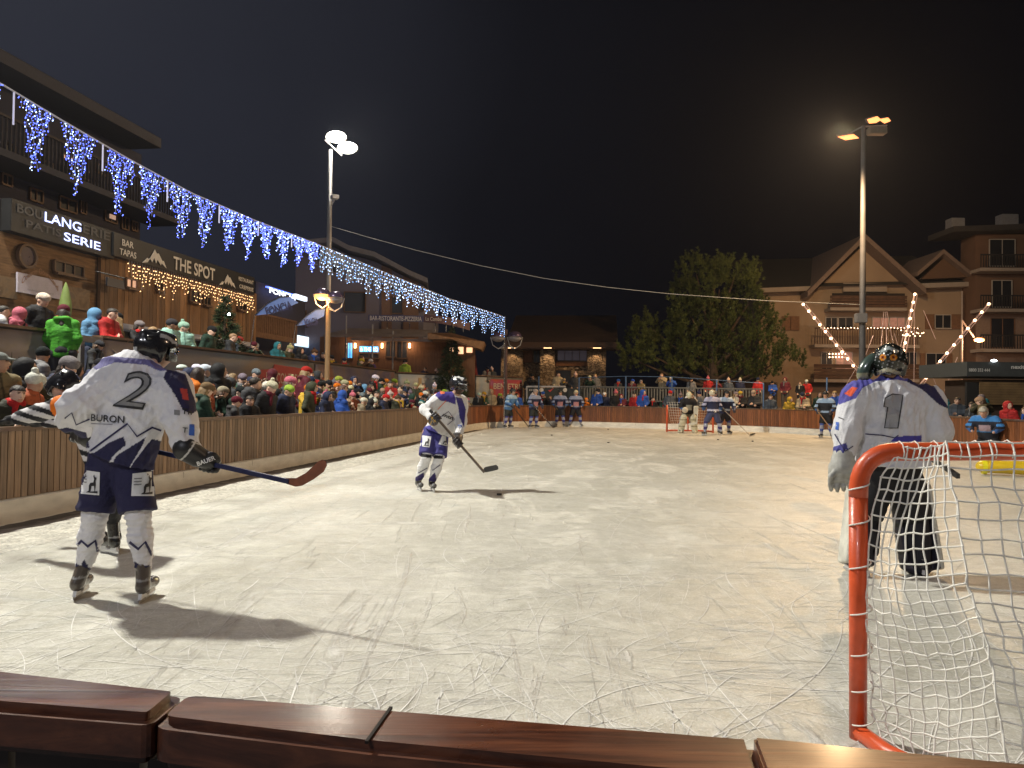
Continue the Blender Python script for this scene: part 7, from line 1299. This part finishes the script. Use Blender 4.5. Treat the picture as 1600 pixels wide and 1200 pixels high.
# near pair of globe lamps on a post painted with their orange light
def globes(root, D_, gl_, r, post_x, y_top, zb, postmat, lit):
    pt = at(post_x, y_top, D_); b = B(); b.tube([Vector((pt.x, pt.y, zb)), pt], [.10, .07], 10); put(b, 'post', postmat, root)
    for (x, y, on) in gl_:
        c = at(x, y, D_ - .1); b = B(); b.lathe(c, [(r * math.cos(a_), r * .85 * math.sin(a_)) for a_ in [R(d) for d in range(0, 91, 15)]][:6] + [(.01, r * .85)], 18); sh_ = put(b, 'globe_shade', M('shade_violet', (.10, .07, .13), .25, .5), root, smooth=True)
        b = B(); b.lathe(c, [(.01, -r * .62)] + [(r * .97 * math.cos(a_), r * .65 * math.sin(a_)) for a_ in [R(d) for d in range(-75, 1, 15)]], 18); g_ = b.build('globe_glass', M('globe_lit', (1, .7, .3), emit=2.6, ecol=(1, .42, .09), var=0) if on else M('globe_frosted', (.30, .28, .30), .3), sh_, smooth=True, loc=root.location.copy()); g_.location = (0, 0, 0)
        b = B(); b.lathe(c, [(r * 1.0, -.01), (r * 1.12, 0), (r * 1.0, .012)], 18); s1_ = math.copysign(1, x - post_x); b.tube([c + Vector((-r * 1.05 * 1, 0, 0)), c + Vector((-r * .75, 0, -r * 1.1)), c + Vector((0, 0, -r * 1.6)), c + Vector((r * .75, 0, -r * 1.1)), c + Vector((r * 1.05, 0, 0))], .025, 6); b.tube([c + Vector((0, 0, -r * 1.6)), Vector((pt.x, pt.y, c.z - r * 1.2))], .025, 5); o = put(b, 'bracket', GALV, root)
        if on: l = bpy.data.lights.new('globe_light', 'POINT'); l.energy = 70; l.color = (1, .50, .16); l.shadow_soft_size = .15; o = bpy.data.objects.new('globe_light', l); COL.objects.link(o); o.location = c + Vector((0, -.12, -r * .9))
ll = bld('street_lamp', Vector((*at(512, 560, 26)[:2], 0)), 'twin globe street lamp with one globe glowing orange beside the agency flags', 'street lamp', 'globe street lamps'); globes(ll, 26, ((504, 461, True), (524, 466, False)), .28, 513, 470, TZ * 0, M('post_lamp_orange', (.32, .20, .10), .6), 1)
ll = bld('street_lamp', Vector((*at(791, 560, 36.6)[:2], 0)), 'unlit double globe street lamp with curled arms left of the stone pavilion', 'street lamp', 'globe street lamps'); globes(ll, 38.5, ((778.5, 527, False), (804.5, 527, False)), .36, 791, 515, 0, M('post_maroon', (.09, .05, .05), .5), 0)
# ---- conifers and the big pine
def fir(x, ytop, D_, hw_px, zb, label, seed, lights=False):
    tp = at(x, ytop, D_); H = tp.z - zb; root = empty('fir_tree', (tp.x, tp.y, zb), label, 'tree', 'fir trees on the upper street'); rr = random.Random(seed); b = B(); b.tube([(tp.x, tp.y, zb), tp], [.09, .015], 7); put(b, 'trunk', BARK, root); b = B(); hw = hw_px / FPX * D_
    for _ in range(520):
        u = rr.random() ** .75; z = zb + H * (.04 + .95 * (1 - u)); rad = hw * u * rr.uniform(.35, 1.05); a = rr.uniform(0, 6.28); c = Vector((tp.x + rad * math.cos(a), tp.y + rad * math.sin(a), z - rad * .25)); dd_ = Vector((math.cos(a), math.sin(a), rr.uniform(-.35, .45))); g_ = rr.uniform(.6, 1.5); b.col = (.035 * g_, .055 * g_, .022 * g_); tuft(b, c, dd_, .20 + .12 * u, 12, rr, .016)
    put(b, 'crown', LEAF, root); return root
fr_ = fir(352, 462, 22.6, 54, TZ, 'bushy fir tree on the terrace with a small white lamp, below the bar sign', 4); p = at(358, 491, 21.6); b = B(); b.ball(p, .035, 8, 6); put(b, 'small_lamp', M('star_lamp', (1, 1, 1), emit=25, ecol=(.9, .95, 1), var=0), fr_)
fir(706, 512, 37.0, 30, TZ, 'dim fir tree in front of the pizzeria porch', 6)
pt_ = bld('pine_tree', Vector((*at(1110, 560, 46)[:2], 0)), 'large broad pine with a lit yellow green top behind the far boards', 'tree'); rr = random.Random(8); D_ = 46.0; k_ = D_ / FPX
LOBES = [(1124, 452, 66, 48), (1088, 428, 30, 34), (1150, 425, 40, 32), (1172, 470, 36, 40), (1068, 470, 34, 38), (1100, 500, 62, 40), (1020, 515, 42, 30), (1000, 545, 34, 28), (1048, 560, 52, 30), (1150, 520, 62, 44), (1110, 560, 72, 32), (1190, 545, 46, 34), (1222, 563, 38, 20), (1160, 575, 60, 16), (1195, 505, 28, 34), (1078, 535, 60, 30), (1190, 583, 36, 10), (985, 560, 24, 20)]
b = B(); trk = pt_.location; b.tube([trk, trk + Vector((.2, 0, 2.5)), at(1112, 480, 46), at(1118, 425, 46)], [.32, .28, .16, .05], 9)
for x, y, rx, ry in LOBES: c = at(x, y, 46); m_ = trk + Vector((.1, 0, max(1.6, (c.z) * .55))); b.tube([m_, m_.lerp(c, .5) + Vector((0, 0, -.15)), c], [.12, .08, .03], 5)
put(b, 'trunk', BARK, pt_); b = B()
for x, y, rx, ry in LOBES:
    c = at(x, y, 46); n = max(10, int(rx * ry / 42))
    for _ in range(n):
        while True:
            q = Vector((rr.uniform(-1, 1), rr.uniform(-1, .8), rr.uniform(-1, 1)))
            if .42 < q.length < 1: break
        p = c + Vector((q.x * rx * k_, q.y * min(rx, 50) * k_, q.z * ry * k_)); g_ = rr.uniform(.6, 1.35); b.col = (.085 * g_, .105 * g_, .026 * g_); ax_ = Vector((q.x * .45, q.y * .4, 1)).normalized()
        for j in range(4): tuft(b, p + ax_ * (.17 * j) + Vector((rr.uniform(-.08, .08), rr.uniform(-.08, .08), 0)), ax_, .32 - .045 * j, 34, rr, .015)
        for j in range(3): o_ = Vector((rr.uniform(-.35, .35), rr.uniform(-.35, .35), rr.uniform(-.25, .1))); tuft(b, p + o_, ax_ + o_, .26, 22, rr, .015)
put(b, 'crown', LEAF, pt_)
# ---- tan apartment building
TB = Pl((0, 53, 0), (1, -.06, 0)); tb = bld('apartment_building', TB.p(1350, 600), 'tan chalet apartment block with a big gable, balconies and shuttered windows', 'building', 'apartment buildings')
TAN = M('tan_render', (.34, .245, .165), .9, var=.15, scale=.6, bump=.2, bscale=6); WB_ = M('chalet_wood', (.10, .05, .028), .75, var=.4, scale=4); PALE = M('pale_trim', (.34, .28, .23), .8)
W_ = [(1186, 640), (1522, 640), (1522, 452), (1441, 447), (1352, 380), (1274, 454), (1186, 458)]; b = B(); b.prism([Vector((TB.p(x, 560).x, TB.p(x, 560).y, 0)) if y == 640 else TB.p(x, y) for x, y in W_], (0, 9, 0)); put(b, 'wall', TAN, tb)
b = B()
for p, q in (((1352, 374), (1262, 464)), ((1352, 374), (1447, 459))):
    a, c = TB.p(*p, 1.3), TB.p(*q, 1.3); b.prism([a, c, c + Zv * .38, a + Zv * .38], (0, 9, 0))
put(b, 'gable_roof', M('gable_board', (.20, .14, .11), .8, var=.2), tb)
b = B(); a, c = TB.p(1186, 457, .8), TB.p(1270, 454, .8); b.prism([a, c, c + Zv * .3, a + Zv * .3], (0, 1, 0)); a, c = TB.p(1436, 450, .9), TB.p(1524, 447, .9); b.prism([a, c, c + Zv * .3, a + Zv * .3], (0, 1, 0)); put(b, 'eaves', PALE, tb)
b = B(); a, c = TB.p(1186, 450, .6), TB.p(1524, 442, .6); b.prism([a, c, c + Vector((0, 8, 3.2)), a + Vector((0, 8, 3.2))], (0, .1, .1)); put(b, 'roof', M('roof_dark', (.035, .03, .028), .9, var=.3), tb)
b = B(); g3 = [TB.p(1440, 436, .7), TB.p(1474, 404, .7), TB.p(1512, 433, .7)]; b.prism(g3, (0, 4, 0)); put(b, 'dormer', M('dormer_wood', (.13, .07, .04), .8), tb); b = B()
for p, q in (((1475, 396), (1434, 431)), ((1475, 396), (1518, 431))): a, c = TB.p(*p, 1.2), TB.p(*q, 1.2); b.prism([a, c, c + Zv * .28, a + Zv * .28], (0, 4.5, 0))
put(b, 'dormer_roof', M('gable_board'), tb)
def balcony(pl, root, x0, x1, yt, yb, off=1.2, solid=False, mat=None, slab=True):
    zt, zb = pl.p((x0 + x1) / 2, yt, off).z, pl.p((x0 + x1) / 2, yb, off).z; a, c = pl.p(x0, 560, off), pl.p(x1, 560, off); a.z = c.z = 0; d_ = (c - a).normalized(); L_ = (c - a).length; b = B()
    if solid:
        for k in range(4): z = zb + (zt - zb) * (k + .1) / 4; b.prism([a + Zv * z, c + Zv * z, c + Zv * (z + (zt - zb) * .2), a + Zv * (z + (zt - zb) * .2)], -pl.n * .05)
    else:
        k = 0
        while k * .16 < L_: p = a + d_ * (k * .16); b.prism([p + Zv * zb, p + d_ * .05 + Zv * zb, p + d_ * .05 + Zv * zt, p + Zv * zt], -pl.n * .03); k += 1
    b.beam(a + Zv * zt, c + Zv * zt, .08, .08); put(b, 'balcony_railing', mat or WB_, root)
    if slab: b = B(); b.prism([a + Zv * (zb - .22), c + Zv * (zb - .22), c + Zv * (zb - .02), a + Zv * (zb - .02)], -pl.n * off); put(b, 'balcony_slab', PALE, root)
b = B(); TB.slab(b, TB.rect(1300, 458, 1414, 480, .02), .02); put(b, 'recess_shade', M('recess_shade_paint', (.035, .025, .02), .9), tb)  # flat dark sheet paints the shade of a balcony recess
balcony(TB, tb, 1297, 1417, 463, 480, solid=True); balcony(TB, tb, 1273, 1437, 513, 538); balcony(TB, tb, 1272, 1338, 570, 592, solid=True); balcony(TB, tb, 1408, 1437, 570, 592, solid=True)
PLIT = M('pink_lit_pane', (.5, .3, .25), emit=.10, ecol=(1, .45, .35), var=.4, scale=3); WFR = M('white_frame', (.42, .37, .32), .6)
for q in ((1290, 496, 1308, 513, None), (1310, 496, 1333, 513, None), (1363, 496, 1388, 513, PLIT), (1390, 496, 1414, 513, PLIT), (1461, 492, 1486, 513, None), (1283, 550, 1300, 578, None), (1306, 550, 1332, 578, PLIT), (1362, 550, 1385, 578, PLIT), (1447, 552, 1478, 571, None), (1410, 550, 1432, 578, None)): window(TB, tb, *q[:4], .05, frame=WFR, pane=q[4])
SHT = M('shutter_wood', (.20, .10, .05), .75, var=.3)
for q in ((1222, 494, 1235, 516), (1236, 494, 1249, 516), (1446, 491, 1460, 514), (1487, 491, 1502, 514), (1438, 552, 1446, 571), (1479, 552, 1488, 571)): b = B(); TB.slab(b, TB.rect(*q, .12), .06); put(b, 'shutter', SHT, tb)
b = B(); b.prism(TB.rect(1318, 442, 1386, 456, .3), -TB.n * .2); put(b, 'gable_panel', PALE, tb); upbox(TB, 'low_annex', M('annex_brown', (.11, .075, .055), .85), tb, 1132, 1215, 597, 3, 4); 
for x in (1517, 1503): b = B(); p = TB.p(x, 560, 1.0); b.tube([Vector((p.x, p.y, 0)), Vector((p.x, p.y, TB.p(x, 455, 1).z))], .06, 6); put(b, 'drainpipe', M('pipe_beige', (.35, .27, .22), .5), tb)
b = B()
for k in range(30): p = TB.p(1283 + k * 5.2, 512 + (k % 3) * .5, 1.35); b.ball(p, .035, 4, 3)
for k in range(14): p = TB.p(1408 + 3 * k * .9, 516 + 9 * abs(math.sin(k)), 1.4); b.ball(p, .04, 4, 3)
for k in range(12): p = TB.p(1296 + (k % 6) * 5, 553 + 5 * (k // 6), .3); b.ball(p, .05, 4, 3)
put(b, 'fairy_lights', M('fairy_led', (1, .8, .6), emit=7, ecol=(1, .66, .40), var=0), tb)['kind'] = 'stuff'
# ---- darker block at the right edge
KB = Pl((0, 51, 0), (1, -.05, 0)); kb = bld('apartment_building', KB.p(1560, 600), 'tall dark brown apartment block with stacked balconies at the right edge', 'building', 'apartment buildings')
BRN = M('dark_brown_render', (.16, .085, .05), .88, var=.2, scale=.8); upbox(KB, 'wall', BRN, kb, 1524, 1760, 366, 1.8, 0)
b = B(); a, c = KB.p(1490, 362, 1.2), KB.p(1780, 352, 1.2); b.prism([a, c, c + Zv * .35, a + Zv * .35], (0, 3, 0)); put(b, 'roof', M('roof_dark'), kb)
for x0, x1, y0, y1 in ((1487, 1508, 340, 360), (1566, 1592, 334, 354)): b = B(); p0_, p1_ = at(x0, y0, 52.5), at(x1, y1 + 8, 52.5); b.prism([p0_, Vector((p1_.x, 52.5, p0_.z)), p1_, Vector((p0_.x, 52.5, p1_.z))], (0, .8, 0)); put(b, 'chimney', M('chimney_grey', (.34, .33, .34), .8, var=.2), kb, .03)
upbox(KB, 'side_wall', M('wall_beige_brown', (.26, .17, .12), .88, var=.15), kb, 1526, 1760, 484, .1, .1); 
for yt, yb in ((398, 418), (462, 482), (524, 545)): balcony(KB, kb, 1532, 1700, yt, yb, mat=M('iron_railing', (.02, .018, .018), .6))
for q in ((1546, 374, 1586, 416), (1550, 438, 1581, 480), (1548, 497, 1585, 543), (1610, 438, 1650, 480)): window(KB, kb, *q, .12, frame=WFR if q[0] != 1548 else SHT, sill=False)
# ---- bungee trampoline rig with bulbs
tg = bld('trampoline_rig', Vector((*at(1390, 560, 41)[:2], 0)), 'bungee trampoline rig of slanting poles lined with warm bulbs behind goalkeeper number 1', 'fairground rig'); BULB = M('warm_bulb', (1, .8, .6), emit=7, ecol=(1, .60, .34), var=0); PK = M('rig_steel_glow', (.45, .34, .32), .4, .3, emit=.12, ecol=(1, .6, .45))  # poles and wires emit faintly, standing in for bulb light on them
for (x0, y0, x1, y1, n, dz) in ((1254, 475, 1338, 578, 10, 0), (1429, 459, 1410, 556, 8, 0), (1545, 474, 1440, 598, 10, 0)):
    p, q = at(x0, y0, 41), at(x1, y1, 41); e = q + (q - p).normalized() * ((q.z - .3) / abs((q - p).normalized().z)) if q.z > .5 else q; b = B(); b.tube([p, e], .045, 6); off = Vector((.16, 0, 0)); b.tube([p + off, e + off], .02, 5); o = put(b, 'slanted_pole', PK, tg)
    for k in range(n): c = p.lerp(q, (k + .1) / (n - .3)) + Vector((-.04, -.12, 0)); b = B(); b.ball(c, .075, 8, 6); g_ = b.build('bulb', BULB, o, loc=tg.location.copy()); g_.location = (0, 0, 0)
for (x0, y0, x1, y1) in ((1429, 459, 1402, 560), (1429, 459, 1428, 600), (1381, 487, 1375, 560), (1384, 487, 1386, 560), (1386, 487, 1400, 560), (1397, 520, 1408, 556), (1364, 524, 1345, 575), (1443, 485, 1462, 530), (1456, 585, 1472, 625), (1496, 558, 1476, 610), (1336, 578, 1322, 602)): b = B(); b.tube([at(x0, y0, 41.2), at(x1, y1, 41.2)], .014, 4); put(b, 'guy_wire', PK, tg)
l = bpy.data.lights.new('rig_glow', 'POINT'); l.energy = 260; l.color = (1, .6, .4); l.shadow_soft_size = .5; o = bpy.data.objects.new('rig_glow', l); COL.objects.link(o); o.location = at(1395, 530, 42)
sl = bld('street_lamp', Vector((*at(1503, 560, 43)[:2], 0)), 'single glowing street lamp on a thin post at the dark brown block', 'street lamp'); p = at(1503, 500, 43); b = B(); b.tube([Vector((p.x, p.y, 0)), p, at(1522, 527, 43)], .05, 6); put(b, 'post', M('pipe_beige'), sl); b = B(); b.ball(at(1530, 531, 42.9), (.30, .2, .13), 12, 8); put(b, 'lantern', HOTO, sl, smooth=True); l = bpy.data.lights.new('street_glow', 'POINT'); l.energy = 420; l.color = (1, .6, .36); l.shadow_soft_size = .15; o = bpy.data.objects.new('street_glow', l); COL.objects.link(o); o.location = at(1530, 536, 42.5)
# ---- sales kiosk
KP = Pl((0, 25.0, 0), (1, -.02, 0)); kk = bld('sales_kiosk', KP.p(1515, 600), 'dark grey sales kiosk with white phone number and slatted wood front', 'kiosk'); KG = M('kiosk_grey', (.055, .06, .06), .55, var=.15)
b = B(); KP.slab(b, KP.rect(1511, 565, 1900, 592, .3), 3); put(b, 'canopy', KG, kk); b = B(); KP.slab(b, KP.rect(1511, 597, 1531, 640, 0), .12); put(b, 'corner_panel', M('kiosk_black', (.02, .02, .02), .5), kk)
b = B()
for k in range(9): z0 = KP.p(1540, 632 - k * 4, .1).z; a, c = KP.p(1531, 600, .1), KP.p(1800, 600, .1); b.prism([Vector((a.x, a.y, z0)), Vector((c.x, c.y, z0)), Vector((c.x, c.y, z0 + .075)), Vector((a.x, a.y, z0 + .075))], (0, .04, 0))
put(b, 'slatted_front', M('slat_wood', (.20, .12, .05), .7, var=.35, scale=3), kk); b = B(); a, c = KP.p(1531, 600, -.1), KP.p(1800, 600, -.1); b.prism([Vector((a.x, a.y, .0)), Vector((c.x, c.y, .0)), Vector((c.x, c.y, 2.2)), Vector((a.x, a.y, 2.2))], (0, 2, 0)); put(b, 'body', M('kiosk_body', (.06, .035, .02), .8), kk)
ptext(KP, '0800 333 444', 1514, 578.5, 1547, 578, 5.2, CHALK, kk, .33, bold=.02); ptext(KP, 'nexity', 1580, 575, 1606, 574, 8, CHALK, kk, .33, bold=.03)
b = B(); b.ball(KP.p(1553, 563.5, .3), (.10, .05, .03), 8, 6); put(b, 'top_lamp', M('star_lamp', None), kk)
# ---- fence and railing at the far end
sf = bld('safety_fence', at(1050, 600, 38.5), 'blue steel safety fence posts and rail behind the far boards', 'fence'); sf.location.z = 0; BST = M('blue_steel', (.09, .16, .30), .4, .4)
fx = [(842, 588, 39.4), (905, 590, 39.2), (978, 588, 38.8), (1050, 589, 38.2), (1120, 594, 37.6), (1193, 599, 36.9), (1292, 590, 36.2)]
for x, y, D_ in fx: p = at(x, y, D_); b = B(); b.tube([Vector((p.x, p.y, 0)), p], .04, 6); put(b, 'post', BST, sf)
b = B(); b.tube([at(*q) for q in fx[1:6]], .018, 5); put(b, 'top_rail', BST, sf)
pf = bld('picket_railing', at(1030, 610, 40.6), 'grey picket railing along the raised walkway behind the crowd', 'railing'); b = B(); A, C = at(905, 604, 41.0), at(1190, 608, 38.4)
for k in range(64): p = A.lerp(C, k / 63); b.box(Vector((p.x, p.y, p.z - .38)), (.07, .03, .72))
b.beam(A, C, .06, .07); b.beam(A - Zv * .7, C - Zv * .7, .06, .07); put(b, 'railing', M('picket_grey', (.12, .125, .125), .8, var=.3), pf)
sb = bld('banner', at(822, 640, 39.6), 'black banner with small white round logos behind the waiting players', 'banner', 'printed banners along the rink'); BBP = Pl((0, 39.6, 0), (1, 0, 0)); b = B(); BBP.slab(b, BBP.rect(824, 606, 912, 645, 0), .05); put(b, 'sheet', M('banner_black', (.02, .025, .025), .6), sb)
b = B(); b.beam(BBP.p(824, 604), BBP.p(884, 604), .05, .08); b.tube([BBP.p(823, 603), BBP.p(823, 650)], .04, 6); put(b, 'frame', M('frame_light', (.4, .4, .42), .5), sb)
b = B()
for x in (846, 883): c = BBP.p(x, 609.5, .02); b.lathe(c, [(.055, 0), (.11, 0), (.11, .012), (.055, .012)], 16, (0, -1, 0))
for k in range(4): b.box(BBP.p(828 + 2.6 * k, 609.5, .02), (.05, .02, .07))
put(b, 'round_logos', CHALK, sb); b = B(); c = BBP.p(861, 609, .02); b.prism([c + Vector((-.16, 0, -.02)), c + Vector((-.05, 0, -.12)), c + Vector((.18, 0, .12)), c + Vector((-.05, 0, -.02))], (0, -.01, 0)); put(b, 'red_tick', M('tick_red', (.5, .05, .05), .6), sb)
# ================================================================ thin night air that the lamps light up
hz = B(); hz.box((0, 40, 24.6), (150, 110, 51.4)); hm = bpy.data.materials.new('haze'); hm.use_nodes = True; nt = hm.node_tree; nt.nodes.remove(nt.nodes['Principled BSDF']); pv_ = nt.nodes.new('ShaderNodeVolumePrincipled'); pv_.inputs['Color'].default_value = (.78, .84, 1.0, 1); pv_.inputs['Density'].default_value = .00026; pv_.inputs['Anisotropy'].default_value = .55
nt.links.new(pv_.outputs[0], nt.nodes['Material Output'].inputs['Volume']); tag(hz.build('haze', hm), kind='stuff')
